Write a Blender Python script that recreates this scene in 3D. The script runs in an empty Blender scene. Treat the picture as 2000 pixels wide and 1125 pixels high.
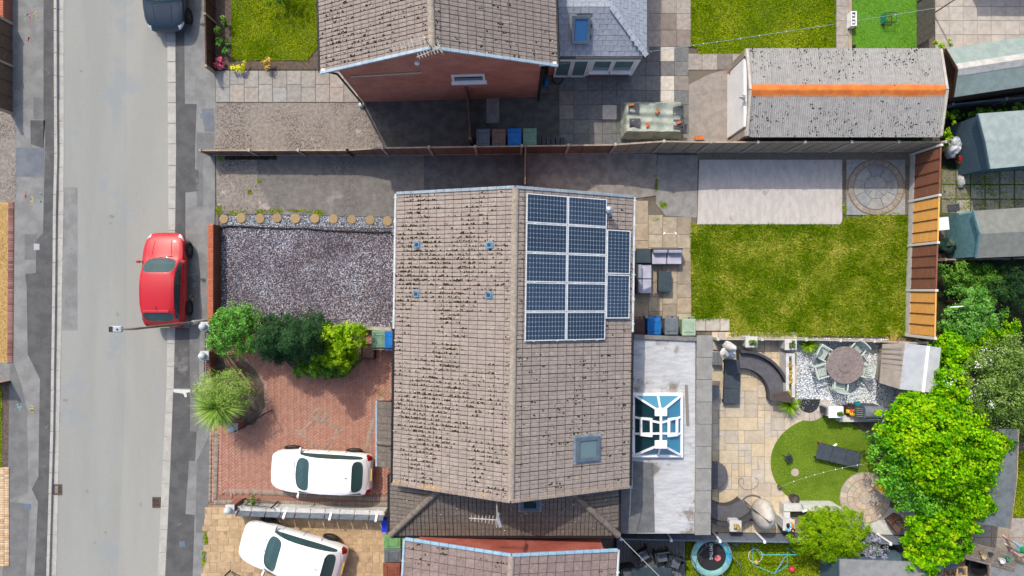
import bpy, bmesh, math, random
import numpy as np
from mathutils import Vector, Matrix
R = random.Random(7); NR = np.random.default_rng(7)
sc = bpy.context.scene
COL = sc.collection
# ------------------------------------------------------------------ camera, sky, sun, exposure
HC, FPX = 29.6, 1333.333
cam = bpy.data.cameras.new('camera'); cam.lens = 24; cam.sensor_width = 36; cam.clip_end = 2000
camo = bpy.data.objects.new('camera', cam); COL.objects.link(camo); camo.location = (0, 0, HC); sc.camera = camo
SH = (0.41, -0.79)                      # ground shadow per metre of height
SUNDIR = Vector((SH[0], SH[1], -1)).normalized()
world = bpy.data.worlds.new('World'); sc.world = world; world.use_nodes = True
wn = world.node_tree.nodes; wl = world.node_tree.links
sky = wn.new('ShaderNodeTexSky'); sky.sky_type = 'NISHITA'; sky.sun_disc = False
sky.sun_elevation = math.asin(-SUNDIR.z); sky.sun_rotation = math.atan2(-SH[0], -SH[1]); sky.air_density = 1.0; sky.dust_density = 3.0
wl.new(sky.outputs[0], wn['Background'].inputs[0]); wn['Background'].inputs[1].default_value = 0.15
sun = bpy.data.lights.new('sun', 'SUN'); sun.energy = 2.3; sun.angle = math.radians(0.5); sun.color = (1, .915, .78)
suno = bpy.data.objects.new('sun', sun); COL.objects.link(suno); suno.rotation_euler = SUNDIR.to_track_quat('-Z', 'Y').to_euler()
suno.location = (-10, 18, 40)
sc.view_settings.view_transform = 'Standard'; sc.view_settings.look = 'None'; sc.view_settings.gamma = 1
sc.view_settings.exposure = 0.62; sc.view_settings.use_curve_mapping = False
# ------------------------------------------------------------------ helpers
def G(px, py, z=0.0):
    """survey point: plan position of a feature seen at photo pixel (px,py) whose height is z"""
    k = (HC - z) / FPX
    return Vector(((px - 1000) * k, (562.5 - py) * k, z))
def GP(pts, z=0.0): return [G(x, y, z) for x, y in pts]
def lin(c): c = c / 255; return c / 12.92 if c <= .04045 else ((c + .055) / 1.055) ** 2.4
def S(r, g, b, k=1.35): return (min(lin(r) / k, .82), min(lin(g) / k, .82), min(lin(b) / k, .82), 1)

class MB:
    def __init__(s): s.v = []; s.f = []; s.m = []
    def add(s, vs, fs, M=None, mi=0):
        o = len(s.v)
        s.v += [tuple(M @ Vector(v)) if M else tuple(v) for v in vs]
        s.f += [tuple(i + o for i in f) for f in fs]; s.m += [mi] * len(fs); return s
    def box(s, c, d, rz=0, M=None, mi=0, taper=1):
        x, y, z = d[0] / 2, d[1] / 2, d[2] / 2; t = taper
        vs = [(-x, -y, -z), (x, -y, -z), (x, y, -z), (-x, y, -z), (-x * t, -y * t, z), (x * t, -y * t, z), (x * t, y * t, z), (-x * t, y * t, z)]
        T = Matrix.Translation(c) @ Matrix.Rotation(rz, 4, 'Z')
        return s.add(vs, [(3, 2, 1, 0), (4, 5, 6, 7), (0, 1, 5, 4), (1, 2, 6, 5), (2, 3, 7, 6), (3, 0, 4, 7)], (M @ T) if M else T, mi)
    def prism(s, pts, z0, z1, M=None, mi=0):
        p = [(a[0], a[1]) for a in pts]
        ar = sum(p[i][0] * p[(i + 1) % len(p)][1] - p[(i + 1) % len(p)][0] * p[i][1] for i in range(len(p)))
        if ar < 0: p = p[::-1]
        n = len(p)
        vs = [(x, y, z0) for x, y in p] + [(x, y, z1) for x, y in p]
        return s.add(vs, [tuple(range(n, 2 * n)), tuple(range(n - 1, -1, -1))] + [(i, (i + 1) % n, n + (i + 1) % n, n + i) for i in range(n)], M, mi)
    def bar(s, a, b, w, h, mi=0, up=(0, 0, 1)):
        a, b = Vector(a), Vector(b); d = b - a; L = d.length; d.normalize()
        u = Vector(up); 
        if abs(d.dot(u)) > .98: u = Vector((1, 0, 0))
        sd = d.cross(u).normalized(); u = sd.cross(d)
        vs = []
        for p in (a, b):
            for i, j in ((-1, -1), (1, -1), (1, 1), (-1, 1)): vs.append(p + sd * (i * w / 2) + u * (j * h / 2))
        return s.add(vs, [(3, 2, 1, 0), (4, 5, 6, 7), (0, 1, 5, 4), (1, 2, 6, 5), (2, 3, 7, 6), (3, 0, 4, 7)], None, mi)
    def tube(s, path, r, n=6, closed=False, mi=0):
        P = [Vector(p) for p in path]; vs = []; fs = []; N = len(P)
        for i, p in enumerate(P):
            if closed: d = P[(i + 1) % N] - P[i - 1]
            else: d = P[min(i + 1, N - 1)] - P[max(i - 1, 0)]
            d.normalize(); u = Vector((0, 0, 1)) if abs(d.z) < .9 else Vector((1, 0, 0))
            a = d.cross(u).normalized(); b = a.cross(d)
            rr = r[i] if isinstance(r, (list, tuple)) else r
            for k in range(n): t = 2 * math.pi * k / n; vs.append(p + (a * math.cos(t) + b * math.sin(t)) * rr)
        for i in range(N if closed else N - 1):
            for k in range(n):
                a0 = i * n + k; a1 = i * n + (k + 1) % n; j = (i + 1) % N
                fs.append((a0, a1, j * n + (k + 1) % n, j * n + k))
        if not closed: fs += [tuple(range(n))[::-1], tuple(range((N - 1) * n, N * n))]
        return s.add(vs, fs, None, mi)
    def lathe(s, prof, c=(0, 0, 0), n=16, M=None, mi=0, sx=1, sy=1):
        vs = []; fs = []; m = len(prof)
        for r, z in prof:
            for k in range(n): t = 2 * math.pi * k / n; vs.append((c[0] + r * sx * math.cos(t), c[1] + r * sy * math.sin(t), c[2] + z))
        for i in range(m - 1):
            for k in range(n): fs.append((i * n + k, i * n + (k + 1) % n, (i + 1) * n + (k + 1) % n, (i + 1) * n + k))
        fs += [tuple(range(n))[::-1], tuple(range((m - 1) * n, m * n))]
        return s.add(vs, fs, M, mi)
    def blob(s, c, r, n=8, m=5, jit=.15, rng=R, M=None, mi=0):
        r = (r, r, r) if not isinstance(r, (tuple, list)) else r
        vs = []; fs = []
        for i in range(1, m):
            ph = math.pi * i / m
            for k in range(n):
                t = 2 * math.pi * k / n; q = 1 + rng.uniform(-jit, jit)
                vs.append((c[0] + r[0] * math.sin(ph) * math.cos(t) * q, c[1] + r[1] * math.sin(ph) * math.sin(t) * q, c[2] - r[2] * math.cos(ph) * q))
        b = len(vs); vs += [(c[0], c[1], c[2] - r[2]), (c[0], c[1], c[2] + r[2])]
        for i in range(m - 2):
            for k in range(n): fs.append((i * n + k, i * n + (k + 1) % n, (i + 1) * n + (k + 1) % n, (i + 1) * n + k))
        for k in range(n): fs.append((b, (k + 1) % n, k)); fs.append((b + 1, (m - 2) * n + k, (m - 2) * n + (k + 1) % n))
        return s.add(vs, fs, M, mi)
    def mesh(s, name, mats, smooth=False):
        me = bpy.data.meshes.new(name); me.from_pydata(s.v, [], s.f)
        for m in (mats if isinstance(mats, (list, tuple)) else [mats]): me.materials.append(m)
        if any(s.m): me.polygons.foreach_set('material_index', s.m)
        me.update()
        if smooth: me.polygons.foreach_set('use_smooth', [True] * len(me.polygons)); me.set_sharp_from_angle(angle=.8)
        return me
    def build(s, name, mats, parent=None, smooth=False, bevel=0):
        return place(name, s.mesh(name, mats, smooth), parent, bevel)

WB = {}          # roots whose parts are modelled in world coordinates
def place(name, me, parent=None, bevel=0, M=None):
    o = bpy.data.objects.new(name, me); COL.objects.link(o)
    if parent is not None:
        o.parent = parent
        if parent.name in WB: o.matrix_parent_inverse = Matrix.Translation(-WB[parent.name])
        if M is not None: o.matrix_basis = M
    elif M is not None: o.matrix_basis = M
    else:
        n = len(me.vertices)
        if n:
            co = np.empty(n * 3, np.float32); me.vertices.foreach_get('co', co); co = co.reshape(-1, 3)
            c = np.array([(co[:, 0].min() + co[:, 0].max()) / 2, (co[:, 1].min() + co[:, 1].max()) / 2, co[:, 2].min()])
            co = co - c; me.vertices.foreach_set('co', co.astype(np.float32).ravel()); me.update(); o.location = c
    if bevel:
        b = o.modifiers.new('bevel', 'BEVEL'); b.width = bevel; b.segments = 2; b.limit_method = 'ANGLE'
    return o
def tag(o, label, cat, group=None):
    o['label'] = label; o['category'] = cat
    if group: o['group'] = group
    return o
def thing(name, label, cat, loc, group=None, local=False, rz=0):
    o = bpy.data.objects.new(name, None); COL.objects.link(o); o.location = loc; o.rotation_euler = (0, 0, rz); o.empty_display_size = .2
    if not local: WB[o.name] = Vector(loc)
    return tag(o, label, cat, group)
def struct(o): o['kind'] = 'structure'; return o
def stuff(o): o['kind'] = 'stuff'; return o
def dup(root, loc, rz, label=None, group=None):
    def cp(o, par):
        c = o.copy(); COL.objects.link(c); c.parent = par
        for ch in o.children: cp(ch, c)
        return c
    r = cp(root, None); r.location = loc; r.rotation_euler = (0, 0, rz)
    if label: r['label'] = label
    if group: r['group'] = group
    return r
def inpoly(x, y, poly):
    c = False; n = len(poly); j = n - 1
    for i in range(n):
        xi, yi = poly[i][0], poly[i][1]; xj, yj = poly[j][0], poly[j][1]
        if (yi > y) != (yj > y) and x < (xj - xi) * (y - yi) / (yj - yi) + xi: c = not c
        j = i
    return c
def inpoly_np(X, Y, poly):
    c = np.zeros(len(X), bool); n = len(poly); j = n - 1
    for i in range(n):
        xi, yi = poly[i][0], poly[i][1]; xj, yj = poly[j][0], poly[j][1]
        if yi != yj:
            c ^= ((yi > Y) != (yj > Y)) & (X < (xj - xi) * (Y - yi) / (yj - yi) + xi)
        j = i
    return c
def scatter(poly, n):
    xs = [p[0] for p in poly]; ys = [p[1] for p in poly]
    X = NR.uniform(min(xs), max(xs), n * 3); Y = NR.uniform(min(ys), max(ys), n * 3)
    k = inpoly_np(X, Y, poly); X, Y = X[k], Y[k]
    box = (max(xs) - min(xs)) * (max(ys) - min(ys)); m = int(n * max(k.mean(), .02)) if False else n
    return X[:m], Y[:m]
def fastmesh(name, V, F, mats, attr=None, smooth=False):
    V = np.asarray(V, np.float32); F = np.asarray(F, np.int32); k = F.shape[1]
    me = bpy.data.meshes.new(name); me.vertices.add(len(V)); me.vertices.foreach_set('co', V.ravel())
    me.loops.add(F.size); me.loops.foreach_set('vertex_index', F.ravel())
    me.polygons.add(len(F)); me.polygons.foreach_set('loop_start', np.arange(0, F.size, k, dtype=np.int32))
    me.polygons.foreach_set('loop_total', np.full(len(F), k, np.int32))
    if attr is not None:
        a = me.attributes.new('rnd', 'FLOAT', 'FACE'); a.data.foreach_set('value', np.asarray(attr, np.float32))
    for m in (mats if isinstance(mats, (list, tuple)) else [mats]): me.materials.append(m)
    if smooth: me.polygons.foreach_set('use_smooth', np.ones(len(F), bool))
    me.update(calc_edges=True); me.validate(); return me
# ------------------------------------------------------------------ materials
MATS = {}
def _nt(name):
    m = bpy.data.materials.new(name); m.use_nodes = True; nt = m.node_tree
    return m, nt, nt.nodes['Principled BSDF']
def _mix(nt, f, a, b, mode='MIX'):
    n = nt.nodes.new('ShaderNodeMix'); n.data_type = 'RGBA'; n.blend_type = mode
    for sck, v in ((n.inputs[0], f), (n.inputs[6], a), (n.inputs[7], b)):
        if hasattr(v, 'is_linked'): nt.links.new(v, sck)
        else: sck.default_value = v
    return n.outputs[2]
def _noise(nt, vec, scale, detail=6, rough=.6):
    n = nt.nodes.new('ShaderNodeTexNoise'); n.inputs['Scale'].default_value = scale; n.inputs['Detail'].default_value = detail
    n.inputs['Roughness'].default_value = rough; nt.links.new(vec, n.inputs['Vector']); return n.outputs[0]
def _ramp(nt, v, a, b):
    n = nt.nodes.new('ShaderNodeMapRange'); n.inputs[1].default_value = a; n.inputs[2].default_value = b; n.clamp = True
    n.interpolation_type = 'SMOOTHSTEP'; nt.links.new(v, n.inputs[0]); return n.outputs[0]
def mat(name, c1, c2=None, scale=3, rough=.85, bump=0, bscale=60, c3=None, s3=25, t3=.6, rnd=0, attr=False, metal=0, spec=.3,
        stretch=None, lo=.38, hi=.62, c4=None, s4=1.2, t4=.58, hue=0, fine=None, patch=0):
    if name in MATS: return MATS[name]
    m, nt, b = _nt(name); L = nt.links
    g = nt.nodes.new('ShaderNodeNewGeometry'); vec = g.outputs['Position']
    if rnd and not attr:       # loose pieces: shift the grain from piece to piece
        oi = nt.nodes.new('ShaderNodeObjectInfo'); va = nt.nodes.new('ShaderNodeVectorMath'); va.operation = 'MULTIPLY_ADD'
        L.new(oi.outputs['Random'], va.inputs[0]); va.inputs[1].default_value = (37, 51, 13); L.new(vec, va.inputs[2]); vec = va.outputs[0]
    if stretch:
        mp = nt.nodes.new('ShaderNodeMapping'); mp.inputs['Scale'].default_value = stretch; L.new(vec, mp.inputs[0]); vs = mp.outputs[0]
    else: vs = vec
    col = c1
    if c2: col = _mix(nt, _ramp(nt, _noise(nt, vs, scale), lo, hi), c1, c2)
    if c4: col = _mix(nt, _ramp(nt, _noise(nt, vec, s4, 9, .65), t4, t4 + .1), col, c4)
    if c3:
        f3 = _ramp(nt, _noise(nt, vs, s3, 10, .72), t3, t3 + .14)
        if patch:
            mu = nt.nodes.new('ShaderNodeMath'); mu.operation = 'MULTIPLY'; L.new(f3, mu.inputs[0]); L.new(_ramp(nt, _noise(nt, vec, patch, 6), .42, .62), mu.inputs[1]); f3 = mu.outputs[0]
        col = _mix(nt, f3, col, c3)
    fine = (.16 if rough > .8 else 0) if fine is None else fine
    if fine:
        mf = nt.nodes.new('ShaderNodeMapRange'); mf.inputs[1].default_value = .3; mf.inputs[2].default_value = .7; mf.inputs[3].default_value = 1 - fine; mf.inputs[4].default_value = 1 + fine; L.new(_noise(nt, vec, 16, 10, .8), mf.inputs[0])
        col = _mix(nt, 1.0, col, mf.outputs[0], 'MULTIPLY')
    if rnd:
        if attr:
            a = nt.nodes.new('ShaderNodeAttribute'); a.attribute_name = 'rnd'; rv = a.outputs['Fac']
        else: rv = oi.outputs['Random']
        mr = nt.nodes.new('ShaderNodeMapRange'); mr.inputs[3].default_value = 1 - rnd; mr.inputs[4].default_value = 1 + rnd; L.new(rv, mr.inputs[0])
        h = nt.nodes.new('ShaderNodeHueSaturation'); L.new(mr.outputs[0], h.inputs['Value'])
        if hue:
            mh = nt.nodes.new('ShaderNodeMath'); mh.operation = 'MULTIPLY_ADD'; wnz = nt.nodes.new('ShaderNodeTexWhiteNoise'); wnz.noise_dimensions = '1D'
            L.new(rv, wnz.inputs['W']); L.new(wnz.outputs[0], mh.inputs[0]); mh.inputs[1].default_value = hue; mh.inputs[2].default_value = .5 - hue / 2; L.new(mh.outputs[0], h.inputs['Hue'])
        if hasattr(col, 'is_linked'): L.new(col, h.inputs['Color'])
        else: h.inputs['Color'].default_value = col
        col = h.outputs[0]
    if hasattr(col, 'is_linked'): L.new(col, b.inputs['Base Color'])
    else: b.inputs['Base Color'].default_value = col
    b.inputs['Roughness'].default_value = rough; b.inputs['Metallic'].default_value = metal; b.inputs['Specular IOR Level'].default_value = spec
    if bump:
        bp = nt.nodes.new('ShaderNodeBump'); bp.inputs['Strength'].default_value = bump; bp.inputs['Distance'].default_value = .02
        L.new(_noise(nt, vs, bscale, 4), bp.inputs['Height']); L.new(bp.outputs[0], b.inputs['Normal'])
    MATS[name] = m; return m
def ramp3(name, cols, rough=.55, trans=.25, spec=.25, world=0, gain=None):
    """leaf / chip colour picked per face from attribute rnd"""
    if name in MATS: return MATS[name]
    m, nt, b = _nt(name); L = nt.links
    a = nt.nodes.new('ShaderNodeAttribute'); a.attribute_name = 'rnd'
    r = nt.nodes.new('ShaderNodeValToRGB'); e = r.color_ramp.elements
    for i, c in enumerate(cols):
        el = e[i] if i < 2 else e.new(1.0)
        gn = gain or (1.75 if trans else 1.0); el.position = i / (len(cols) - 1); el.color = tuple(min(q * gn, .85) for q in c[:3]) + (1,)
    fac = a.outputs['Fac']
    if world:
        g = nt.nodes.new('ShaderNodeNewGeometry'); nz = _noise(nt, g.outputs['Position'], world, 5)
        ma = nt.nodes.new('ShaderNodeMath'); ma.operation = 'MULTIPLY_ADD'; L.new(nz, ma.inputs[0]); ma.inputs[1].default_value = 2.2; ma.inputs[2].default_value = -1.1
        mb = nt.nodes.new('ShaderNodeMath'); mb.operation = 'ADD'; L.new(ma.outputs[0], mb.inputs[0]); L.new(fac, mb.inputs[1]); mb.use_clamp = True; fac = mb.outputs[0]
    L.new(fac, r.inputs[0]); L.new(r.outputs[0], b.inputs['Base Color'])
    b.inputs['Roughness'].default_value = rough; b.inputs['Specular IOR Level'].default_value = spec * .35
    if trans:
        t = nt.nodes.new('ShaderNodeBsdfTranslucent'); L.new(r.outputs[0], t.inputs[0]); mx = nt.nodes.new('ShaderNodeMixShader'); mx.inputs[0].default_value = trans
        L.new(b.outputs[0], mx.inputs[1]); L.new(t.outputs[0], mx.inputs[2]); L.new(mx.outputs[0], nt.nodes['Material Output'].inputs[0])
    MATS[name] = m; return m
def brickmat(name, c1, c2, mortar, axis='wall', bw=.225, rh=.075):
    if name in MATS: return MATS[name]
    m, nt, b = _nt(name); L = nt.links
    g = nt.nodes.new('ShaderNodeNewGeometry'); sp = nt.nodes.new('ShaderNodeSeparateXYZ'); L.new(g.outputs['Position'], sp.inputs[0])
    ad = nt.nodes.new('ShaderNodeMath'); ad.operation = 'ADD'; L.new(sp.outputs[0], ad.inputs[0]); L.new(sp.outputs[1], ad.inputs[1])
    cb = nt.nodes.new('ShaderNodeCombineXYZ'); L.new(ad.outputs[0], cb.inputs[0]); L.new(sp.outputs[2], cb.inputs[1])
    br = nt.nodes.new('ShaderNodeTexBrick'); br.inputs['Scale'].default_value = 1; br.inputs['Brick Width'].default_value = bw; br.inputs['Row Height'].default_value = rh
    br.inputs['Mortar Size'].default_value = .006; br.inputs['Color1'].default_value = c1; br.inputs['Color2'].default_value = c2; br.inputs['Mortar'].default_value = mortar
    L.new(cb.outputs[0], br.inputs['Vector'])
    n = _ramp(nt, _noise(nt, g.outputs['Position'], 1.5), .35, .7); col = _mix(nt, n, br.outputs[0], tuple(x * .7 for x in c1[:3]) + (1,))
    L.new(col, b.inputs['Base Color']); b.inputs['Roughness'].default_value = .9
    bp = nt.nodes.new('ShaderNodeBump'); bp.inputs['Strength'].default_value = .5; bp.inputs['Distance'].default_value = .01; bp.invert = True
    L.new(br.outputs['Fac'], bp.inputs['Height']); L.new(bp.outputs[0], b.inputs['Normal'])
    MATS[name] = m; return m
def glassmat(name, c, rough=.04, alpha=.0):
    if name in MATS: return MATS[name]
    m, nt, b = _nt(name); b.inputs['Base Color'].default_value = c; b.inputs['Roughness'].default_value = rough; b.inputs['IOR'].default_value = 1.5
    b.inputs['Specular IOR Level'].default_value = .7
    if alpha:
        t = nt.nodes.new('ShaderNodeBsdfTransparent'); t.inputs[0].default_value = (.8, .93, .95, 1); mx = nt.nodes.new('ShaderNodeMixShader'); mx.inputs[0].default_value = alpha
        nt.links.new(b.outputs[0], mx.inputs[1]); nt.links.new(t.outputs[0], mx.inputs[2]); nt.links.new(mx.outputs[0], nt.nodes['Material Output'].inputs[0])
    MATS[name] = m; return m
def paint(name, c, coat=1, rough=.35, metal=0):
    if name in MATS: return MATS[name]
    m, nt, b = _nt(name); b.inputs['Base Color'].default_value = c; b.inputs['Roughness'].default_value = rough; b.inputs['Metallic'].default_value = metal
    b.inputs['Coat Weight'].default_value = coat; b.inputs['Coat Roughness'].default_value = .05
    MATS[name] = m; return m
# plain materials used all over
white = mat('white_upvc', (.8, .81, .82, 1), (.74, .75, .76, 1), 2, .4)
black = mat('black_plastic', (.012, .012, .014, 1), None, rough=.5)
dkgrey = mat('dark_grey_plastic', (.04, .045, .05, 1), (.055, .06, .065, 1), 6, .55)
concpost = mat('concrete_post', S(198, 192, 182), S(165, 158, 150), 5, .9, .3, 90)
soil = mat('soil', S(116, 102, 92), S(92, 80, 71), 8, .95, .8, 50, c3=S(120, 108, 96), s3=40, t3=.62)
lead = mat('lead_flashing', S(150, 165, 178), S(120, 135, 148), 6, .5, spec=.5)
steel = mat('galvanised_steel', S(190, 195, 198), S(160, 165, 170), 8, .4, metal=.6)
wood_dark = mat('dark_stained_timber', S(92, 66, 54), S(70, 50, 42), 6, .85, .3, 60, stretch=(1, 1, 8))
# ------------------------------------------------------------------ vegetation and ground-cover scatter
def leaves(P, N, size, asp=.55, jit=.6, fold=.25, up=.35):
    n = len(P); N = N + NR.normal(0, jit, (n, 3)); N[:, 2] += up; N /= np.linalg.norm(N, axis=1)[:, None] + 1e-9
    T = NR.normal(0, 1, (n, 3)); T -= (T * N).sum(1)[:, None] * N; T /= np.linalg.norm(T, axis=1)[:, None] + 1e-9
    B = np.cross(N, T); s = (size * NR.uniform(.6, 1.3, n))[:, None]
    V = np.empty((n, 4, 3)); V[:, 0] = P - T * s * .5; V[:, 1] = P + B * s * asp * .5 + N * s * fold * .5
    V[:, 2] = P + T * s * .5; V[:, 3] = P - B * s * asp * .5 + N * s * fold * .5
    b = np.arange(n)[:, None] * 4
    F = np.concatenate([b + [0, 1, 2], b + [0, 2, 3]], 1).reshape(-1, 3)
    return V.reshape(-1, 3), F
def crown(name, parent, ells, n, size, m, asp=.55, lump=.3, lf=3.0, jit=.6, depth=.55, seed=0, up=.35, clump=None):
    """leaves in clumps spread over the ellipsoids' shells; gaps between clumps stay dark"""
    vols = np.array([e[1][0] * e[1][1] + e[1][2] * (e[1][0] + e[1][1]) for e in ells]); vols = vols / vols.sum()
    rm = np.mean([min(e[1]) for e in ells]); cr = clump or max(min(rm * .34, .3), size * 1.2); per = 46; P = []; N = []; A = []
    for (c, r), w in zip(ells, vols):
        k = max(int(n * w / per), 5); D = NR.normal(0, 1, (k, 3)); D[:, 2] = np.where(D[:, 2] < -.3, -D[:, 2], D[:, 2]); D /= np.linalg.norm(D, axis=1)[:, None]
        q = seed + np.array(c).sum()
        lm = np.sin(D[:, 0] * lf * 2.1 + q) * np.sin(D[:, 1] * lf * 2.7 + q * 1.7)
        rad = 1 + lump * lm * .45 - depth * NR.uniform(0, 1, k) ** 2 + NR.normal(0, .06, k)
        C = np.array(c) + D * np.array(r) * rad[:, None]; cs = cr * NR.uniform(.55, 1.35, k)
        E_ = NR.normal(0, 1, (k, per, 3)) + D[:, None, :] * .7 + np.array([0, 0, .5]); E_ /= np.linalg.norm(E_, axis=2)[..., None]
        rr = NR.uniform(.35, 1.05, (k, per, 1)); P.append((C[:, None, :] + E_ * rr * cs[:, None, None]).reshape(-1, 3)); N.append((E_ + D[:, None, :] * .3).reshape(-1, 3))
        A.append(np.clip(NR.uniform(.15, .8, k)[:, None] + (rr[..., 0] - .8) * .35 + NR.normal(0, .14, (k, per)), 0, 1).ravel())
    P = np.concatenate(P); N = np.concatenate(N); A = np.concatenate(A); kz = P[:, 2] > .03; P, N, A = P[kz], N[kz], A[kz]
    V, F = leaves(P, N, size, asp, jit, up=up)
    return place(name, fastmesh(name, V, F, m, np.repeat(A, 2)), parent)
def trunk(parent, c, h, r, spread=.5, nl=5, m=None, name='trunk'):
    mb = MB(); c = Vector(c); mb.tube([c, c + Vector((.02, .03, h * .5)), c + Vector((0, 0, h))], [r, r * .8, r * .5], 7)
    for k in range(nl):
        t = 2 * math.pi * k / nl + R.uniform(-.3, .3); q = c + Vector((0, 0, h * R.uniform(.35, .8)))
        e = Vector((math.cos(t) * spread, math.sin(t) * spread, h * .45)); mb.tube([q, q + e * .5 + Vector((0, 0, .05)), q + e], [r * .45, r * .3, r * .12], 5)
    return mb.build(name, m or MATS['bark'], parent, True)
mat('bark', S(95, 80, 66), S(70, 58, 48), 14, .95, .6, 40)
def shrub(name, label, cat, ells, n, size, m, group=None, th=None, trunkr=.04, **kw):
    c = ells[0][0]; r = ells[0][1]; base = Vector((c[0], c[1], kw.pop('z0', 0.0)))
    t = thing(name, label, cat, base, group); crown('crown', t, ells, n, size, m, **kw)
    trunk(t, base, max(th or c[2], .12), trunkr, spread=min(r[0], r[1]) * .5); return t
def grass(name, poly, dens, m, z=0, length=.08, width=.016, parent=None, lean=1.15):
    ar = 0
    for i in range(len(poly)): a, b = poly[i], poly[(i + 1) % len(poly)]; ar += a[0] * b[1] - b[0] * a[1]
    ar = abs(ar) / 2; n = int(ar * dens); X, Y = scatter(poly, n); n = len(X)
    # tufts: pull the blades towards wandering tuft centres
    Lh = length * NR.uniform(.5, 1.3, n) * (1 + .35 * np.sin(X * 2.3 + 1.3 * np.sin(Y * 1.7)) * np.sin(Y * 2.1 + X))
    t = NR.uniform(0, 2 * np.pi, n); l = NR.uniform(.2, 1.2, n) * lean; w = width * NR.uniform(.6, 1.3, n); t2 = t + np.pi / 2 + NR.uniform(-.5, .5, n)
    P = np.stack([X, Y, np.full(n, z)], 1); V = np.empty((n, 3, 3))
    D = np.stack([np.cos(t2) * w, np.sin(t2) * w, np.zeros(n)], 1); V[:, 0] = P - D; V[:, 1] = P + D
    V[:, 2] = P + np.stack([np.cos(t) * Lh * np.sin(l), np.sin(t) * Lh * np.sin(l), Lh * np.cos(l)], 1)
    F = np.arange(n * 3).reshape(-1, 3)
    return stuff(place(name, fastmesh(name, V.reshape(-1, 3), F, m, NR.uniform(0, 1, n)), parent))
OCT = np.array([(1, 0, 0), (-1, 0, 0), (0, 1, 0), (0, -1, 0), (0, 0, 1), (0, 0, -1)], float)
OCF = np.array([(0, 2, 4), (2, 1, 4), (1, 3, 4), (3, 0, 4), (2, 0, 5), (1, 2, 5), (3, 1, 5), (0, 3, 5)])
def chips(name, poly, n, size, m, z=0.0, parent=None, flat=.5, zs=None):
    X, Y = scatter(poly, n); n = len(X); s = size * NR.uniform(.55, 1.4, n)
    V = OCT[None] * np.stack([s * NR.uniform(.6, 1.2, n), s * NR.uniform(.45, .8, n), s * flat * NR.uniform(.5, 1.2, n)], 1)[:, None, :]
    V = V + NR.normal(0, .18, V.shape) * s[:, None, None]
    a = NR.uniform(0, 2 * np.pi, n); b = NR.normal(0, .4, n); ca, sa, cb, sb = np.cos(a), np.sin(a), np.cos(b), np.sin(b)
    x, y, q = V[..., 0].copy(), V[..., 1].copy(), V[..., 2].copy()
    y2 = y * cb[:, None] - q * sb[:, None]; q2 = y * sb[:, None] + q * cb[:, None]
    V[..., 0] = x * ca[:, None] - y2 * sa[:, None] + X[:, None]; V[..., 1] = x * sa[:, None] + y2 * ca[:, None] + Y[:, None]
    V[..., 2] = q2 + z + s[:, None] * flat * .4 + (NR.uniform(0, .012, n)[:, None])
    F = (OCF[None] + (np.arange(n) * 6)[:, None, None]).reshape(-1, 3)
    return stuff(place(name, fastmesh(name, V.reshape(-1, 3), F, m, np.repeat(NR.uniform(0, 1, n), 8)), parent))
def spikes(name, parent, c, n, L, w, m, tilt=(.15, 1.4), droop=.5, z0=.0):
    """strap leaves fanning from a point"""
    V = []; F = []; A = []
    for i in range(n):
        t = NR.uniform(0, 2 * np.pi); ti = NR.uniform(*tilt); l = L * NR.uniform(.7, 1.15); d = np.array([math.cos(t), math.sin(t), 0]); sd = np.array([-d[1], d[0], 0])
        b = len(V); p = np.array(c, float) + d * .03; k = 5
        for j in range(k):
            q = j / (k - 1); a = ti + droop * q * q; ww = w * (.6 + 1.0 * q if q < .4 else 1.0 * (1 - q) / .6 + .02)
            V += [tuple(p - sd * ww), tuple(p + sd * ww)]; p = p + (d * math.sin(a) + np.array([0, 0, math.cos(a)])) * l / (k - 1)
        for j in range(k - 1): F.append((b + 2 * j, b + 2 * j + 1, b + 2 * j + 3, b + 2 * j + 2)); A.append(NR.uniform(0, 1) if j == 0 else A[-1])
    return place(name, fastmesh(name, V, F, m, A), parent)
# ================================================================== the setting: ground, road, pavements, paving, lawns
def slab(name, pts, z, m, thick=.12, px=True):
    mb = MB(); P = GP(pts, z) if px else pts
    mb.prism(P, z - thick, z); o = mb.build(name, m); WB[o.name] = Vector(o.location); return struct(o)
def unit(m, ch=.02):
    k = ('unit', m.name, ch)
    if k not in MATS:
        mb = MB(); a = .5 - ch
        vs = [(-.5, -.5, 0), (.5, -.5, 0), (.5, .5, 0), (-.5, .5, 0), (-.5, -.5, .8), (.5, -.5, .8), (.5, .5, .8), (-.5, .5, .8), (-a, -a, 1), (a, -a, 1), (a, a, 1), (-a, a, 1)]
        mb.add(vs, [(3, 2, 1, 0), (0, 1, 5, 4), (1, 2, 6, 5), (2, 3, 7, 6), (3, 0, 4, 7), (4, 5, 9, 8), (5, 6, 10, 9), (6, 7, 11, 10), (7, 4, 8, 11), (8, 9, 10, 11)])
        MATS[k] = mb.mesh('piece', m)
    return MATS[k]
def piece(name, parent, c, d, m, rz=0, z0=0, ch=.02):
    """one flat piece (slab, brick, sett): plan centre c, size d (w, l, thickness), bottom at z0"""
    M = Matrix.Translation((c[0], c[1], z0)) @ Matrix.Rotation(rz, 4, 'Z') @ Matrix.Diagonal((d[0], d[1], d[2], 1))
    return place(name, unit(m, ch), parent, M=M)
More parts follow.
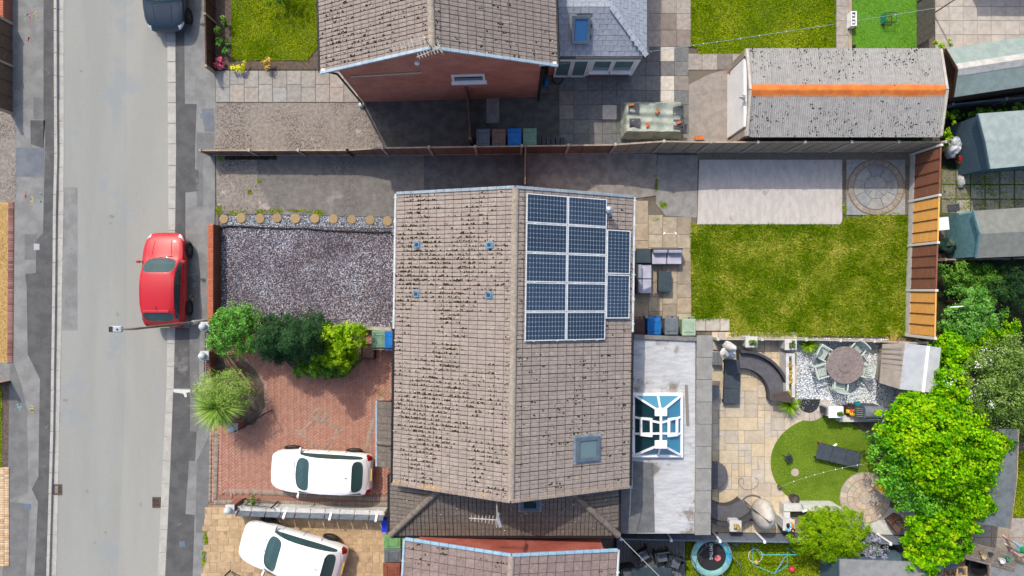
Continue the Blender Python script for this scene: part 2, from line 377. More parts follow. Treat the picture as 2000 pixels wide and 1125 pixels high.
def paving(parent, x0, y0, x1, y1, cw, chh, mats, z0, th=.03, gap=.012, stag=0, skip=None, rz=0, bycol=True):
    """grid of slabs between world corners, x0<x1, y0<y1"""
    nx = max(1, round((x1 - x0) / cw)); ny = max(1, round((y1 - y0) / chh)); w = (x1 - x0) / nx; l = (y1 - y0) / ny
    for i in range(nx):
        off = stag * l * R.uniform(-.25, .25) if stag else 0
        for j in range(ny):
            cx, cy = x0 + (i + .5) * w, y0 + (j + .5) * l + off
            if skip and skip(cx, cy): continue
            piece('slab', parent, (cx, cy), (w - gap, l - gap, th + R.uniform(-.003, .003)), R.choice(mats), rz + R.uniform(-.004, .004), z0)
asph_old = mat('old_asphalt', S(148, 149, 148), S(131, 132, 131), 1.6, .93, .5, 160, c3=S(170, 170, 168), s3=70, t3=.62)
asph_new = mat('fresh_asphalt', S(102, 102, 102), S(89, 89, 90), 1.8, .92, .5, 160, c3=S(128, 126, 126), s3=80, t3=.64, c4=S(132, 130, 130), s4=.8, t4=.6)
asph_mid = mat('patched_asphalt', S(127, 128, 128), S(116, 117, 118), 2.2, .92, .5, 160, c3=S(142, 142, 142), s3=60)
asph_blue = mat('bluish_asphalt', S(122, 128, 136), S(112, 117, 126), 2, .92, .5, 160)
roadm = mat('worn_road', S(161, 163, 158), S(155, 157, 153), .8, .92, .35, 180, c4=S(152, 157, 158), s4=.5, t4=.55, stretch=(1, .15, 1), fine=.07)
roadm2 = mat('worn_road_lane', S(166, 166, 160), S(160, 160, 155), .8, .92, .35, 180, c4=S(156, 160, 160), s4=.5, t4=.57, stretch=(1, .15, 1), fine=.07)
kerbm = mat('kerb_concrete', S(190, 188, 181), S(178, 176, 170), 3, .9, .3, 120, rnd=.03)
conc_old = mat('mossy_old_concrete', S(160, 151, 142), S(138, 130, 123), 7, .95, .5, 110, c3=S(84, 77, 71), s3=14, t3=.46, c4=S(190, 182, 173), s4=1.0, t4=.6, fine=.34, patch=.7)
tarm_drive = mat('weathered_tarmac', S(136, 132, 127), S(122, 119, 115), 4, .95, .5, 120, c3=S(92, 90, 88), s3=14, t3=.46, c4=S(154, 148, 140), s4=1.1, t4=.58, fine=.3, patch=.6)
conc_light = mat('pale_concrete', S(210, 204, 198), S(196, 190, 184), 5, .92, .4, 120, c4=S(176, 170, 162), s4=1.5, t4=.6, c3=S(186, 178, 168), s3=18, t3=.62, stretch=(1, .35, 1), fine=.12)
conc_grey = mat('grey_concrete', S(160, 158, 154), S(143, 141, 138), 3, .93, .4, 120, c3=S(110, 104, 98), s3=9, t3=.7)
flag_g = [mat('flag_%s' % n, S(*a), S(*b), 6, .93, .35, 90, rnd=.09, c4=S(188, 180, 166), s4=5, t4=.66) for n, a, b in (('grey', (172, 168, 160), (156, 152, 146)), ('warm', (178, 170, 160), (160, 152, 144)), ('cool', (166, 165, 162), (150, 149, 146)))]
flag_dark = [mat('dark_flag_%s' % n, S(*a), S(*b), 5, .93, .35, 90, rnd=.12, c4=S(*c), s4=6, t4=.68) for n, a, b, c in (('charcoal', (124, 126, 126), (110, 112, 114), (140, 140, 138)), ('slate', (134, 133, 130), (118, 118, 118), (150, 146, 140)), ('brown', (150, 142, 134), (134, 127, 120), (165, 158, 148)))]
flag_cream = mat('cream_flag', S(222, 214, 200), S(206, 198, 186), 6, .93, .3, 90, rnd=.05)
flag_beige = [mat('beige_flag', S(206, 200, 190), S(190, 184, 174), 4, .93, .3, 90, rnd=.07), mat('pinkish_flag', S(202, 194, 184), S(188, 180, 170), 4, .93, .3, 90, rnd=.07)]
flag_brown = [mat('brown_flag', S(150, 140, 132), S(136, 126, 119), 4, .93, .3, 90, rnd=.08)]
lawn_u = mat('lawn_soil', S(92, 112, 14), S(76, 98, 8), 3, .95, .5, 60, c4=S(120, 126, 30), s4=1.2, t4=.6)
turf_u = mat('turf_backing', S(100, 152, 44), S(88, 140, 34), 6, .9, .4, 140)

g = slab('ground', [(-6000, -6000), (8000, -6000), (8000, 7000), (-6000, 7000)], -.26, mat('rough_ground', S(120, 118, 96), S(100, 104, 80), 1.2, .95, .6, 20), .3)
# road between its kerbs
road = slab('road', [(112, -2500), (118, 560), (96, 1125), (30, 3600), (280, 3600), (312, 1125), (334, 560), (332, -2500)], -.10, roadm, .15)
slab('road_patch', [(124, 366), (151, 366), (151, 645), (121, 645)], -.096, asph_old, .02)
slab('road_lane', [(242, -2500), (248, 400), (247, 700), (236, 1000), (230, 1125), (180, 3600), (282, 3600), (314, 1125), (324, 900), (331, 560), (331, -2500)], -.097, roadm2, .02)
for q, (x, y, w, h) in enumerate([(229, 614, 4, 3.5), (127, 782, 5, 3), (216, 423, 8, 3.5), (158, 139, 3, 1.5), (140, 806, 1.5, 1.5), (281, 410, 1.3, 1.3), (267, 380, 1.3, 1.3), (215, 436, 4, 2), (140, 486, 3, 2), (185, 1060, 3, 2), (170, 960, 3, 4), (275, 985, 2, 5), (206, 1040, 3, 2), (320, 960, 5, 3)]):
    slab('oil_stain', [(x + w * math.cos(t) * R.uniform(.7, 1.2), y + h * math.sin(t) * R.uniform(.7, 1.2)) for t in np.linspace(0, 6.28, 11, endpoint=False)], -.094, mat('oil_stain', S(128, 132, 131), S(150, 153, 151), 14, .85), .006)
# right and left footways
fr = slab('footway_east', [(340, -2500), (345, 460), (340, 760), (334, 900), (322, 1125), (290, 3600), (390, 3600), (402, 1125), (410, 900), (412, 700), (420, 400), (421, -2500)], 0, asph_old, .2)
fl = slab('footway_west', [(-600, -2500), (-600, 3600), (20, 3600), (92, 1125), (100, 843), (105, 560), (107, 280), (106, -2500)], 0, asph_old, .2)
for pts, m in [
    ([(341, -2500), (358, -2500), (360, 100), (361, 203), (384, 203), (381, 282), (381, 330), (388, 333), (388, 373), (362, 376), (362, 455), (366, 530), (341, 530), (344, 281)], asph_new),
    ([(342, 640), (370, 640), (371, 758), (339, 758)], asph_new), ([(338, 764), (371, 764), (371, 842), (384, 843), (381, 900), (369, 900), (362, 1004), (380, 1006), (376, 1125), (340, 3600), (296, 3600), (323, 1125), (333, 900)], asph_new),
    ([(393, 212), (418, 212), (418, 257), (400, 257)], asph_blue), ([(384, 258), (418, 260), (418, 300), (396, 312), (396, 404), (384, 404)], asph_mid),
    ([(367, 540), (390, 540), (388, 842), (372, 842)], asph_mid), ([(384, 900), (410, 846), (409, 900), (404, 1040), (382, 1040)], asph_mid),
    ([(85, -2500), (104, -2500), (105, 281), (103, 843), (90, 1125), (67, 1125), (74, 980), (62, 955), (75, 930), (76, 843), (78, 740), (54, 692), (52, 560), (49, 535), (70, 533), (70, 470), (84, 455), (88, 281), (88, 235), (59, 235), (60, 281), (85, 290)], asph_new),
    ([(31, 288), (86, 290), (86, 345), (31, 345)], asph_blue), ([(20, 690), (41, 750), (52, 800), (55, 960), (20, 975), (10, 975)], asph_mid), ([(20, 980), (58, 985), (50, 1125), (4, 1125)], asph_mid),
    ([(65, 190), (85, 190), (85, 232), (65, 232)], asph_mid), ([(48, 458), (72, 456), (70, 507), (48, 507)], asph_mid)]:
    slab('footway_patch', pts, .004 + .0006 * R.random(), m, .02)
paint_teal, paint_red, paint_yel = (mat('spray_%s' % n, S(*c), S(*d), 40, .9, lo=.45, hi=.55) for n, c, d in (('teal', (120, 185, 175), (150, 165, 160)), ('red', (205, 120, 130), (160, 145, 146)), ('yellow', (205, 190, 110), (170, 165, 145))))
for x, y, w, h, m in [(52, 34, 4, 15, paint_teal), (60, 32, 5, 17, paint_red), (71, 30, 4, 14, paint_yel), (50, 377, 4, 22, paint_red), (64, 391, 4, 14, paint_yel), (79, 385, 4, 20, paint_teal), (38, 795, 4, 18, paint_teal), (62, 795, 4, 13, paint_yel), (56, 75, 4, 10, paint_red), (378, 548, 4, 22, paint_teal), (375, 582, 5, 8, paint_yel), (406, 572, 6, 8, paint_red)]:
    c = G(x, y); mb = MB()
    for k in range(5):
        a = R.uniform(0, 6.28); p = c + Vector((R.uniform(-w, w) / 90, R.uniform(-h, h) / 90, 0)); mb.box((p.x, p.y, .0075), (R.uniform(.03, .05), R.uniform(.1, .25), .003), rz=a)
    struct(mb.build('utility_marking', m))
mb = MB()
for (x, y, w, h) in [(338, 790, 0, 0)]:
    mb.prism(GP([(339, 760), (372, 761), (371, 766), (364, 767), (365, 775), (361, 776), (358, 769), (352, 768), (339, 766)], .008), .0045, .0085)
struct(mb.build('spilt_white_paint', mat('white_spill', S(228, 228, 224), S(205, 205, 202), 30, .8)))
# kerb stones and channel blocks
def stones(name, pts, w, z0, z1, step, m, parent):
    P = [G(x, y, z1) for x, y in pts]
    for a, b in zip(P, P[1:]):
        L = (b - a).length; n = max(1, round(L / step))
        for k in range(n):
            p = a.lerp(b, (k + .5) / n); d = b - a; piece(name, parent, p, (w, L / n - .005, z1 - z0 + R.uniform(-.003, .003)), m, math.atan2(-d.x, d.y) + R.uniform(-.003, .003), z0, .015)
kl = slab('kerb_west', [(104, -300), (110, -300), (110, 281), (107, 560), (102, 843), (95, 1125), (88, 1400), (82, 1400), (91, 1125), (99, 843), (103, 560), (105, 281)], -.02, kerbm, .2)
stones('kerb_stone', [(107, -200), (108, 190)], .125, -.1, .025, .92, kerbm, kl)
stones('kerb_stone', [(108, 190), (109, 300), (106, 420), (105, 560), (101, 843), (93, 1125), (88, 1250)], .125, -.1, .012, .92, kerbm, kl)
stones('channel_block', [(118, -200), (119, 281), (118, 420), (114, 645), (110, 843), (104, 1125), (99, 1250)], .26, -.16, -.088, .95, kerbm, kl)
kr = slab('kerb_east', [(327, -300), (343, -300), (345, 450), (342, 760), (335, 900), (326, 1125), (308, 1125), (318, 900), (326, 760), (329, 450)], -.06, kerbm, .14)
stones('kerb_stone', [(333, -200), (336, 281), (337, 450), (333, 760), (326, 900), (317, 1125), (311, 1250)], .36, -.16, -.03, .92, kerbm, kr)
def drain(px, py, rz):
    c = G(px, py, -.1); t = thing('drain_grate', 'rusty iron gully grate set in the road by the %s kerb' % ('west' if px < 200 else 'east'), 'drain', (c.x, c.y, -.1), 'gully grates')
    mb = MB(); fr_ = .34, .44
    for sx in (-1, 1): mb.box((c.x + sx * .16, c.y, -.088), (.045, .46, .03)); mb.box((c.x, c.y + sx * .21, -.0875), (.29, .045, .03))
    mb.build('frame', mat('rusty_iron', S(120, 100, 86), S(90, 80, 74), 20, .8, metal=.2), t)
    MB().box((c.x, c.y, -.097), (.34, .44, .006)).build('sump', black, t)
    for k in range(7): MB().box((c.x, c.y - .165 + k * .055, -.09), (.28, .026, .02)).build('bar', MATS['rusty_iron'], t)
drain(113, 956, 0); drain(306, 981, 0)
slab('inspection_cover', [(391, 222), (400, 222), (400, 231), (391, 231)], .007, mat('blue_iron_cover', S(110, 128, 146), S(95, 112, 130), 20, .6), .02)
slab('inspection_cover', [(48, 984), (60, 984), (60, 995), (48, 995)], .007, MATS['blue_iron_cover'], .02)
slab('inspection_cover', [(350, 1057), (361, 1057), (361, 1068), (350, 1068)], .008, MATS['blue_iron_cover'], .02)
slab('inspection_cover', [(66, 476), (77, 476), (77, 488), (66, 488)], .008, mat('pale_cover', S(185, 186, 188), S(170, 170, 175), 20, .7), .02)
# the plots
yard = slab('yard_ground', [(414, -2000), (3800, -2000), (3800, 3400), (360, 3400), (402, 1125), (412, 700), (420, 400)], -.03, mat('yard_earth', S(128, 118, 106), S(104, 96, 86), 3, .95, .6, 40, c4=S(90, 100, 50), s4=1, t4=.6), .2)
# --- north plot, front
slab('flower_bed', [(420, -400), (640, -400), (640, 139), (420, 139)], 0, soil, .05)
lfa = [(450, -400), (622, -400), (622, 90), (600, 118), (452, 118)]
slab('lawn', lfa, .02, lawn_u, .05)
LG = ramp3('lawn_blades', [S(70, 100, 2), S(104, 128, 2), S(126, 142, 6), S(150, 158, 40)], .7, .3, .0, world=.6, gain=2.1)
LM = ramp3('patchy_blades', [S(60, 92, 4), S(88, 118, 6), S(112, 134, 14), S(126, 142, 28), S(172, 166, 76)], .7, .3, .0, world=.9, gain=1.9)
grass('grass', GP(lfa, .02), 1500, LG, .02, .07, .014)
fp = slab('flag_path', [(420, 136), (712, 136), (712, 202), (420, 202)], 0, mat('sand_joint', S(120, 112, 100), None, rough=.95), .05)
a, b = G(422, 200), G(700, 138)
for i in range(10):
    sx = a.x + i * .617; sp_ = .5 + (.06 if i % 2 else -.03); Ht = b.y - a.y; cut = a.y + Ht * sp_
    for y0_, y1_ in ((a.y, cut), (cut, b.y)): piece('slab', fp, (sx + .305, (y0_ + y1_) / 2), (.6, y1_ - y0_ - .014, .03 + R.uniform(-.003, .003)), R.choice(flag_g), 0, .001)
slab('driveway', [(420, 201), (704, 201), (760, 300), (420, 300)], .006, conc_old, .05)
slab('driveway', [(702, 190), (1000, 185), (1095, 180), (1095, 300), (740, 300)], .003, mat('dark_tarmac', S(108, 104, 100), S(90, 87, 84), 2.5, .95, .5, 110, c4=S(150, 135, 110), s4=1.3, t4=.68, c3=S(70, 68, 66), s3=20, t3=.68), .05)
slab('concrete_strip', [(950, 190), (975, 190), (975, 240), (950, 240)], .008, conc_grey, .02)
# --- north plot, rear patio
pa = slab('slab_patio', [(1090, 90), (1346, 90), (1344, 290), (1090, 290)], 0, MATS['sand_joint'], .05)
cre = [(1303, 104), (1303, 160), (1275, 188), (1303, 188), (1190, 216), (1218, 216), (1190, 245)]
a, b = G(1092, 290), G(1345, 92)
nx, ny = 9, 7
for i in range(nx):
    for j in range(ny):
        cx = a.x + (i + .5) * (b.x - a.x) / nx; cy = a.y + (j + .5) * (b.y - a.y) / ny; px, py = 1000 + cx * 45.04, 562.5 - cy * 45.04
        light = any(abs(px - q[0]) < 14 and abs(py - q[1]) < 14 for q in cre) and R.random() < .8
        piece('slab', pa, (cx, cy), ((b.x - a.x) / nx - .012, (b.y - a.y) / ny - .012, .03 + R.uniform(-.004, .004)), flag_cream if light else R.choice(flag_dark[:2] if 1140 < px < 1330 else flag_dark), R.uniform(-.006, .006), .001)
pb = slab('slab_path', [(1262, -300), (1350, -300), (1350, 92), (1262, 92)], 0, MATS['sand_joint'], .05)
a, b = G(1264, 92), G(1349, -300); paving(pb, a.x, a.y, b.x, b.y, .62, .75, flag_brown + [flag_g[1]], .001)
pc = slab('slab_path', [(1340, 104), (1462, 104), (1462, 140), (1345, 168)], 0, MATS['sand_joint'], .05)
a, b = G(1342, 137), G(1460, 105); paving(pc, a.x, a.y, b.x, b.y, .62, .72, [flag_g[1], flag_dark[2]], .001)
slab('concrete_pad', [(1340, 168), (1385, 145), (1440, 130), (1445, 278), (1340, 280)], .012, mat('speckled_concrete', S(166, 158, 150), S(150, 143, 136), 3, .95, .5, 120, c3=S(120, 112, 104), s3=60, t3=.6), .04)
# --- north lawns
lba = [(1348, -400), (1632, -400), (1631, 96), (1456, 105), (1362, 105), (1362, 92), (1349, 90)]
slab('lawn', lba, .02, lawn_u, .06); grass('grass', GP(lba, .02), 1300, LG, .02, .07, .016)
pd_ = slab('slab_path', [(1632, -300), (1664, -300), (1664, 98), (1632, 98)], 0, MATS['sand_joint'], .05)
a, b = G(1633, 98), G(1658, -300); paving(pd_, a.x, a.y, b.x, b.y, .6, .62, [flag_g[1]], .001)
slab('edging', [(1658, -300), (1664, -300), (1664, 98), (1658, 98)], .06, mat('edging_concrete', S(190, 172, 150), S(170, 152, 132), 4, .9), .1)
TG = ramp3('turf_fibres', [S(90, 144, 30), S(108, 162, 44), S(122, 172, 58)], .6, .2, .0, gain=1.4)
lbb = [(1665, -400), (1790, -400), (1790, 98), (1665, 98)]
slab('artificial_lawn', lbb, .02, turf_u, .06); grass('turf_fibre', GP(lbb, .02), 900, TG, .02, .045, .012)
pe = slab('slab_patio', [(1824, -300), (2300, -300), (2300, 92), (1840, 102), (1826, 85)], 0, MATS['sand_joint'], .05)
a, b = G(1826, 96), G(2290, -290); paving(pe, a.x, a.y, b.x, b.y, .6, .6, flag_beige, .001, rz=math.radians(0))
# --- main plot, front
slab('driveway', [(422, 300), (1030, 300), (1030, 445), (424, 445)], .003, tarm_drive, .05)
slab('concrete_apron', [(422, 305), (500, 303), (506, 360), (530, 405), (520, 416), (424, 416)], .008, conc_old, .03)
slab('driveway', [(828, 300), (1028, 300), (1028, 400), (828, 400)], .006, mat('black_tarmac', S(108, 108, 110), S(92, 92, 95), 2.5, .95, .5, 110, c3=S(70, 70, 74), s3=24, t3=.62), .03)
slab('driveway', [(1029, 298), (1283, 300), (1282, 382), (1238, 388), (1029, 388)], .008, mat('mid_tarmac', S(165, 158, 150), S(140, 134, 128), 2.5, .95, .5, 110, c3=S(100, 96, 92), s3=24, t3=.68), .05)
slab('concrete_slab', [(1284, 303), (1363, 303), (1361, 425), (1300, 421), (1281, 398)], .012, conc_grey, .05)
slab('concrete_slab', [(1366, 312), (1645, 312), (1645, 438), (1362, 438)], .016, conc_light, .06)
slab('gravel_strip', [(1362, 296), (1792, 293), (1785, 320), (1362, 312)], .004, mat('pebble_base', S(165, 152, 136), S(120, 110, 98), 30, .95, .6, 60), .05)
PEB = ramp3('pebbles', [S(110, 100, 88), S(170, 155, 135), S(200, 188, 168), S(150, 140, 128)], .85, 0)
chips('pebble', GP([(1364, 297), (1790, 295), (1786, 314), (1364, 311)]), 3500, .016, PEB, .004)
chips('pebble', GP([(1769, 312), (1783, 312), (1779, 420), (1766, 420)]), 1200, .016, PEB, .0)
chips('pebble', GP([(1645, 312), (1653, 312), (1653, 420), (1645, 420)]), 500, .016, PEB, .0)
# slate bed with edging, log stepping stones beside it
bed = [(434, 446), (520, 442), (600, 444), (700, 447), (770, 449), (772, 642), (700, 641), (560, 634), (434, 620)]
slab('slate_bed', bed, .01, mat('slate_bed_base', S(98, 94, 98), S(72, 70, 76), 14, .95, .6, 40), .06)
SL = ramp3('slate_chips', [S(70, 66, 74), S(128, 112, 112), S(146, 136, 142), S(124, 128, 146), S(146, 146, 156), S(180, 182, 192)], .75, 0, world=.35, gain=1.9)
chips('slate_chip', GP(bed, .01), 19000, .032, SL, .012, flat=.42)
slab('gravel_strip', [(425, 418), (520, 418), (772, 424), (772, 449), (426, 443)], .006, MATS['slate_bed_base'], .05)
GB = ramp3('blue_grey_chips', [S(90, 98, 110), S(140, 148, 160), S(172, 178, 186), S(206, 210, 214)], .8, 0, gain=1.8)
chips('gravel_chip', GP([(430, 422), (520, 420), (770, 426), (769, 446), (430, 440)]), 5200, .022, GB, .006, flat=.5)
for k, (x, y) in enumerate([(437, 428), (471, 426), (508, 427), (541, 426), (577, 427), (615, 427), (651, 428), (687, 429), (723, 430), (757, 432)]):
    c = G(x, y, .05); mb = MB(); mb.lathe([(.205, -.05), (.215, 0), (.2, .018), (.15, .022), (.06, .0215), (.01, .022)], c, 20, sx=R.uniform(.9, 1.05), sy=R.uniform(.9, 1.03))
    tag(mb.build('log_stepping_stone', mat('log_face', S(178, 154, 114), S(160, 138, 102), 22, .9, .4, 60, rnd=.08), None), 'round timber-look stepping stone, one of a row beside the slate bed', 'stepping stone', 'log stepping stones')
mb = MB(); pth = [(430, 445), (450, 441), (500, 444), (560, 446), (600, 446), (640, 450), (690, 452), (740, 454), (762, 452), (768, 462)]
for p, q in zip(pth, pth[1:]): mb.bar(G(*p) + Vector((0, 0, .05)), G(*q) + Vector((0, 0, .05)), .035, .13)
tag(mb.build('bed_edging', mat('rubber_edging', S(64, 62, 60), S(48, 46, 46), 5, .8), None), 'dark plastic edging strip along the slate chipping bed', 'edging')
# --- main plot, rear
pg = slab('stone_patio', [(1236, 385), (1300, 420), (1360, 424), (1350, 655), (1236, 655)], 0, MATS['sand_joint'], .05)
buff = [mat('buff_slab_%d' % i, S(*c1), S(*c2), 3, .9, .3, 90, rnd=.08, c4=S(*c3), s4=3, t4=.62) for i, (c1, c2, c3) in enumerate([((186, 170, 146), (168, 152, 130), (200, 176, 136)), ((176, 162, 142), (156, 144, 128), (196, 172, 132)), ((192, 180, 158), (172, 160, 140), (206, 182, 140))])]
for ci, (x0_, x1_, ys) in enumerate([(1238, 1266, (392, 436, 470, 486, 520, 548, 590, 625, 652)), (1266, 1294, (420, 458, 484, 512, 552, 580, 608, 652)), (1294, 1322, (424, 456, 484, 515, 552, 594, 625, 652)), (1322, 1350, (424, 458, 485, 512, 555, 582, 612, 630, 652))]):
    for y0_, y1_ in zip(ys, ys[1:]):
        a, b = G(x0_, y1_), G(x1_, y0_); piece('slab', pg, ((a.x + b.x) / 2, (a.y + b.y) / 2), (b.x - a.x - .014, b.y - a.y - .014, .03 + R.uniform(-.004, .004)), R.choice(buff), 0, .001)
for k, (x0_, x1_) in enumerate([(1352, 1378), (1378, 1406), (1406, 1425)]):
    a, b = G(x0_, 646), G(x1_, 622); piece('slab', pg, ((a.x + b.x) / 2, (a.y + b.y) / 2), (b.x - a.x - .02, b.y - a.y, .035), flag_beige[0], .01, .001)
mlawn = [(1348, 434), (1366, 439), (1640, 439), (1650, 424), (1772, 420), (1766, 656), (1425, 656), (1425, 624), (1352, 624)]
slab('lawn', mlawn, .02, mat('thin_lawn_soil', S(96, 110, 30), S(78, 98, 20), 2, .95, .5, 60, c4=S(196, 172, 116), s4=.9, t4=.6), .06)
grass('grass', GP(mlawn, .02), 1700, LM, .02, .12, .017)
# octagonal slab feature on the pebble patch
oc = slab('circle_paving', [(1652, 312), (1768, 312), (1768, 420), (1652, 420)], 0, MATS['pebble_base'], .05)
c0 = G(1710, 366); slate_m = [mat('blue_slab_a', S(160, 164, 166), S(144, 148, 152), 5, .9, .3, 90, rnd=.06), mat('blue_slab_b', S(172, 172, 168), S(156, 156, 152), 5, .9, .3, 90, rnd=.06)]
brn_m = mat('brown_sett', S(172, 162, 148), S(156, 146, 134), 5, .9, .3, 90, rnd=.08)
def wedge(parent, c, r0, r1, t0, t1, m, z0=.001, th=.03, gap=.008, name='slab', sq=None):
    n = 4; pts = []
    g1 = gap / max(r1, .01); g0 = gap / max(r0, .06) if r0 > .05 else 0
    for k in range(n + 1): t = t0 + g1 + (t1 - t0 - 2 * g1) * k / n; pts.append((c[0] + (r1 - gap) * math.cos(t), c[1] + (r1 - gap) * math.sin(t)))
    if r0 > .03:
        for k in range(n, -1, -1): t = t0 + g0 + (t1 - t0 - 2 * g0) * k / n; pts.append((c[0] + (r0 + gap) * math.cos(t), c[1] + (r0 + gap) * math.sin(t)))
    else: pts.append((c[0], c[1]))
    mb = MB(); mb.prism(pts, z0, z0 + th + R.uniform(-.004, .004)); return mb.build(name, m, parent)
for k in range(8): t = k * math.pi / 4; wedge(oc, c0, 0, .5, t, t + math.pi / 4, R.choice(slate_m)); wedge(oc, c0, .5, .96, t + .39, t + .39 + math.pi / 4, R.choice(slate_m))
for k in range(24): t = k * math.pi / 12; wedge(oc, c0, .97, 1.19, t, t + math.pi / 12, brn_m, name='sett')
for sx in (-1, 1):
    for sy in (-1, 1):
        mb = MB(); q = [(c0.x + sx * 1.25 * math.cos(t), c0.y + sy * 1.25 * math.sin(t)) for t in (.24, .5, .785, 1.07, 1.33)]
        mb.prism([(c0.x + sx * 1.27, c0.y + sy * .28)] + q[1:-1] + [(c0.x + sx * .28, c0.y + sy * 1.2), (c0.x + sx * 1.27, c0.y + sy * 1.2)], .001, .03); mb.build('corner_slab', R.choice(slate_m), oc)
# --- red herringbone drive
drv = [(412, 690), (500, 690), (560, 720), (770, 640), (770, 930), (762, 985), (408, 985)]
dr = slab('block_drive', [(416, 640), (772, 640), (768, 985), (408, 985)], -.005, mat('jointing_sand', S(160, 120, 104), S(146, 108, 94), 10, .95), .05)
BR = ramp3('red_blocks', [S(178, 130, 113), S(186, 139, 121), S(192, 147, 129), S(184, 142, 127)], .9, 0, spec=.2)
GR = ramp3('grey_blocks', [S(146, 134, 122), S(160, 148, 135), S(168, 156, 143)], .9, 0, spec=.2)
PI = math.pi
def brickset(name, centres, m, parent, w=.2, l=.1, z0=.0, th=.03, gap=.008):
    B = np.array([(-.5, -.5, 0), (.5, -.5, 0), (.5, .5, 0), (-.5, .5, 0), (-.5, -.5, .8), (.5, -.5, .8), (.5, .5, .8), (-.5, .5, .8), (-.47, -.44, 1), (.47, -.44, 1), (.47, .44, 1), (-.47, .44, 1)])
    Fq = np.array([(0, 1, 5, 4), (1, 2, 6, 5), (2, 3, 7, 6), (3, 0, 4, 7), (4, 5, 9, 8), (5, 6, 10, 9), (6, 7, 11, 10), (7, 4, 8, 11), (8, 9, 10, 11)])
    V = []; F = []; A = []
    for i, c in enumerate(centres):
        x, y, t = c[:3]; ww, ll = (c[3], c[4]) if len(c) > 3 else (w, l); q = B * np.array([ww - gap, ll - gap, th + R.uniform(-.003, .003)]); ct, st = math.cos(t), math.sin(t)
        V.append(np.stack([q[:, 0] * ct - q[:, 1] * st + x, q[:, 0] * st + q[:, 1] * ct + y, q[:, 2] + z0], 1)); F.append(Fq + 12 * i); A += [R.random()] * 9
    return stuff(place(name, fastmesh(name, np.concatenate(V), np.concatenate(F), m, A), parent))
P0 = GP([(432, 640), (768, 640), (760, 965), (428, 965)]); red = []; grey = []
dcx, dcy = G(640, 850).xy; e45 = (math.cos(PI / 4), math.sin(PI / 4))
for i in range(-90, 90):
    for j in range(-50, 50):
        for typ in (0, 1):
            x = (i + 2 * j + (1 if typ == 0 else .5)) * .1; y = (i - 2 * j + (.5 if typ == 0 else 2)) * .1
            X = dcx + (x - y) * e45[0]; Y = dcy + (x + y) * e45[1]
            if inpoly(X, Y, P0):
                px, py = 1000 + X * 45.04, 562.5 - Y * 45.04
                # diamond outline and its small neighbour in grey
                d1 = abs(px - 617) + abs(py - 864); d2 = abs(px - 626) + abs(py - 812)
                red.append((X, Y, PI / 4 + (0 if typ == 0 else PI / 2)))
brickset('red_block', red, BR, dr); 
edge = []
def course(px_pts, rot, w=.2, l=.1):
    P = [G(*p) for p in px_pts]; out = []
    for a, b in zip(P, P[1:]):
        d = b - a; L = d.length; st = l if rot else w; n = max(1, int(round(L / st))); t = math.atan2(d.y, d.x) + (PI / 2 if rot else 0)
        for k in range(n): p = a.lerp(b, (k + .5) / n); out.append((p.x, p.y, t, w, l))
    return out
edge += course([(424, 842), (419, 975)], True) + course([(414, 690), (410, 980)], False) + course([(418, 981), (480, 981), (760, 985)], True) + course([(440, 960), (500, 960), (620, 968), (760, 975)], True)
edge += course([(474, 700), (497, 722), (512, 745), (518, 775), (516, 800), (505, 820)], True)
edge += course([(768, 765), (748, 775), (736, 800), (728, 830), (722, 850), (716, 880), (716, 905)], True)
dia = []
for pp in ([(584, 846), (622, 813), (662, 843), (630, 880), (584, 846)], [(608, 812), (625, 797), (642, 811), (627, 826), (608, 812)], [(584, 846), (576, 838)], [(662, 843), (672, 836)]): dia += course(pp, False)
brickset('pattern_block', dia, GR, dr, z0=.006)
brickset('edge_block', edge, GR, dr, z0=.003)
brickset('red_border_block', course([(418, 690), (416, 980)], False) + course([(760, 769), (744, 784), (736, 815), (732, 860)], False) + course([(450, 955), (452, 972)], False), BR, dr, z0=.004)
slab('flower_bed', [(420, 690), (470, 695), (498, 722), (514, 750), (517, 795), (495, 830), (420, 830)], .05, soil, .05)
slab('flower_bed', [(500, 640), (712, 645), (712, 700), (690, 720), (640, 736), (585, 730), (550, 700), (505, 690)], .05, soil, .05)
# --- tan printed-concrete drive
tan = mat('printed_concrete', S(206, 178, 140), S(188, 160, 124), 1.6, .85, .35, 40, c4=S(150, 124, 96), s4=1.0, t4=.6)
td = slab('printed_drive', [(404, 986), (830, 986), (830, 1400), (385, 1400), (398, 1125)], -.004, mat('print_joint', S(170, 144, 112), S(156, 130, 102), 4, .9), .05)
a, b = G(406, 1330), G(815, 988); tanm = [mat('printed_concrete_%d' % i, S(*c1), S(*c2), 3.2, .82, .35, 40, rnd=.04, c4=S(160, 132, 104), s4=2.0, t4=.57, fine=.2) for i, (c1, c2) in enumerate([((210, 182, 144), (190, 162, 126)), ((202, 174, 138), (182, 156, 122))])]
y = a.y; row = 0
while y < b.y - .2:
    hgt = R.choice((.22, .3, .3, .45)); x = a.x + R.uniform(-.3, 0); hgt = min(hgt, b.y - y)
    while x < b.x:
        w = R.choice((.3, .3, .45, .6)); piece('paver', td, (x + w / 2, y + hgt / 2), (w - .012, hgt - .012, .012), R.choice(tanm), 0, -.003, .015); x += w
    y += hgt
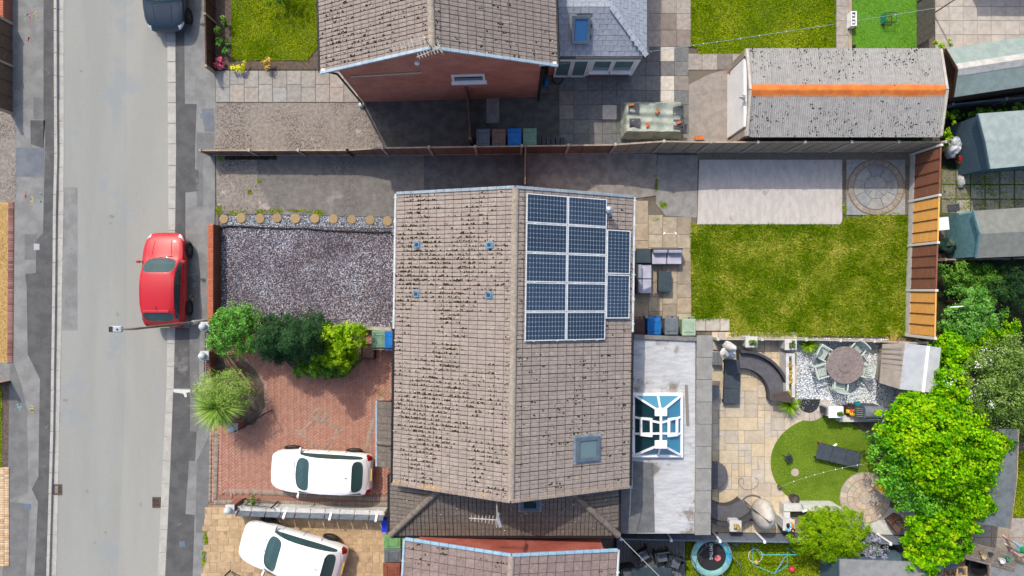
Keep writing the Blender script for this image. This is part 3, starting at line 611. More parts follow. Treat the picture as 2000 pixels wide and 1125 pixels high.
# --- south plot rear: sandstone patio in random courses
ss = slab('sandstone_patio', [(1388, 660), (1560, 660), (1560, 830), (1640, 1010), (1560, 1050), (1388, 1050)], 0, mat('grey_pointing', S(150, 142, 130), None, rough=.95), .05)
san = [mat('sandstone_%d' % i, S(*c1), S(*c2), 2.5, .88, .3, 80, rnd=.06, c4=S(*c3), s4=2.2, t4=.6) for i, (c1, c2, c3) in enumerate([((222, 206, 180), (206, 190, 164), (226, 196, 150)), ((214, 200, 178), (200, 186, 164), (222, 204, 172)), ((206, 192, 172), (190, 178, 160), (200, 180, 150)), ((220, 202, 172), (206, 188, 158), (204, 178, 140)), ((208, 198, 182), (194, 184, 170), (214, 202, 182))])]
U = .285; a = G(1390, 1046); nx, ny = 17, 31; occ = [[False] * ny for _ in range(nx)]
circ = G(1608, 903)
for j in range(ny):
    for i in range(nx):
        if occ[i][j]: continue
        opts = [(3, 2), (2, 3), (2, 2), (2, 2), (2, 1), (1, 2), (1, 1), (3, 2)]; R.shuffle(opts)
        for w, l in opts + [(1, 1)]:
            if i + w <= nx and j + l <= ny and not any(occ[i + p][j + q] for p in range(w) for q in range(l)): break
        for p in range(w):
            for q in range(l): occ[i + p][j + q] = True
        cx, cy = a.x + (i + w / 2) * U, a.y + (j + l / 2) * U; px, py = 1000 + cx * 45.04, 562.5 - cy * 45.04
        if (cx - circ.x) ** 2 + (cy - circ.y) ** 2 < 1.9 ** 2 or (px > 1552 and py < 800) or px > 1600 or (px > 1530 and py > 985): continue
        piece('slab', ss, (cx, cy), (w * U - .012, l * U - .012, .03 + R.uniform(-.003, .003)), R.choice(san), 0, .001)
arc = [(circ.x + 2.3 * math.cos(t) , circ.y + 1.98 * math.sin(t)) for t in np.linspace(0, 2 * PI, 48, endpoint=False)]
slab('artificial_lawn', arc, .045, mat('olive_turf_backing', S(110, 140, 36), S(98, 128, 28), 1.5, .9, .4, 140), .06, px=False)
grass('turf_fibre', arc, 1500, ramp3('olive_fibres', [S(88, 118, 20), S(112, 142, 34), S(126, 152, 46), S(150, 160, 66)], .6, .2, .0, world=.8, gain=1.5), .045, .035, .011)
bg = [(1553, 660), (1735, 662), (1722, 740), (1775, 760), (1745, 830), (1612, 800), (1570, 808), (1556, 790)]
slab('gravel_bed', bg, .004, mat('gravel_base', S(176, 184, 194), S(140, 150, 162), 20, .95, .5, 60), .05)
BG = ramp3('blue_white_gravel', [S(120, 132, 150), S(170, 182, 196), S(206, 212, 220), S(230, 232, 234), S(200, 194, 188)], .85, 0, gain=2.2)
chips('gravel_chip', GP(bg), 14000, .03, BG, .008, flat=.6)
wc = mat('white_rendered_concrete', S(222, 222, 218), S(205, 206, 204), 3, .85, .2, 60)
slab('white_terrace', [(1640, 940), (1790, 940), (1790, 1052), (1640, 1052)], .012, wc, .06)
rp = slab('round_paving', [(1690 + 50 * math.cos(t), 972 + 50 * math.sin(t)) for t in np.linspace(0, 2 * PI, 40, endpoint=False)], .052, mat('pale_pointing', S(178, 170, 160), None, rough=.9), .06)
rc = G(1690, 972, .06); setm = [mat('peach_sett_%d' % i, S(*c1), S(*c2), 4, .9, .3, 90, rnd=.07) for i, (c1, c2) in enumerate([((222, 200, 178), (206, 184, 164)), ((212, 196, 180), (196, 180, 166)), ((206, 194, 180), (190, 180, 168))])]
for r0, r1, n in ((0, .27, 5), (.28, .52, 11), (.53, .78, 17), (.79, 1.08, 24)):
    for k in range(n): wedge(rp, rc, r0, r1, 2 * PI * k / n + r0 * 3, 2 * PI * (k + 1) / n + r0 * 3, R.choice(setm), .053, .018, .012, 'sett')
hp = slab('half_round_paving', [(1580 + 40 * math.cos(t), 782 + 40 * math.sin(t)) for t in np.linspace(0, PI, 20)], .012, MATS['pale_pointing'], .05)
hc = G(1580, 782, .02)
for k in range(10): wedge(hp, hc, .55, .9, -PI * (k + 1) / 10, -PI * k / 10, setm[2], .013, .04, .01, 'sett')
slab('pebble_mosaic', [(1580 + 22 * math.cos(t), 780 + 26 * math.sin(t)) for t in np.linspace(0, PI, 20)], .065, mat('black_gravel', S(58, 62, 66), S(44, 48, 52), 40, .9, .6, 60), .05)
chips('white_pebble', GP([(1560, 782), (1600, 782), (1595, 800), (1580, 804), (1565, 800)]), 30, .02, ramp3('white_pebbles', [S(220, 220, 216), S(240, 240, 238)], .7, 0), .066)
# --- south east gardens
dk = slab('deck', [(1200, 1046), (1340, 1046), (1338, 1300), (1196, 1300)], .06, mat('deck_gap', (.01, .01, .012, 1), None, rough=.95), .1)
for k in range(20):
    a, b = G(1204 + k * 6.7, 1280), G(1210.2 + k * 6.7, 1048); piece('plank', dk, ((a.x + b.x) / 2, (a.y + b.y) / 2), (b.x - a.x, b.y - a.y, .03), mat('slate_grey_deck', S(120, 124, 128), S(102, 106, 112), 4, .8, .3, 60, rnd=.08, stretch=(8, 1, 1)), 0, .061, .03)
lc = [(1338, 1052), (1640, 1052), (1660, 1300), (1336, 1300)]
slab('lawn', lc, .02, lawn_u, .05); grass('grass', GP(lc, .02), 1200, LG, .02, .07, .016)
slab('slab_patio', [(1640, 1050), (1830, 1050), (1880, 1010), (2200, 1010), (2200, 1400), (1650, 1400)], 0, MATS['sand_joint'], .05)
q = struct(bpy.data.objects['slab_patio.002']) if 'slab_patio.002' in bpy.data.objects else None
a, b = G(1830, 1240), G(2180, 1012)
if q: paving(q, a.x, a.y, b.x, b.y, .8, .9, flag_brown + [flag_g[1], buff[1]], .001)
ld = [(1976, 880), (2300, 880), (2300, 1010), (1978, 1010)]
slab('lawn', ld, .02, lawn_u, .05); grass('grass', GP(ld, .02), 900, LG, .02, .07, .016)
# weedy paving of the yard behind the orange fence
pw = slab('weedy_paving', [(1835, 330), (2200, 330), (2200, 420), (1835, 420)], -.002, mat('weed_joint', S(104, 116, 52), S(84, 92, 40), 8, .95, .4, 60), .05)
a, b = G(1838, 418), G(2180, 332); paving(pw, a.x, a.y, b.x, b.y, .62, .62, [flag_g[1], flag_dark[2]], .0, gap=.06)
grass('weed', GP([(1840, 335), (2000, 335), (2000, 410), (1840, 410)]), 160, LG, .02, .1, .03)
# --- west side front gardens
sandm = mat('golden_gravel', S(206, 172, 112), S(186, 152, 96), 30, .95, .5, 60)
slab('gravel_garden', [(-500, 395), (18, 395), (16, 708), (-500, 708)], .006, sandm, .05)
chips('golden_chip', GP([(-40, 400), (17, 400), (15, 705), (-40, 705)]), 4000, .018, ramp3('gold_chips', [S(170, 138, 84), S(206, 174, 116), S(226, 196, 140)], .85, 0), .008)
eb = slab('edging_course', [(17, 392), (29, 392), (26, 710), (14, 710)], .003, MATS['sand_joint'], .05)
brickset('edging_brick', course([(22, 394), (20, 708)], True, .24, .1), ramp3('purple_bricks', [S(120, 86, 84), S(150, 108, 102), S(160, 124, 118)], .9, 0), eb)
slab('lawn', [(-500, 750), (4, 750), (4, 916), (-500, 916)], .01, lawn_u, .05); grass('grass', GP([(-60, 750), (4, 750), (4, 916), (-60, 916)]), 1000, LG, .01, .07, .016)
eb2 = slab('edging_course', [(4, 750), (18, 750), (16, 912), (3, 912)], .005, soil, .05)
bb = slab('block_drive', [(-500, 912), (18, 912), (14, 1000), (10, 1110), (-500, 1110)], .002, mat('buff_joint', S(160, 136, 110), None, rough=.95), .05)
brickset('buff_block', [(*G(x, y).xy, 0) for x in range(-40, 16, 9) for y in np.arange(915, 1108, 4.6)], ramp3('buff_blocks', [S(190, 160, 128), S(212, 184, 150), S(222, 198, 166)], .9, 0), bb, z0=.003)
slab('concrete_drive', [(-500, 218), (31, 218), (31, 395), (-500, 395)], .006, conc_old, .05)
# ================================================================== houses
def tile_shape(kind, w, L):
    """one roof tile: u across, v up the slope, n off the slope; nose at v=0 lies proud on the course below"""
    if kind == 'roll': pr = [(.035, -.006), (.05, .004), (.1, .009), (.42, .012), (.475, .006), (.49, -.008), (.525, -.008), (.54, .004), (.6, .009), (.92, .012), (.965, .006)]
    elif kind == 'flat': pr = [(.025, 0), (.5, .001), (.978, 0)]
    else: pr = [(.02, 0), (.98, 0)]
    t0 = .028 if kind != 'slate' else .012; V = []; F = []; D = []; n = len(pr)
    rows = ((0, t0), (.016 if kind != 'slate' else .004, t0 - .0005), (L, .006))
    for v, h0 in rows:
        for u, h in pr: V.append((u * w, v, h0 + h * (.9 if v else 1)))
    for u, h in pr: V.append((u * w, .002, -.004))
    for i in range(n - 1):
        gr = kind == 'roll' and pr[i][1] < 0 and pr[i + 1][1] < 0
        F += [(i, i + 1, n + i + 1, n + i), (n + i, n + i + 1, 2 * n + i + 1, 2 * n + i), (3 * n + i, 3 * n + i + 1, i + 1, i)]; D += [1, 1 if gr else 0, 1]
    F += [(0, n, 2 * n, 3 * n), (n - 1, 4 * n - 1, 3 * n - 1, 2 * n - 1)]; D += [1, 1]
    return V, F, D
dirt = mat('tile_joint_dirt', S(96, 84, 76), S(78, 68, 62), 14, .95)
def tiled(parent, O, u, v, n, poly, gauge, w, kind, mS, mM, cap=300, used=None, hole=None, skipz=None):
    """lay tiles on plane O + u*U + v*V inside polygon poly (U,V)"""
    L = gauge + .055; V, F, D = tile_shape(kind, w, L); key = ('tile', kind, w, gauge, mS.name)
    if key not in MATS:
        mb = MB(); mb.add(V, F); mb.m = D; MATS[key] = mb.mesh('tile', [mS, dirt])
    U0, U1 = min(p[0] for p in poly), max(p[0] for p in poly); V0, V1 = min(p[1] for p in poly), max(p[1] for p in poly)
    spots = []
    for j in range(int(math.ceil((V1 - V0) / gauge - .2))):
        off = (w / 2 if kind == 'slate' and j % 2 else 0)
        for i in range(-1, int(math.ceil((U1 - U0) / w - .05))):
            a, b = U0 + i * w + off, V0 + j * gauge
            if not inpoly(a + w / 2, b + gauge / 2, poly): continue
            if hole and any(h[0] < a + w / 2 < h[1] and h[2] < b + gauge / 2 < h[3] for h in hole): continue
            spots.append((a, b))
    mats = []
    for a, b in spots:
        q = R.uniform(-.004, .004); p = O + u * (a + R.uniform(-.003, .003)) + v * (b + q) + n * R.uniform(0, .004)
        M = Matrix((u, v, n)).transposed().to_4x4(); M.translation = p; mats.append((p.z, M))
    return key, (V, F, D), mats
def lay(parent, groups, cap, mM):
    """the cap highest tiles as pieces, the rest joined"""
    allm = [(z, M, key, VF) for key, VF, ms in groups for z, M in ms]; allm.sort(key=lambda t: -t[0])
    def split(M, key):   # every tile keeps its own tiny warp
        return M
    for z, M, key, VF in allm[:cap]: place('tile', MATS[key], parent, M=M)
    rest = allm[cap:]
    if rest:
        Vs = []; quads = []; A = []; MI = []; o = 0
        for z, M, key, (V, F, D) in rest:
            MI += D
            m = np.array(M); v = np.array(V); Vs.append(v @ m[:3, :3].T + m[:3, 3]); r = R.random()
            for f in F: quads.append(tuple(i + o for i in f)); A.append(r)
            o += len(V)
        me = bpy.data.meshes.new('tiles'); me.from_pydata(np.concatenate(Vs).tolist(), [], quads); me.materials.append(mM); me.materials.append(dirt); me.polygons.foreach_set('material_index', MI)
        at = me.attributes.new('rnd', 'FLOAT', 'FACE'); at.data.foreach_set('value', A); me.update()
        stuff(place('lower_tiles', me, parent))
def tilemats(nm, c1, c2, c4, rnd=.1):
    kw = dict(scale=9, rough=.92, bump=.4, bscale=90, c4=c4, s4=2.6, t4=.6)
    return mat(nm, c1, c2, rnd=rnd, **kw), mat(nm + '_laid', c1, c2, rnd=rnd, attr=True, **kw)
T_main = tilemats('brown_concrete_tile', S(172, 160, 151), S(156, 144, 136), S(186, 174, 164), .06)
T_a = tilemats('weathered_tile', S(162, 150, 142), S(146, 135, 128), S(178, 166, 156), .06)
T_dark = tilemats('grey_brown_tile', S(128, 119, 111), S(112, 104, 97), S(140, 130, 121), .06)
T_c = tilemats('mauve_brown_tile', S(156, 138, 132), S(140, 124, 119), S(172, 156, 148))
moss_m = ramp3('moss', [S(48, 41, 34), S(62, 52, 42), S(80, 72, 44)], .95, 0)
lich_m = ramp3('lichen', [S(220, 206, 186), S(206, 190, 168)], .95, 0)
orange_l = ramp3('orange_lichen', [S(224, 160, 50), S(236, 178, 70)], .95, 0)
mortar = mat('ridge_mortar', S(178, 166, 152), S(160, 148, 135), 9, .95, .6, 50, c3=S(210, 202, 188), s3=26, t3=.6, c4=S(134, 120, 96), s4=5, t4=.62, rnd=.03, fine=.25)
vergem = mat('blue_grey_verge', S(178, 200, 214), S(160, 182, 198), 5, .5, rnd=.05)
def blobs(name, parent, pts, size, m, nrm, flat=.5):
    P = np.array(pts); n = len(P)
    if not n: return
    s = size * NR.uniform(.5, 1.5, n); V = OCT[None] * np.stack([s * NR.uniform(.8, 1.6, n), s, s * flat], 1)[:, None, :] * NR.uniform(.8, 1.25, (n, 6, 3)) + P[:, None, :]
    F = (OCF[None] + (np.arange(n) * 6)[:, None, None]).reshape(-1, 3)
    return stuff(place(name, fastmesh(name, V.reshape(-1, 3), F, m, np.repeat(NR.uniform(0, 1, n), 8)), parent))
def gable_house(name, label, cx, cy, rot, hw, y0, y1, e, a, wx, wy0, wy1, wallm, T, kind, gauge, tw, verge_n=None, verge_s=None, gutters=(), moss=(900, 300), cap=300):
    H = Matrix.Translation((cx, cy, 0)) @ Matrix.Rotation(rot, 4, 'Z'); t = thing(name, label, 'house', (cx, cy, 0))
    mb = MB(); k = (a - e) / hw; zw = a - wx * k - .06
    sec = [(-wx, 0), (wx, 0), (wx, zw), (0, a - .06), (-wx, zw)]
    vs = [(x, wy0, z) for x, z in sec] + [(x, wy1, z) for x, z in sec]
    mb.add(vs, [(0, 1, 2, 3, 4), (9, 8, 7, 6, 5)] + [(i, 5 + i, 5 + (i + 1) % 5, (i + 1) % 5) for i in range(5)], H); mb.build('wall', wallm, t)
    sl = math.hypot(hw, a - e); c, s = hw / sl, (a - e) / sl; rt = MB()
    for sd in (-1, 1): rt.add([(0, y0, a), (sd * hw, y0, e), (sd * hw, y1, e), (0, y1, a), (0, y0, a - .1), (sd * hw, y0, e - .1), (sd * hw, y1, e - .1), (0, y1, a - .1)],
                              [(0, 1, 2, 3), (7, 6, 5, 4), (0, 4, 5, 1), (3, 2, 6, 7), (1, 5, 6, 2)], H @ Matrix.Translation((0, 0, -.012)))
    roof = rt.build('roof', mat('roof_deck', S(70, 60, 54), None, rough=.95), t); groups = []; R3 = H.to_3x3(); slopes = {}
    for sd in (-1, 1):
        v = R3 @ Vector((-sd * c, 0, s)); n = R3 @ Vector((sd * s, 0, c)); u = v.cross(n); O = H @ Vector((sd * hw, y0 if sd > 0 else y1, e)); W_ = y1 - y0
        ng = max(1, round(sl / gauge)); gg = sl / ng; nw = max(1, round(W_ / tw)); ww = W_ / nw
        groups.append(tiled(roof, O, u, v, n, [(0, 0), (W_, 0), (W_, sl), (0, sl)], gg, ww, kind, T[0], T[1])); slopes[sd] = (O, u, v, n, sl, W_, gg, ww)
    lay(roof, groups, cap, T[1])
    L = .45; nr = max(1, round((y1 - y0) / L)); L = (y1 - y0) / nr
    for q in range(nr):
        mb = MB(); ya = y0 + q * L; prof = [(math.sin(tt) * .125, math.cos(tt) * .09) for tt in np.linspace(-1.75, 1.75, 9)]; dz = R.uniform(-.004, .004)
        vs = [(x, ya + .003, a - .015 + z + dz) for x, z in prof] + [(x * .985, ya + L - .003, a - .015 + z + dz) for x, z in prof]
        mb.add(vs, [(i, i + 1, 10 + i, 9 + i) for i in range(8)] + [tuple(range(8, -1, -1)), tuple(range(9, 18))], H); mb.build('ridge_tile', mortar, roof, True)
    for (yy, mm, sg) in ((y1, verge_n, 1), (y0, verge_s, -1)):
        if not mm: continue
        for sd in (-1, 1):
            O, u, v, n, sl_, W_, gg, ww = slopes[sd]; base = H @ Vector((sd * hw, yy, e)); o = R3 @ Vector((0, sg, 0)); nn = round(sl_ / gg)
            for q in range(nn):
                p0 = base + v * (q * gg + .004) + n * .035; p1 = base + v * ((q + 1) * gg - .006) + n * .028
                mb = MB(); mb.bar(p0 + o * .02, p1 + o * .02, .11, .085, up=n); mb.build('verge_cap', mm, roof, bevel=.012)
    for sd, ya, yb, m_ in gutters:
        mb = MB(); X = sd * (hw + .05)
        mb.tube([H @ Vector((X, ya, e - .02)), H @ Vector((X, yb, e - .02))], .055, 8); mb.build('gutter', m_, t, True)
        for yy in np.arange(ya + .3, yb, .9): MB().box(H @ Vector((X + sd * .005, yy, e - .02)), (.125, .04, .12), rot).build('gutter_bracket', m_, t)
    for sd, cnt in zip((-1, 1), moss):     # moss lumps sit along the joints and grooves, in drifts
        O, u, v, n, sl_, W_, gg, ww = slopes[sd]; pts = []; pl = []; nj = int(W_ / ww * 2)
        for q in range(cnt):
            jl = R.randint(1, nj - 1); U_ = jl * ww / 2; V_ = sl_ * min(NR.beta(1.3, 1.9), .98)
            d = math.sin(U_ * 1.3 + cy) + math.sin(U_ * .63 + V_ * 2.3 + sd) + (.5 if jl % 2 == 0 else 0)
            if d < R.uniform(-1.2, .9): continue
            for z in range(R.randint(1, 4)): pts.append(O + u * (U_ - .035 + R.uniform(-.03, .03)) + v * (V_ + R.uniform(-.14, .14)) + n * .03)
            if R.random() < .4: pl.append(O + u * (U_ - .07 + R.uniform(-.03, .03)) + v * (V_ + R.uniform(-.1, .1)) + n * .034)
        blobs('moss', roof, pts, .026, moss_m, n, .9); blobs('lichen', roof, pl, .026, lich_m, n, .12)
    pts = [H @ Vector((R.choice((-1, 1)) * R.choice((.14, .16, .2, .26)), R.uniform(y0, y1), a - .05)) for _ in range(int((y1 - y0) * 18))]
    blobs('ridge_moss', roof, pts, .02, moss_m, None, .5)
    return t, roof, H, slopes
brickA = brickmat('red_brown_brick', S(216, 142, 120), S(200, 128, 110), S(196, 160, 146))
brickM = brickmat('red_brick', S(168, 104, 84), S(150, 90, 74), S(150, 130, 118))
brickC = brickmat('orange_red_brick', S(196, 98, 80), S(180, 88, 74), S(190, 150, 134))
# ---- north house
hA, roofA, HA, slA = gable_house('brick_house', 'brick house with moss-flecked tiled roof and a small white window in its gable', -2.67, 8.02, math.radians(1.7), 4.33, 0, 10.5, 4.6, 6.85, 3.75, .14, 10.4, brickA, T_a, 'roll', .33, .3,
    verge_s=vergem, gutters=((-1, 0, 10.5, black), (1, 0, 10.5, black)), moss=(760, 380))
def wallrect(H, x, z, w, h, y, t_, m, name, parent):   # a frame piece on the gable wall
    mb = MB(); mb.box((x, y, z), (w, t_, h), 0, H); return mb.build(name, m, parent)
wf = MB(); X0, Z0 = .98, 3.05
for dx, dz, w, h in ((-.6, 0, .09, .78), (.6, 0, .09, .78), (0, .345, 1.11, .09), (0, -.345, 1.11, .09)): wf.box((X0 + dx, .125, Z0 + dz), (w, .1, h), 0, HA)
wo = wf.build('window', white, hA); wallrect(HA, X0, Z0, 1.08, .6, .132, .03, glassmat('dark_window_glass', (.02, .04, .05, 1)), 'pane', wo); wallrect(HA, X0, Z0 - .43, 1.4, .05, .08, .18, white, 'sill', wo)
mb = MB(); mb.tube([HA @ Vector((-3.45, .1, 3.62)), HA @ Vector((-3.4, .1, 3.7)), HA @ Vector((-.72, .1, 3.95)), HA @ Vector((-.72, .14, 3.95))], .03, 6); mb.build('waste_pipe', mat('cream_pipe', S(214, 200, 176), None, rough=.5), hA, True)
MB().lathe([(.1, 0), (.1, .06), (.06, .1)], (0, 0, 0), 12, HA @ Matrix.Translation((-.75, .14, 5.0)) @ Matrix.Rotation(PI / 2, 4, 'X')).build('vent_cowl', white, hA)
for sx in (-1, 1):
    mb = MB(); mb.tube([HA @ Vector((sx * 4.36, .12, 4.5)), HA @ Vector((sx * 3.85, .08, 4.1)), HA @ Vector((sx * 3.82, .08, .1)), HA @ Vector((sx * 3.82, -.05, .03))], .04, 7); mb.build('downpipe', black, hA, True)
for sx in (-1, 1):
    mb = MB(); mb.box((sx * 3.98, .06, 4.62), (.62, .08, .2), 0, HA); mb.build('soffit_box', white, hA)
def yagi(parent, p, ang, L, n, m, el=.32, tilt=.1, pole=None, name='aerial'):
    mb = MB(); p = Vector(p); d = Vector((math.cos(ang) * math.cos(tilt), math.sin(ang) * math.cos(tilt), math.sin(tilt))); s = Vector((-math.sin(ang), math.cos(ang), 0))
    mb.tube([p, p + d * L], .018, 5)
    for k in range(n): q = p + d * (L * (k + .3) / n); w = el * (1 - .4 * k / n); mb.tube([q - s * w / 2, q + s * w / 2], .013, 4)
    for zz in (-.12, .12): mb.tube([p + Vector((0, 0, zz)) - s * .22, p + Vector((0, 0, zz)) + s * .22], .008, 4)
    if pole: mb.tube([Vector(pole), p + Vector((0, 0, .15))], .018, 6)
    return mb.build(name, m, parent)
alu = mat('pale_aerial_metal', S(226, 218, 204), S(200, 192, 180), 8, .45, metal=.3)
p = HA @ Vector((.05, .05, 6.0)); yagi(hA, p + Vector((-.2, -.02, 1.5)), PI + .3, 1.15, 9, alu, .36, pole=p); p2 = HA @ Vector((.25, .05, 6.0)); yagi(hA, p2 + Vector((.05, -.12, 1.0)), PI + .42, .85, 8, alu, .3, pole=p2)
# north house rear extension: slate-grey hipped roof, white doors and windows
ex0, ex1, ey0 = 1.75, 5.35, 9.2; tE = thing('rear_extension', 'low white-framed garden room with pale slate hipped roof and a roof light', 'extension', (3.5, 11, 0))
mb = MB(); mb.box((3.35, 12.3, 1.2), (3.6, 6.2, 2.4)); mb.build('wall', brickA, tE)
T_sl = tilemats('pale_slate', S(178, 186, 196), S(164, 172, 184), S(190, 196, 204), .05)
re_, ra_ = 2.5, 3.45; O1 = Vector((ex0, ey0, re_)); dk_ = MB(); mx = ex1 - 1.55
dk_.add([(ex0, ey0, re_), (ex1, ey0, re_), (mx, ey0 + 1.55, ra_), (ex0, ey0 + 1.55, ra_), (ex1, 16, re_), (mx, 16, ra_), (ex0, 16, ra_), (ex0, 16, re_ - .1), (ex1, 16, re_ - .1), (ex1, ey0, re_ - .1), (ex0, ey0, re_ - .1)],
        [(0, 1, 2, 3), (1, 4, 5, 2), (3, 2, 5, 6), (0, 10, 9, 1), (1, 9, 8, 4), (10, 7, 8, 9)]); rE = dk_.build('roof', mat('slate_deck', S(112, 118, 128), None, rough=.9), tE)
sl_ = math.hypot(1.55, ra_ - re_); cs, sn = 1.55 / sl_, (ra_ - re_) / sl_; g1 = []
g1.append(tiled(rE, O1, Vector((1, 0, 0)), Vector((0, cs, sn)), Vector((0, -sn, cs)), [(0, 0), (ex1 - ex0, 0), (mx - ex0, sl_), (0, sl_)], .2, .3, 'slate', *T_sl, hole=[(.6, 1.25, .42, 1.7)]))
g1.append(tiled(rE, Vector((ex1, ey0, re_)), Vector((0, 1, 0)), Vector((-cs, 0, sn)), Vector((sn, 0, cs)), [(0, 0), (4, 0), (4, sl_), (1.55, sl_)], .2, .3, 'slate', *T_sl))
g1.append(tiled(rE, Vector((ex0, ey0 + 1.55, ra_)), Vector((1, 0, 0)), Vector((0, 1, 0)), Vector((0, 0, 1)), [(0, 0), (mx - ex0, 0), (mx - ex0, 3), (0, 3)], .2, .3, 'slate', *T_sl))
lay(rE, g1, 300, T_sl[1])
a_, b_ = Vector((ex1, ey0, re_ + .03)), Vector((mx, ey0 + 1.55, ra_ + .03))
for k in range(9):
    mb = MB(); mb.bar(a_.lerp(b_, k / 9 + .005), a_.lerp(b_, (k + 1) / 9 - .005), .2, .05); mb.build('hip_tile', mat('pale_hip', S(196, 202, 210), S(180, 186, 196), 6, .8, rnd=.05), rE)
mb = MB(); mb.box((3.55, ey0 - .04, re_ - .06), (3.7, .1, .1)); mb.box((ex1 + .05, 12.6, re_ - .06), (.1, 6.9, .1)); mb.build('gutter', dkgrey, tE)
sk = MB(); c_ = Vector((ex0 + .92, ey0 + .82, re_ + .62)); Mk = Matrix.Translation(c_) @ Matrix.Rotation(math.atan2(sn, cs), 4, 'X')
for dx, dy, w, l in ((-.3, 0, .1, 1.02), (.3, 0, .1, 1.02), (0, .46, .5, .1), (0, -.46, .5, .1)): sk.box((dx, dy, .03), (w, l, .12), 0, Mk)
so = sk.build('roof_light', mat('velux_grey', S(104, 118, 132), S(92, 106, 120), 5, .45), tE); MB().box((0, 0, .035), (.5, .84, .04), 0, Mk).build('pane', glassmat('blue_glass', (.03, .12, .3, 1)), so)
yw = 9.2; 
for x0_, x1_, zz0, zz1, nm in ((1.78, 2.46, .06, 2.2, 'door'), (2.47, 3.15, .06, 2.2, 'door'), (3.27, 4.1, .8, 2.2, 'window'), (4.11, 5.0, .8, 2.2, 'window')):
    f = MB(); w = x1_ - x0_; h = zz1 - zz0; xc, zc = (x0_ + x1_) / 2, (zz0 + zz1) / 2
    for dx, dz, ww, hh in ((-w / 2 + .04, 0, .08, h), (w / 2 - .04, 0, .08, h), (0, h / 2 - .04, w - .16, .08), (0, -h / 2 + .04, w - .16, .08)): f.box((xc + dx, yw - .04, zc + dz), (ww, .09, hh))
    fo = f.build(nm, white, tE); MB().box((xc, yw - .025, zc), (w - .16, .03, h - .16)).build('pane', glassmat('teal_glass', (.1, .19, .19, 1)), fo)
    if nm == 'window': MB().box((xc, yw - .1, zz0 - .03), (w + .06, .16, .05)).build('sill', white, fo)
for xx, w_ in ((3.21, .1), (5.08, .14)): MB().box((xx, yw - .04, 1.25), (w_, .09, 1.95)).build('corner_post', white, tE)
MB().box((3.45, yw - .04, 2.29), (3.4, .1, .17)).build('fascia', white, tE)
slab('turf_mat', [(1092, 97), (1160, 97), (1160, 124), (1092, 126)], .045, mat('green_mat', S(84, 118, 40), S(72, 106, 30), 20, .95, .5, 120), .02)
# ---- middle pair of semis
whiteg = mat('white_gutter', S(226, 230, 232), S(200, 204, 206), 4, .5)
hM, roofM, HM, slM = gable_house('semi_detached_house', 'pair of semis under one brown tiled roof with solar panels', .04, -1.9, math.radians(-.82), 4.32, -5.28, 5.28, 4.6, 6.55, 3.75, -5.1, 5.15, brickM, T_main, 'roll', .33, .3,
    verge_n=mat('grey_verge', S(160, 174, 184), S(142, 156, 168), 5, .5, rnd=.06), verge_s=mat('mortar_verge', S(170, 156, 144), S(150, 136, 126), 12, .95, .5, 50, rnd=.1),
    gutters=((-1, .35, 5.28, whiteg), (-1, -5.28, .3, black), (1, .35, 5.28, whiteg), (1, -5.28, .3, black)), moss=(2300, 420))
O, u, v, n, sl_, W_, gg, ww = slM[1]
pts = [slM[-1][0] + slM[-1][1] * (slM[-1][5] - R.uniform(-.05, .06)) + slM[-1][2] * q + slM[-1][3] * .045 for q in (list(NR.uniform(0, .5, 14)) + list(NR.uniform(1.05, 2.05, 30)) + list(NR.uniform(3.6, 4.2, 8)))]
blobs('orange_lichen', roofM, pts, .038, orange_l, n, .1)
# solar array on the east slope
def cellmesh(nu, nv, w, h):
    mb = MB(); cu, cv = (w - .05) / nu, (h - .05) / nv; ch = .02
    for i in range(nu):
        for j in range(nv):
            x0_, y0_ = -w / 2 + .025 + i * cu + .0035, -h / 2 + .025 + j * cv + .0035; x1_, y1_ = x0_ + cu - .007, y0_ + cv - .007
            mb.add([(x0_ + ch, y0_, 0), (x1_ - ch, y0_, 0), (x1_, y0_ + ch, 0), (x1_, y1_ - ch, 0), (x1_ - ch, y1_, 0), (x0_ + ch, y1_, 0), (x0_, y1_ - ch, 0), (x0_, y0_ + ch, 0)], [tuple(range(8))])
    return mb.mesh('cells', mat('solar_cell', (.022, .042, .075, 1), (.028, .052, .09, 1), 4, .15, spec=.5, rnd=.16))
PW, PH = 1.57, .985; fm = MB()
for sx in (-1, 1): fm.box((sx * (PW / 2 - .016), 0, 0), (.032, PH, .04)); fm.box((0, sx * (PH / 2 - .016), 0), (PW - .064, .032, .04))
frame_me = fm.mesh('frame', mat('white_anodised', S(236, 240, 244, 1.3), S(216, 222, 228, 1.3), 4, .35)); back_me = MB().box((0, 0, -.006), (PW - .05, PH - .05, .012)).mesh('solar_panel', mat('backsheet', S(200, 208, 214), None, rough=.3)); cells_me = cellmesh(12, 6, PW, PH)
def solar(d, yy, rot90):      # d: centre distance down from the ridge, yy: local y
    U_ = yy + 5.28; M = Matrix((u, v, n)).transposed().to_4x4(); M.translation = O + u * U_ + v * (sl_ - d) + n * .13
    if not rot90: M = M @ Matrix.Rotation(PI / 2, 4, 'Z')
    s = place('solar_panel', back_me, hM, M=M)
    place('frame', frame_me, s); c = place('cells', cells_me, s); c.matrix_basis = Matrix.Translation((0, 0, .008))
    mb = MB()
    for x in (-.45, .45): mb.box((x, PH / 2 + .012, .0), (.06, .03, .03)); 
    mb2 = mb.build('clamp', MATS['white_anodised'], s); mb2.parent = s
for r in range(5):
    for ccol in range(2): solar(.36 + .79 + ccol * 1.6, 3.28 + 1.9 - .5 - r * 1.005 - .06, False)
for r in range(2): solar(.36 + 3.2 + .5, 2.14 + 1.9 - .79 - r * 1.605, True)
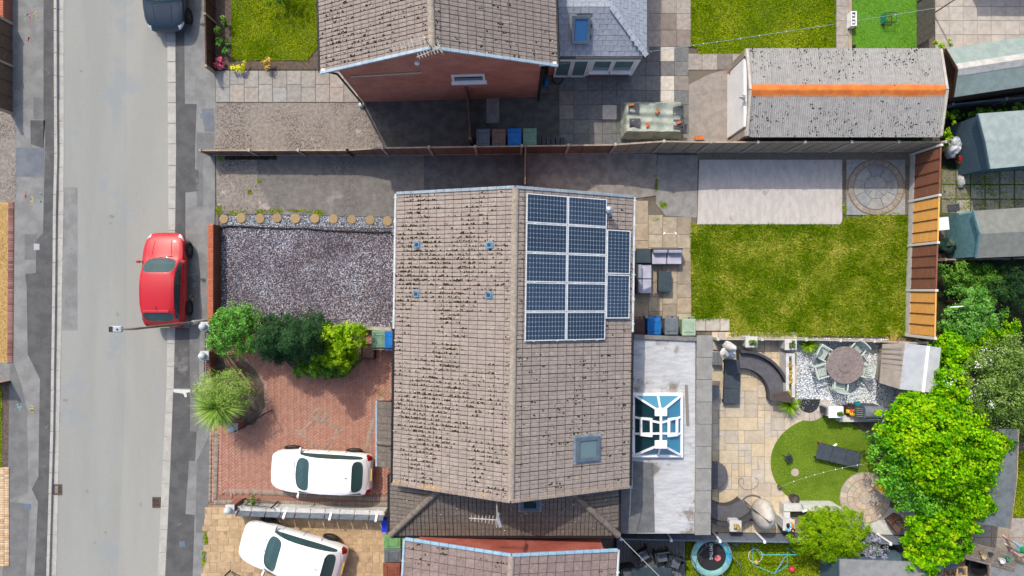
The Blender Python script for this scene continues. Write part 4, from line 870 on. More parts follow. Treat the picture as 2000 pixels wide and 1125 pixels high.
# roof window, vents, flue
def roofwin(parent, M, w, h, glass, fm_):
    k = MB()
    for dx, dy, ww_, l in ((-w / 2 + .06, 0, .12, h), (w / 2 - .06, 0, .12, h), (0, h / 2 - .06, w - .24, .12), (0, -h / 2 + .06, w - .24, .12)): k.box((dx, dy, .05), (ww_, l, .12), 0, M)
    o = k.build('roof_window', fm_, parent); MB().box((0, 0, .04), (w - .22, h - .22, .03), 0, M).build('pane', glass, o)
    kk = MB(); kk.box((0, 0, .018), (w + .16, h + .16, .022), 0, M); kk.build('flashing', lead, o); return o
def onslope(sl, d, yy, off=.02):
    O_, u_, v_, n_, s_, W__, _, _ = sl; M = Matrix((u_, v_, n_)).transposed().to_4x4(); U_ = yy + W__ / 2 if u_.y > 0 else W__ / 2 - yy
    M.translation = O_ + u_ * U_ + v_ * (s_ - d) + n_ * off; return M
gp = G(1153, 878, 5.5); yl = gp.y + 1.9; roofwin(hM, onslope(slM[1], 2.92, yl + .04, .03), .86, .96, glassmat('pale_window_glass', (.12, .18, .19, 1), .06), MATS['velux_grey'])
for x, y in ((812, 480), (955, 480), (812, 577), (955, 577)):
    gp = G(x, y, 5.2 if x < 900 else 6.0); M = onslope(slM[-1], (.04 - gp.x) / .911, gp.y + 1.9, .035); mb = MB(); mb.box((0, 0, .0), (.26, .3, .03), 0, M); mb.box((.02, .02, .035), (.17, .16, .05), 0, M)
    o = mb.build('roof_vent', mat('blue_lead', S(120, 156, 182), S(100, 136, 164), 6, .5, rnd=.05), hM); MB().box((.0, .0, .063), (.12, .13, .01), 0, M).build('louvre', mat('dark_blue_louvre', S(44, 66, 86), None, rough=.6), o)
gp = G(1202, 411, 5.0); M = onslope(slM[1], 3.62, gp.y + 1.9, .035); mb = MB(); mb.box((0, 0, 0), (.42, .34, .02), 0, M); fl_ = mb.build('flue', lead, hM)
p = M.translation; MB().lathe([(.09, 0), (.09, .42), (.06, .5)], p, 12).build('pipe', lead, fl_, True); MB().lathe([(.13, .5), (.13, .56), (.05, .62)], p, 12).build('cap', steel, fl_, True)
# side extension with hipped roof, built against the south gable
eD = 3.9; yS = -9.3; xl, xr = -4.58, 4.0; yN = -7.02; dz = .88; hipx = 2.25
tD = thing('side_extension', 'two-storey side extension with dark hipped tile roof below the main gable', 'extension', (-.2, -8, 0))
MB().box((-.27, -8.05, 1.92), (7.5, 1.95, 3.84)).build('wall', brickM, tD)
mb = MB(); mb.add([(xl, yS, eD), (xr, yS, eD), (xr - hipx, yN, eD + dz), (xl + hipx, yN, eD + dz), (xl, yN, eD), (xr, yN, eD)], [(0, 1, 2, 3), (0, 3, 4), (1, 5, 2), (4, 5, 1, 0)]); rD = mb.build('roof', MATS['roof_deck'], tD); g2 = []
sD = math.hypot(yN - yS, dz); cD, nD = (yN - yS) / sD, dz / sD
g2.append(tiled(rD, Vector((xl, yS, eD + .012)), Vector((1, 0, 0)), Vector((0, cD, nD)), Vector((0, -nD, cD)), [(0, 0), (xr - xl, 0), (xr - xl - hipx, sD), (hipx, sD)], sD / 8, .298, 'roll', *T_dark))
sE = math.hypot(hipx, dz); cE, nE = hipx / sE, dz / sE
g2.append(tiled(rD, Vector((xl, yN, eD + .012)), Vector((0, -1, 0)), Vector((cE, 0, nE)), Vector((-nE, 0, cE)), [(0, 0), (yN - yS, 0), (0, sE)], sE / 7, .292, 'roll', *T_dark))
g2.append(tiled(rD, Vector((xr, yS, eD + .012)), Vector((0, 1, 0)), Vector((-cE, 0, nE)), Vector((nE, 0, cE)), [(0, 0), (yN - yS, 0), (yN - yS, sE)], sE / 7, .292, 'roll', *T_dark))
lay(rD, g2, 300, T_dark[1])
for A_, B_ in ((Vector((xl, yS, eD)), Vector((xl + hipx, yN, eD + dz))), (Vector((xr, yS, eD)), Vector((xr - hipx, yN, eD + dz)))):
    for k in range(7):
        mb = MB(); mb.tube([A_.lerp(B_, k / 7 + .004) + Vector((0, 0, .05)), A_.lerp(B_, (k + 1) / 7 - .004) + Vector((0, 0, .05))], [.13, .12], 10); mb.build('hip_tile', mat('hip_grey', S(136, 126, 116), S(118, 108, 100), 7, .92, .4, 60, rnd=.07), rD, True)
mb = MB(); mb.bar((xl, yS - .06, eD - .03), (xr, yS - .06, eD - .03), .1, .09); mb.bar((xl - .06, yS, eD - .03), (xl - .06, yN, eD - .03), .1, .09); mb.bar((xr + .06, yS, eD - .03), (xr + .06, yN, eD - .03), .1, .09); mb.build('gutter', black, tD)
M = Matrix((Vector((1, 0, 0)), Vector((0, cD, nD)), Vector((0, -nD, cD)))).transposed().to_4x4(); M.translation = Vector((.66, yS + cD * 1.62, eD + nD * 1.62 + .03)); roofwin(tD, M, .7, .85, MATS['dark_window_glass'], MATS['velux_grey'])
p = Vector((-.55, -7.2, 5.3)); yagi(hM, p + Vector((.06, -.55, 1.5)), PI - .1, .95, 8, alu, .3, pole=p)
mb = MB(); pp = p + Vector((.12, -.55, 1.5)); mb.box(pp, (.1, .35, .45), .3); mb.build('aerial_reflector', mat('mesh_reflector', S(190, 192, 196), S(150, 152, 158), 30, .5, metal=.4), hM)
blobs('lichen', rD, [Vector((R.uniform(xl + .5, xr - .3), R.uniform(yS + .1, yN - .3), 0)) for _ in range(0)], .02, lich_m, None)
pl = []
for _ in range(60):
    x, y = R.uniform(xl + .3, xr - .3), R.uniform(yS + .1, yN - .2); pl.append((x, y, eD + .05 + min((y - yS) * dz / (yN - yS), (x - xl) * dz / hipx, (xr - x) * dz / hipx)))
blobs('lichen', rD, pl, .022, lich_m, None, .25)
mb = MB(); mb.lathe([(.16, 0), (.17, .12), (.12, .22), (.03, .27)], (3.62, -7.45, 4.1), 14); mb.build('flue_dome', mat('smoky_dome', (.05, .07, .09, 1), None, rough=.15, spec=.6), tD, True)
# ---- south house
hC, roofC, HC_, slC = gable_house('southern_house', 'brick house with mauve-brown flat tiles and pale blue verge beside the dark deck', -.02, -9.38, math.radians(-3.0), 3.87, -11, 0, 4.65, 5.65, 3.45, -10.9, -.16, brickC, T_c, 'flat', .34, .33,
    verge_n=mat('sky_blue_verge', S(160, 196, 218), S(146, 182, 206), 5, .5, rnd=.05), gutters=((-1, -11, 0, MATS['blue_grey_verge']), (1, -11, 0, whiteg)), moss=(420, 160))
# ---- front porch
tP = thing('porch', 'small grey tiled porch roof in front of the house beside the white car', 'porch', (-4.8, -6, 0))
pA, pB = G(737, 784, 2.5), G(768, 912, 2.5); xw = -3.72
MB().box(((pA.x + xw) / 2 + .12, (pA.y + pB.y) / 2, 1.15), (abs(xw - pA.x) - .3, abs(pA.y - pB.y) - .3, 2.3)).build('wall', brickM, tP)
mb = MB(); mb.add([(pA.x, pB.y, 2.42), (pA.x, pA.y, 2.42), (xw, pA.y, 2.95), (xw, pB.y, 2.95), (pA.x, pB.y, 2.3), (pA.x, pA.y, 2.3), (xw, pA.y, 2.3), (xw, pB.y, 2.3)], [(0, 3, 2, 1), (0, 1, 5, 4), (1, 2, 6, 5), (3, 0, 4, 7), (4, 5, 6, 7)]); rP = mb.build('roof', MATS['roof_deck'], tP)
vv = Vector((xw - pA.x, 0, .53)); sv = vv.length; vv.normalize(); nn_ = Vector((-vv.z, 0, vv.x)); W2 = pA.y - pB.y
lay(rP, [tiled(rP, Vector((pA.x, pA.y, 2.43)), Vector((0, -1, 0)), vv, nn_, [(0, 0), (W2, 0), (W2, sv), (0, sv)], sv / 4, W2 / 9, 'flat', *T_dark)], 300, T_dark[1])
mb = MB(); mb.tube([(pA.x - .05, pA.y, 2.38), (pA.x - .05, pB.y, 2.38)], .05, 8); mb.build('gutter', MATS['blue_grey_verge'], tP, True)
mb = MB(); mb.tube([Vector((pA.x, pB.y + .95, 2.47)), Vector((xw, pB.y + .95, 3.0))], .1, 8); mb.build('hip_tile', MATS['hip_grey'], tP, True)
# ---- rear flat-roofed extension with glazed lantern
zf = 2.75; tF = thing('flat_roof_extension', 'flat-roofed rear extension with silvery coating and a row of grey parapet slabs', 'extension', (6, -5.8, 0))
fa, fb = G(1237, 662, zf), G(1358, 1042, zf)
MB().box(((fa.x + 7.4) / 2 - .3, (fa.y + fb.y) / 2, zf / 2 - .05), (7.3 - fa.x + .6, fa.y - fb.y - .1, zf - .1)).build('wall', mat('grey_render', S(170, 168, 164), S(156, 154, 150), 3, .9), tF)
flatm = mat('silver_coating', S(206, 208, 210), S(186, 190, 194), 1.5, .75, .3, 40, stretch=(1, 5, 1), c4=S(136, 126, 118), s4=.75, t4=.53, c3=S(168, 168, 170), s3=6, t3=.5, fine=.15, patch=.8)
MB().prism([(fa.x - .35, fa.y), (fb.x, fa.y), (fb.x, fb.y), (fa.x - .35, fb.y)], zf - .1, zf).build('flat_roof', flatm, tF)
q = [G(x, y, zf) for x, y in ((1236, 900), (1276, 905), (1279, 1040), (1180, 1042), (1180, 955), (1236, 955))]
MB().prism([(p.x, p.y) for p in q], zf + .002, zf + .012).build('felt_patch', mat('grey_felt', S(120, 122, 124), S(106, 108, 111), 3, .9, .4, 80), tF)
mb = MB(); mb.bar(G(1238, 657, zf) + Vector((0, 0, .05)), G(1362, 662, zf) + Vector((0, 0, .05)), .16, .1); mb.build('kerb_edge', mat('felt_edge', S(140, 138, 136), S(120, 118, 116), 4, .85), tF)
y = 655
for k in range(9):
    y2 = y + 43.4; a, b = G(1361, y2, zf + .1), G(1392, y, zf + .1); piece('parapet_slab', tF, ((a.x + b.x) / 2 + .003 * k - (k * .012), (a.y + b.y) / 2), (b.x - a.x, a.y * -1 + b.y - .012, .09), mat('grey_coping', S(158, 158, 154), S(144, 144, 141), 3, .92, .4, 110, rnd=.05), 0, zf + .012, .01); y = y2
mb = MB(); mb.bar(G(1340, 752, zf) + Vector((0, 0, .03)), G(1343, 830, zf) + Vector((0, 0, .03)), .1, .05); mb.build('batten', mat('weathered_batten', S(140, 132, 124), None, rough=.95), tF)
la, lb = G(1235, 893, zf + .2), G(1334, 768, zf + .2); lx0, lx1, ly0, ly1 = la.x, lb.x, la.y, lb.y; zl0, zl1 = zf + .2, zf + .72
tL = thing('roof_lantern', 'white framed glass roof lantern with blue panes on the flat roof', 'roof lantern', ((lx0 + lx1) / 2, (ly0 + ly1) / 2, zf))
mb = MB()
for (x, y, w, l) in ((lx0 + .05, (ly0 + ly1) / 2, .1, ly1 - ly0), (lx1 - .05, (ly0 + ly1) / 2, .1, ly1 - ly0), ((lx0 + lx1) / 2, ly0 + .05, lx1 - lx0 - .2, .1), ((lx0 + lx1) / 2, ly1 - .05, lx1 - lx0 - .2, .1)): mb.box((x, y, zf + .11), (w, l, .2))
mb.build('kerb_frame', white, tL)
cx_, cyl = (lx0 + lx1) / 2, (ly0 + ly1) / 2; ra, rb = Vector((cx_, cyl - .62, zl1)), Vector((cx_, cyl + .62, zl1)); i_ = .09
cor = [Vector((lx0 + i_, ly0 + i_, zl0)), Vector((lx1 - i_, ly0 + i_, zl0)), Vector((lx1 - i_, ly1 - i_, zl0)), Vector((lx0 + i_, ly1 - i_, zl0))]
MB().box((cx_, cyl, zf + .012), (lx1 - lx0 - .25, ly1 - ly0 - .25, .01)).build('room_below', mat('dim_room', S(66, 84, 92), S(40, 50, 58), 2, .9), tL)
bars = [(cor[0], ra), (cor[1], ra), (cor[2], rb), (cor[3], rb)]
m0, m1 = (cor[0] + cor[1]) / 2, (cor[2] + cor[3]) / 2; bars += [(m0, ra), (m1, rb)]
for f in (.36, .64):
    bars += [(cor[0].lerp(cor[3], f), Vector((cx_, cyl + (f - .5) * 4.0 * .36, zl1))), (cor[1].lerp(cor[2], f), Vector((cx_, cyl + (f - .5) * 4.0 * .36, zl1)))]
for a, b in bars: mb = MB(); mb.bar(a + Vector((0, 0, .03)), b + Vector((0, 0, .03)), .075, .07); mb.build('glazing_bar', white, tL)
mb = MB(); mb.bar(ra + Vector((0, 0, .04)), rb + Vector((0, 0, .04)), .09, .08); mb.build('ridge_bar', white, tL)
for e_ in (ra, rb): mb = MB(); mb.box(e_ + Vector((0, 0, .06)), (.48, .32, .07)); mb.build('ridge_cap', white, tL, bevel=.03)
lg = glassmat('lantern_glass', (.06, .27, .42, 1), .03, .25); lgd = glassmat('lantern_glass_dark', (.012, .05, .07, 1), .03, .35)
for poly, m_ in (([cor[0], m0, ra], lg), ([m0, cor[1], ra], lg), ([cor[2], m1, rb], lg), ([m1, cor[3], rb], lg), ([cor[1], cor[2], rb, ra], lg), ([cor[3], cor[0], ra, rb], lgd)):
    mb = MB(); mb.add(poly, [tuple(range(len(poly)))]); mb.build('pane', m_, tL)
for sx in (-1, 1):
    mb = MB(); cc = Vector((cx_ + sx * .5, cyl, (zl0 + zl1) / 2 + .06)); Mo = Matrix.Translation(cc) @ Matrix.Rotation(sx * math.atan2(zl1 - zl0, (lx1 - lx0) / 2), 4, 'Y')
    for dx, dy, w, l in ((-.2, 0, .09, .72), (.2, 0, .09, .72), (0, .32, .31, .09), (0, -.32, .31, .09)): mb.box((dx, dy, .03), (w, l, .06), 0, Mo)
    mb.build('opening_vent', white, tL)
# ================================================================== fences, walls, sheds
def fence(name, label, pts, spacing, pm, hs, gb=.25, gbm=None, postm=None, battens=3, board=.11, side=1, group=None, posts=True, seg=None, along='h', th=.03, batm=None, capm=None):
    """pts: world (x,y) base line; hs: panel height at each pt; panels of overlapping boards between posts"""
    P = [Vector((p[0], p[1], 0)) for p in pts]; t = thing(name, label, 'fence', P[0], group); k = 0; postm = postm or concpost
    for (a, b), (h0, h1) in zip(zip(P, P[1:]), zip(hs, hs[1:])):
        L = (b - a).length; n = max(1, round(L / spacing)); d = (b - a) / L; nr = Vector((-d.y, d.x, 0)) * side
        for q in range(n):
            p, r = a + d * (L * q / n), a + d * (L * (q + 1) / n); ha, hb = h0 + (h1 - h0) * q / n, h0 + (h1 - h0) * (q + 1) / n
            if posts: mb = MB(); mb.box(p + Vector((0, 0, (ha + .08) / 2)), (.1, .12, ha + .08), math.atan2(d.y, d.x)); mb.build('post', postm, t, bevel=.01)
            p_, r_ = p + d * .055, r - d * .055
            if gb: mb = MB(); mb.bar(p_ + Vector((0, 0, gb / 2)), r_ + Vector((0, 0, gb / 2)), .05, gb); mb.build('gravel_board', gbm or concpost, t)
            mm = pm[k % len(pm)] if isinstance(pm, list) else pm; k += 1; mb = MB()
            if along == 'h':
                nb = max(2, int((min(ha, hb) - gb) / board))
                for i in range(nb):
                    z0a, z1a = gb + (ha - gb) * i / nb, gb + (ha - gb) * (i + 1) / nb; z0b, z1b = gb + (hb - gb) * i / nb, gb + (hb - gb) * (i + 1) / nb; w = R.uniform(-.004, .004)
                    o0, o1 = nr * (th * .5 + w), nr * (th * .18 + w)
                    vs = [p_ + Vector((0, 0, z0a)) + o0, r_ + Vector((0, 0, z0b)) + o0, r_ + Vector((0, 0, z1b + .015)) + o1, p_ + Vector((0, 0, z1a + .015)) + o1]
                    vs += [x - nr * .012 for x in vs]; mb.add(vs, [(0, 1, 2, 3), (7, 6, 5, 4), (0, 4, 5, 1), (3, 2, 6, 7), (0, 3, 7, 4), (1, 5, 6, 2)])
            else:
                nb = max(2, int((r_ - p_).length / board)); dd = (r_ - p_) / nb
                for i in range(nb):
                    s0 = p_ + dd * i; s1 = p_ + dd * (i + .96); hh = ha + (hb - ha) * i / nb + R.uniform(-.006, .006); o = nr * R.uniform(.0, .008)
                    mb.bar((s0 + s1) / 2 + o + Vector((0, 0, gb)), (s0 + s1) / 2 + o + Vector((0, 0, hh)), (s1 - s0).length, .016, up=nr)
            po = mb.build('panel', mm, t)
            if along == 'h':
                for i in range(battens + 1):
                    mb = MB()
                    s = p_.lerp(r_, (i + (.02 if i == 0 else -.02 if i == battens else 0)) / battens) + nr * (th * .5 + .012); hh = ha + (hb - ha) * i / battens
                    mb.bar(s + Vector((0, 0, gb)), s + Vector((0, 0, hh)), .035, .022, up=nr); mb.build('batten', batm or mm, po)
                mb = MB(); mb.bar(p_ + Vector((0, 0, ha + .012)), r_ + Vector((0, 0, hb + .012)), .06, .025); mb.build('cap_rail', capm or mm, po)
    if posts: mb = MB(); p = P[-1]; mb.box(p + Vector((0, 0, (hs[-1] + .08) / 2)), (.1, .12, hs[-1] + .08)); mb.build('post', postm, t, bevel=.01)
    return t
def xy(*pts): return [G(*p).xy for p in pts]
larch = mat('silvered_larch', S(182, 166, 148), S(154, 140, 125), 5, .92, .4, 50, stretch=(.6, 1, 8), rnd=.1); larch_d = mat('brown_larch', S(138, 112, 98), S(116, 92, 80), 5, .92, .4, 50, stretch=(.6, 1, 8), rnd=.1)
brn = mat('dark_brown_panel', S(150, 100, 78), S(130, 84, 66), 4, .85, .4, 50, stretch=(1, .6, 8), c3=S(172, 132, 112), s3=20, t3=.66); org = mat('orange_panel', S(250, 188, 104), S(240, 170, 86), 4, .85, .4, 50, stretch=(1, .6, 8), c3=S(216, 140, 64), s3=14, t3=.68)
fence('boundary_fence', 'low larch fence with concrete posts at the front of the tarmac drives', xy((412, 303), (690, 303)), 1.96, larch_d, [1.0, 1.05], .12, group=None, side=-1, capm=larch)
fence('boundary_fence', 'mid-height grey larch fence between the north house gable and the dark drive', xy((690, 303), (760, 303), (1190, 299)), 1.96, larch_d, [1.05, 1.5, 1.7], .12, side=-1, capm=larch)
fence('boundary_fence', 'tall silvered larch fence behind the concrete garage', xy((1190, 299), (1275, 297), (1362, 297), (1790, 296)), 1.94, [larch, larch, larch, larch], [1.75, 2.15, 2.0, 1.95], .22, side=-1)
tf = fence('panel_fence', 'fence of alternating dark brown and bright orange panels behind the patchy lawn', xy((1779, 303), (1776, 394), (1773, 480), (1770, 567), (1768, 654)), 1.94, [brn, org, brn, org], [2.06, 2.06, 2.06, 2.06, 2.06], .36, gbm=mat('white_gravel_board', S(214, 212, 206), S(198, 196, 190), 6, .85, .3, 60), postm=mat('white_post', S(224, 222, 216), None, rough=.8), battens=4, side=-1, batm=mat('dark_batten', S(110, 66, 44), S(90, 54, 38), 5, .85))
fence('boundary_fence', 'thin pale-topped fence between the patchy lawn and the gravel seating area', xy((1392, 660), (1560, 661), (1690, 664), (1790, 668)), 1.8, mat('pale_fence', S(196, 188, 178), S(176, 168, 158), 4, .9, stretch=(1, 1, 8)), [.72, .72, .72, .72], 0, side=1, postm=wc)
fence('boundary_fence', 'slate-blue fence with white posts along the south side of the sandstone patio', xy((1205, 1036), (1300, 1038), (1392, 1040), (1560, 1042), (1790, 1046)), 1.85, mat('slate_blue_boards', S(120, 130, 146), S(106, 116, 132), 4, .8, stretch=(1, 1, 8)), [1.0, 1.0, 1.0, 1.0, 1.0], .1, side=1, gbm=dkgrey, postm=white)
fence('front_fence', 'dark brown front fence with pale posts beside the clipped front lawn', xy((420, 142), (420, 45), (420, -120)), 1.75, wood_dark, [.85, .95, .95], 0, side=-1, postm=larch)
fence('front_fence', 'brown slatted front fence on the far west side of the road', xy((24, 222), (24, 130), (24, 47)), 1.9, mat('umber_boards', S(120, 100, 84), S(98, 80, 68), 5, .9, stretch=(1, 1, 8)), [1.05, 1.05, 1.05], 0, side=-1, postm=mat('beige_post', S(176, 164, 148), None, rough=.9))
fence('garden_fence', 'grey close-board fence beside the bright artificial lawn', xy((1792, 92), (1790, -80)), 1.8, mat('charcoal_boards', S(116, 110, 104), S(92, 88, 84), 5, .9, stretch=(1, 6, 1)), [1.25, 1.25], 0, along='v', posts=False, board=.1)
fence('garden_fence', 'grey-blue fence between the felt-roofed shed and the overgrown strip', xy((1838, 213), (1940, 203), (2120, 186)), 1.8, mat('grey_blue_boards', S(112, 124, 136), S(98, 110, 122), 5, .85), [.75, .75, .75], 0, side=-1, postm=mat('grey_blue_post', S(150, 160, 170), None, rough=.7))
fence('garden_fence', 'thin weathered fence below the teal-walled shed', xy((1830, 508), (1960, 506), (2150, 498)), 1.8, larch, [.55, .55, .55], 0, side=-1, postm=larch)
# side gate by the north house
gA, gB = G(916, 195), G(923, 288); tg = thing('side_gate', 'narrow brown timber side gate seen edge on beside the brick gable', 'gate', gA)
for k in range(12):
    p = gA.lerp(gB, (k + .5) / 12); MB().box(p + Vector((0, 0, .92)), (.025, .165, 1.75), .06).build('board', mat('gate_timber', S(122, 100, 82), S(102, 84, 70), 6, .9, stretch=(1, 1, 8), rnd=.1), tg)
for z in (.4, 1.5): mb = MB(); mb.bar(gA + Vector((.03, 0, z)), gB + Vector((.03, 0, z)), .035, .09); mb.build('rail', MATS['gate_timber'], tg)
for p in (gA, gB): MB().box(p + Vector((0, 0, .95)), (.1, .1, 1.9)).build('post', MATS['gate_timber'], tg)
mb = MB(); p = G(1025, 298); q = G(1024, 372); mb.bar(p + Vector((0, 0, .9)), q + Vector((0, 0, .9)), .05, 1.8); tag(mb.build('side_gate', larch_d), 'thin dark gate edge-on across the shaded tarmac drive', 'gate')
# low brick wall with brick coping, by the slate bed
wa, wb = G(426, 441), G(425, 627); t = thing('brick_wall', 'low brick garden wall with orange coping beside the slate chippings', 'wall', wb); MB().box(((wa.x + wb.x) / 2, (wa.y + wb.y) / 2, .33), (.22, wa.y - wb.y, .66)).build('wall_body', brickmat('dark_wall_brick', S(128, 78, 58), S(112, 66, 50), S(120, 100, 88)), t)
n = 54
for k in range(n): piece('coping_brick', t, ((wa.x + wb.x) / 2 - .0, wb.y + (k + .5) * (wa.y - wb.y) / n), (.235, (wa.y - wb.y) / n - .01, .075), mat('orange_coping', S(206, 124, 92), S(188, 108, 80), 9, .9, .3, 60, rnd=.1), 0, .661, .04)
# white pillars with ball caps and iron railings
capm = mat('white_cap_stone', S(214, 220, 224), S(196, 202, 208), 8, .7)
def pillar(x, y, label):
    p = G(x, y); t = thing('gate_pillar', label, 'pillar', p, 'white gate pillars'); MB().box(p + Vector((0, 0, .48)), (.3, .3, .96)).build('shaft', brickM, t); MB().box(p + Vector((0, 0, 1.0)), (.38, .38, .08)).build('cap', capm, t, bevel=.015)
    MB().lathe([(.05, 0), (.08, .03), (.15, .1), (.16, .17), (.13, .25), (.05, .3), (.01, .31)], p + Vector((-.02, 0, 1.04)), 14).build('ball', capm, t, True)
pillar(421, 635, 'white ball-capped gate pillar beside the street lamp base'); pillar(420, 690, 'white ball-capped gate pillar between two railings'); pillar(474, 826, 'white ball-capped gate pillar by the open iron gate'); pillar(468, 980, 'white ball-capped pillar at the end of the slate-topped divider wall')
def railing(name, label, a, b, h, n, z0=0, cat='railing', curve=.1, scroll=True):
    t = thing(name, label, cat, a); d = b - a
    for z in (z0 + .12, z0 + h - .12): mb = MB(); mb.tube([a + Vector((0, 0, z)), b + Vector((0, 0, z))], .014, 5); mb.build('rail', black, t)
    mb = MB()
    for e in (0, 1): mb.box(a + d * e + Vector((0, 0, z0 + h / 2)), (.05, .05, h), math.atan2(d.y, d.x))
    mb.build('stile', black, t)
    for k in range(n):
        p = a + d * ((k + 1) / (n + 1)); hh = z0 + h + curve * math.sin(PI * (k + 1) / (n + 1)); MB().tube([p + Vector((0, 0, z0 + .06)), p + Vector((0, 0, hh))], .009, 4).build('bar', black, t)
    if scroll:
        mb = MB(); c = a + d * .5 + Vector((0, 0, z0 + h * .55)); dn = d.normalized()
        for s in (-1, 1): mb.tube([c + dn * (s * .12) + (dn * math.cos(q) + Vector((0, 0, 1)) * math.sin(q)) * .09 for q in np.linspace(0, 5.2, 12)], .008, 4)
        mb.build('scroll', black, t)
    return t
for x0_, y0_, x1_, y1_, lb in ((420, 645, 420, 680, 'black iron railing between the lamp pillar and the next pillar'), (419, 698, 418, 735, 'black iron railing running into the round bushy shrub')):
    a, b = G(x0_, y0_), G(x1_, y1_); w = thing('railing_wall', lb, 'wall', a); MB().box(((a.x + b.x) / 2, (a.y + b.y) / 2, .3), (.2, abs(a.y - b.y), .6)).build('wall_body', brickM, w)
    for z in (.72, .95): MB().tube([a + Vector((0, 0, z)), b + Vector((0, 0, z))], .014, 5).build('rail', black, w)
    for k in range(8): p = a.lerp(b, (k + .5) / 8); MB().tube([p + Vector((0, 0, .6)), p + Vector((0, 0, 1.02))], .01, 4).build('bar', black, w)
railing('iron_gate', 'black ornamental iron gate standing open on the red block drive', G(480, 832), G(531, 801), 1.15, 9, .04, 'gate')
# slate-topped divider wall
da, db = G(476, 985), G(757, 994); t = thing('divider_wall', 'white divider wall with slate top boards between the two driveways', 'wall', da); d = db - da
mb = MB(); mb.bar(da + Vector((0, 0, .35)), db + Vector((0, 0, .35)), .16, .7); mb.build('wall_body', wc, t)
for k in range(10):
    p, q = da.lerp(db, k / 10 + .004), da.lerp(db, (k + 1) / 10 - .004); mb = MB(); mb.bar(p + Vector((0, -.1, .82)), q + Vector((0, -.1, .82)), .03, .34, up=(0, -.5, .86)); mb.build('slate_board', mat('slate_board', S(112, 122, 134), S(98, 108, 120), 6, .8, rnd=.08), t)
    mb = MB(); mb.bar(p + Vector((0, .02, .715)), q + Vector((0, .02, .715)), .26, .03); mb.build('coping', wc, t)
for f in (.33, .64, .95): p = da.lerp(db, f); mb = MB(); mb.bar(p + Vector((0, .1, .55)), p + Vector((.0, -.2, 1.05)), .09, .06); mb.build('white_bracket', white, t)
railing('iron_trellis', 'black iron trellis with weeds at the end of the divider wall', G(482, 972), G(545, 978), .9, 12, .1, 'railing')
railing('iron_gate', 'black iron gate leaf beside the second white car at the drive edge', G(452, 1112), G(505, 1134), .9, 14, .1, 'railing')
# west side brick wall, board gate, render wall
t = thing('brick_wall', 'orange brick garden wall end on the far west footway', 'wall', G(20, 20)); p, q = G(20, 45), G(20, -80); MB().box(((p.x + q.x) / 2, (p.y + q.y) / 2, .25), (.2, q.y - p.y, .5)).build('wall_body', brickM, t)
for k in range(26): piece('coping_brick', t, (p.x, p.y + (k + .5) * (q.y - p.y) / 26), (.23, (q.y - p.y) / 26 - .008, .07), MATS['orange_coping'], 0, .501, .04)
t = thing('timber_gate', 'small pinkish timber gate on the west side next to the golden gravel', 'gate', G(18, 730)); 
for k in range(9): a, b = G(-20 + k * 4.4, 746), G(-20 + k * 4.4, 746); MB().box(a + Vector((0, .0, .5)), (.075, .03, 1.0)).build('slat', mat('pink_timber', S(200, 150, 120), S(180, 130, 104), 5, .85, rnd=.08), t)
for z in (.2, .85): a, b = G(-24, 746), G(18, 746); mb = MB(); mb.bar(a + Vector((0, .03, z)), b + Vector((0, .03, z)), .03, .09); mb.build('rail', MATS['pink_timber'], t)
MB().box(G(19, 746) + Vector((0, 0, .55)), (.1, .1, 1.1)).build('post', wood_dark, t)
# ---------------------------------------------------------------- concrete garage
zg = 2.25; ga, gb_ = G(1456, 265, zg), G(1838, 97, zg); x0, x1, y0, y1 = ga.x, gb_.x, ga.y, gb_.y; ym = (y0 + y1) / 2; zr = 2.62
t = thing('garage', 'concrete sectional garage with grey corrugated roof and orange ridge', 'garage', ((x0 + x1) / 2, ym, 0))
mb = MB(); i = .12; mb.add([(x0 + i, y0 + i, 0), (x1 - i, y0 + i, 0), (x1 - i, y1 - i, 0), (x0 + i, y1 - i, 0), (x0 + i, y0 + i, zg - .05), (x1 - i, y0 + i, zg - .05), (x1 - i, y1 - i, zg - .05), (x0 + i, y1 - i, zg - .05), (x0 + i, ym, zr - .06), (x1 - i, ym, zr - .06)],
       [(0, 1, 5, 4), (2, 3, 7, 6), (3, 0, 4, 8, 7), (1, 2, 6, 9, 5)]); mb.build('wall', mat('garage_concrete', S(184, 172, 160), S(160, 148, 138), 3, .92, .4, 60), t)
corm = mat('corrugated_cement', S(176, 175, 172), S(162, 161, 159), 5, .95, .5, 80, rnd=.03, c4=S(186, 184, 180), s4=2.5, t4=.6, fine=.22); ns = 8; wsh = (x1 - x0) / ns
for side_, ya, yb in ((-1, y0 - .06, ym), (1, y1 + .06, ym)):
    for k in range(ns):
        mb = MB(); nn = 72; vs = []
        for q in range(nn + 1):
            xx = x0 + k * wsh + (wsh + .03) * q / nn; dz_ = .016 * math.cos(2 * PI * q / 6) + (k % 2) * .006
            vs += [(xx, ya, zg - .01 + dz_), (xx, yb, zr + dz_)]
        mb.add(vs, [((2 * q, 2 * q + 2, 2 * q + 3, 2 * q + 1) if side_ < 0 else (2 * q + 1, 2 * q + 3, 2 * q + 2, 2 * q)) for q in range(nn)]); o = mb.build('corrugated_sheet', corm, t)
mb = MB()
nrp = 6
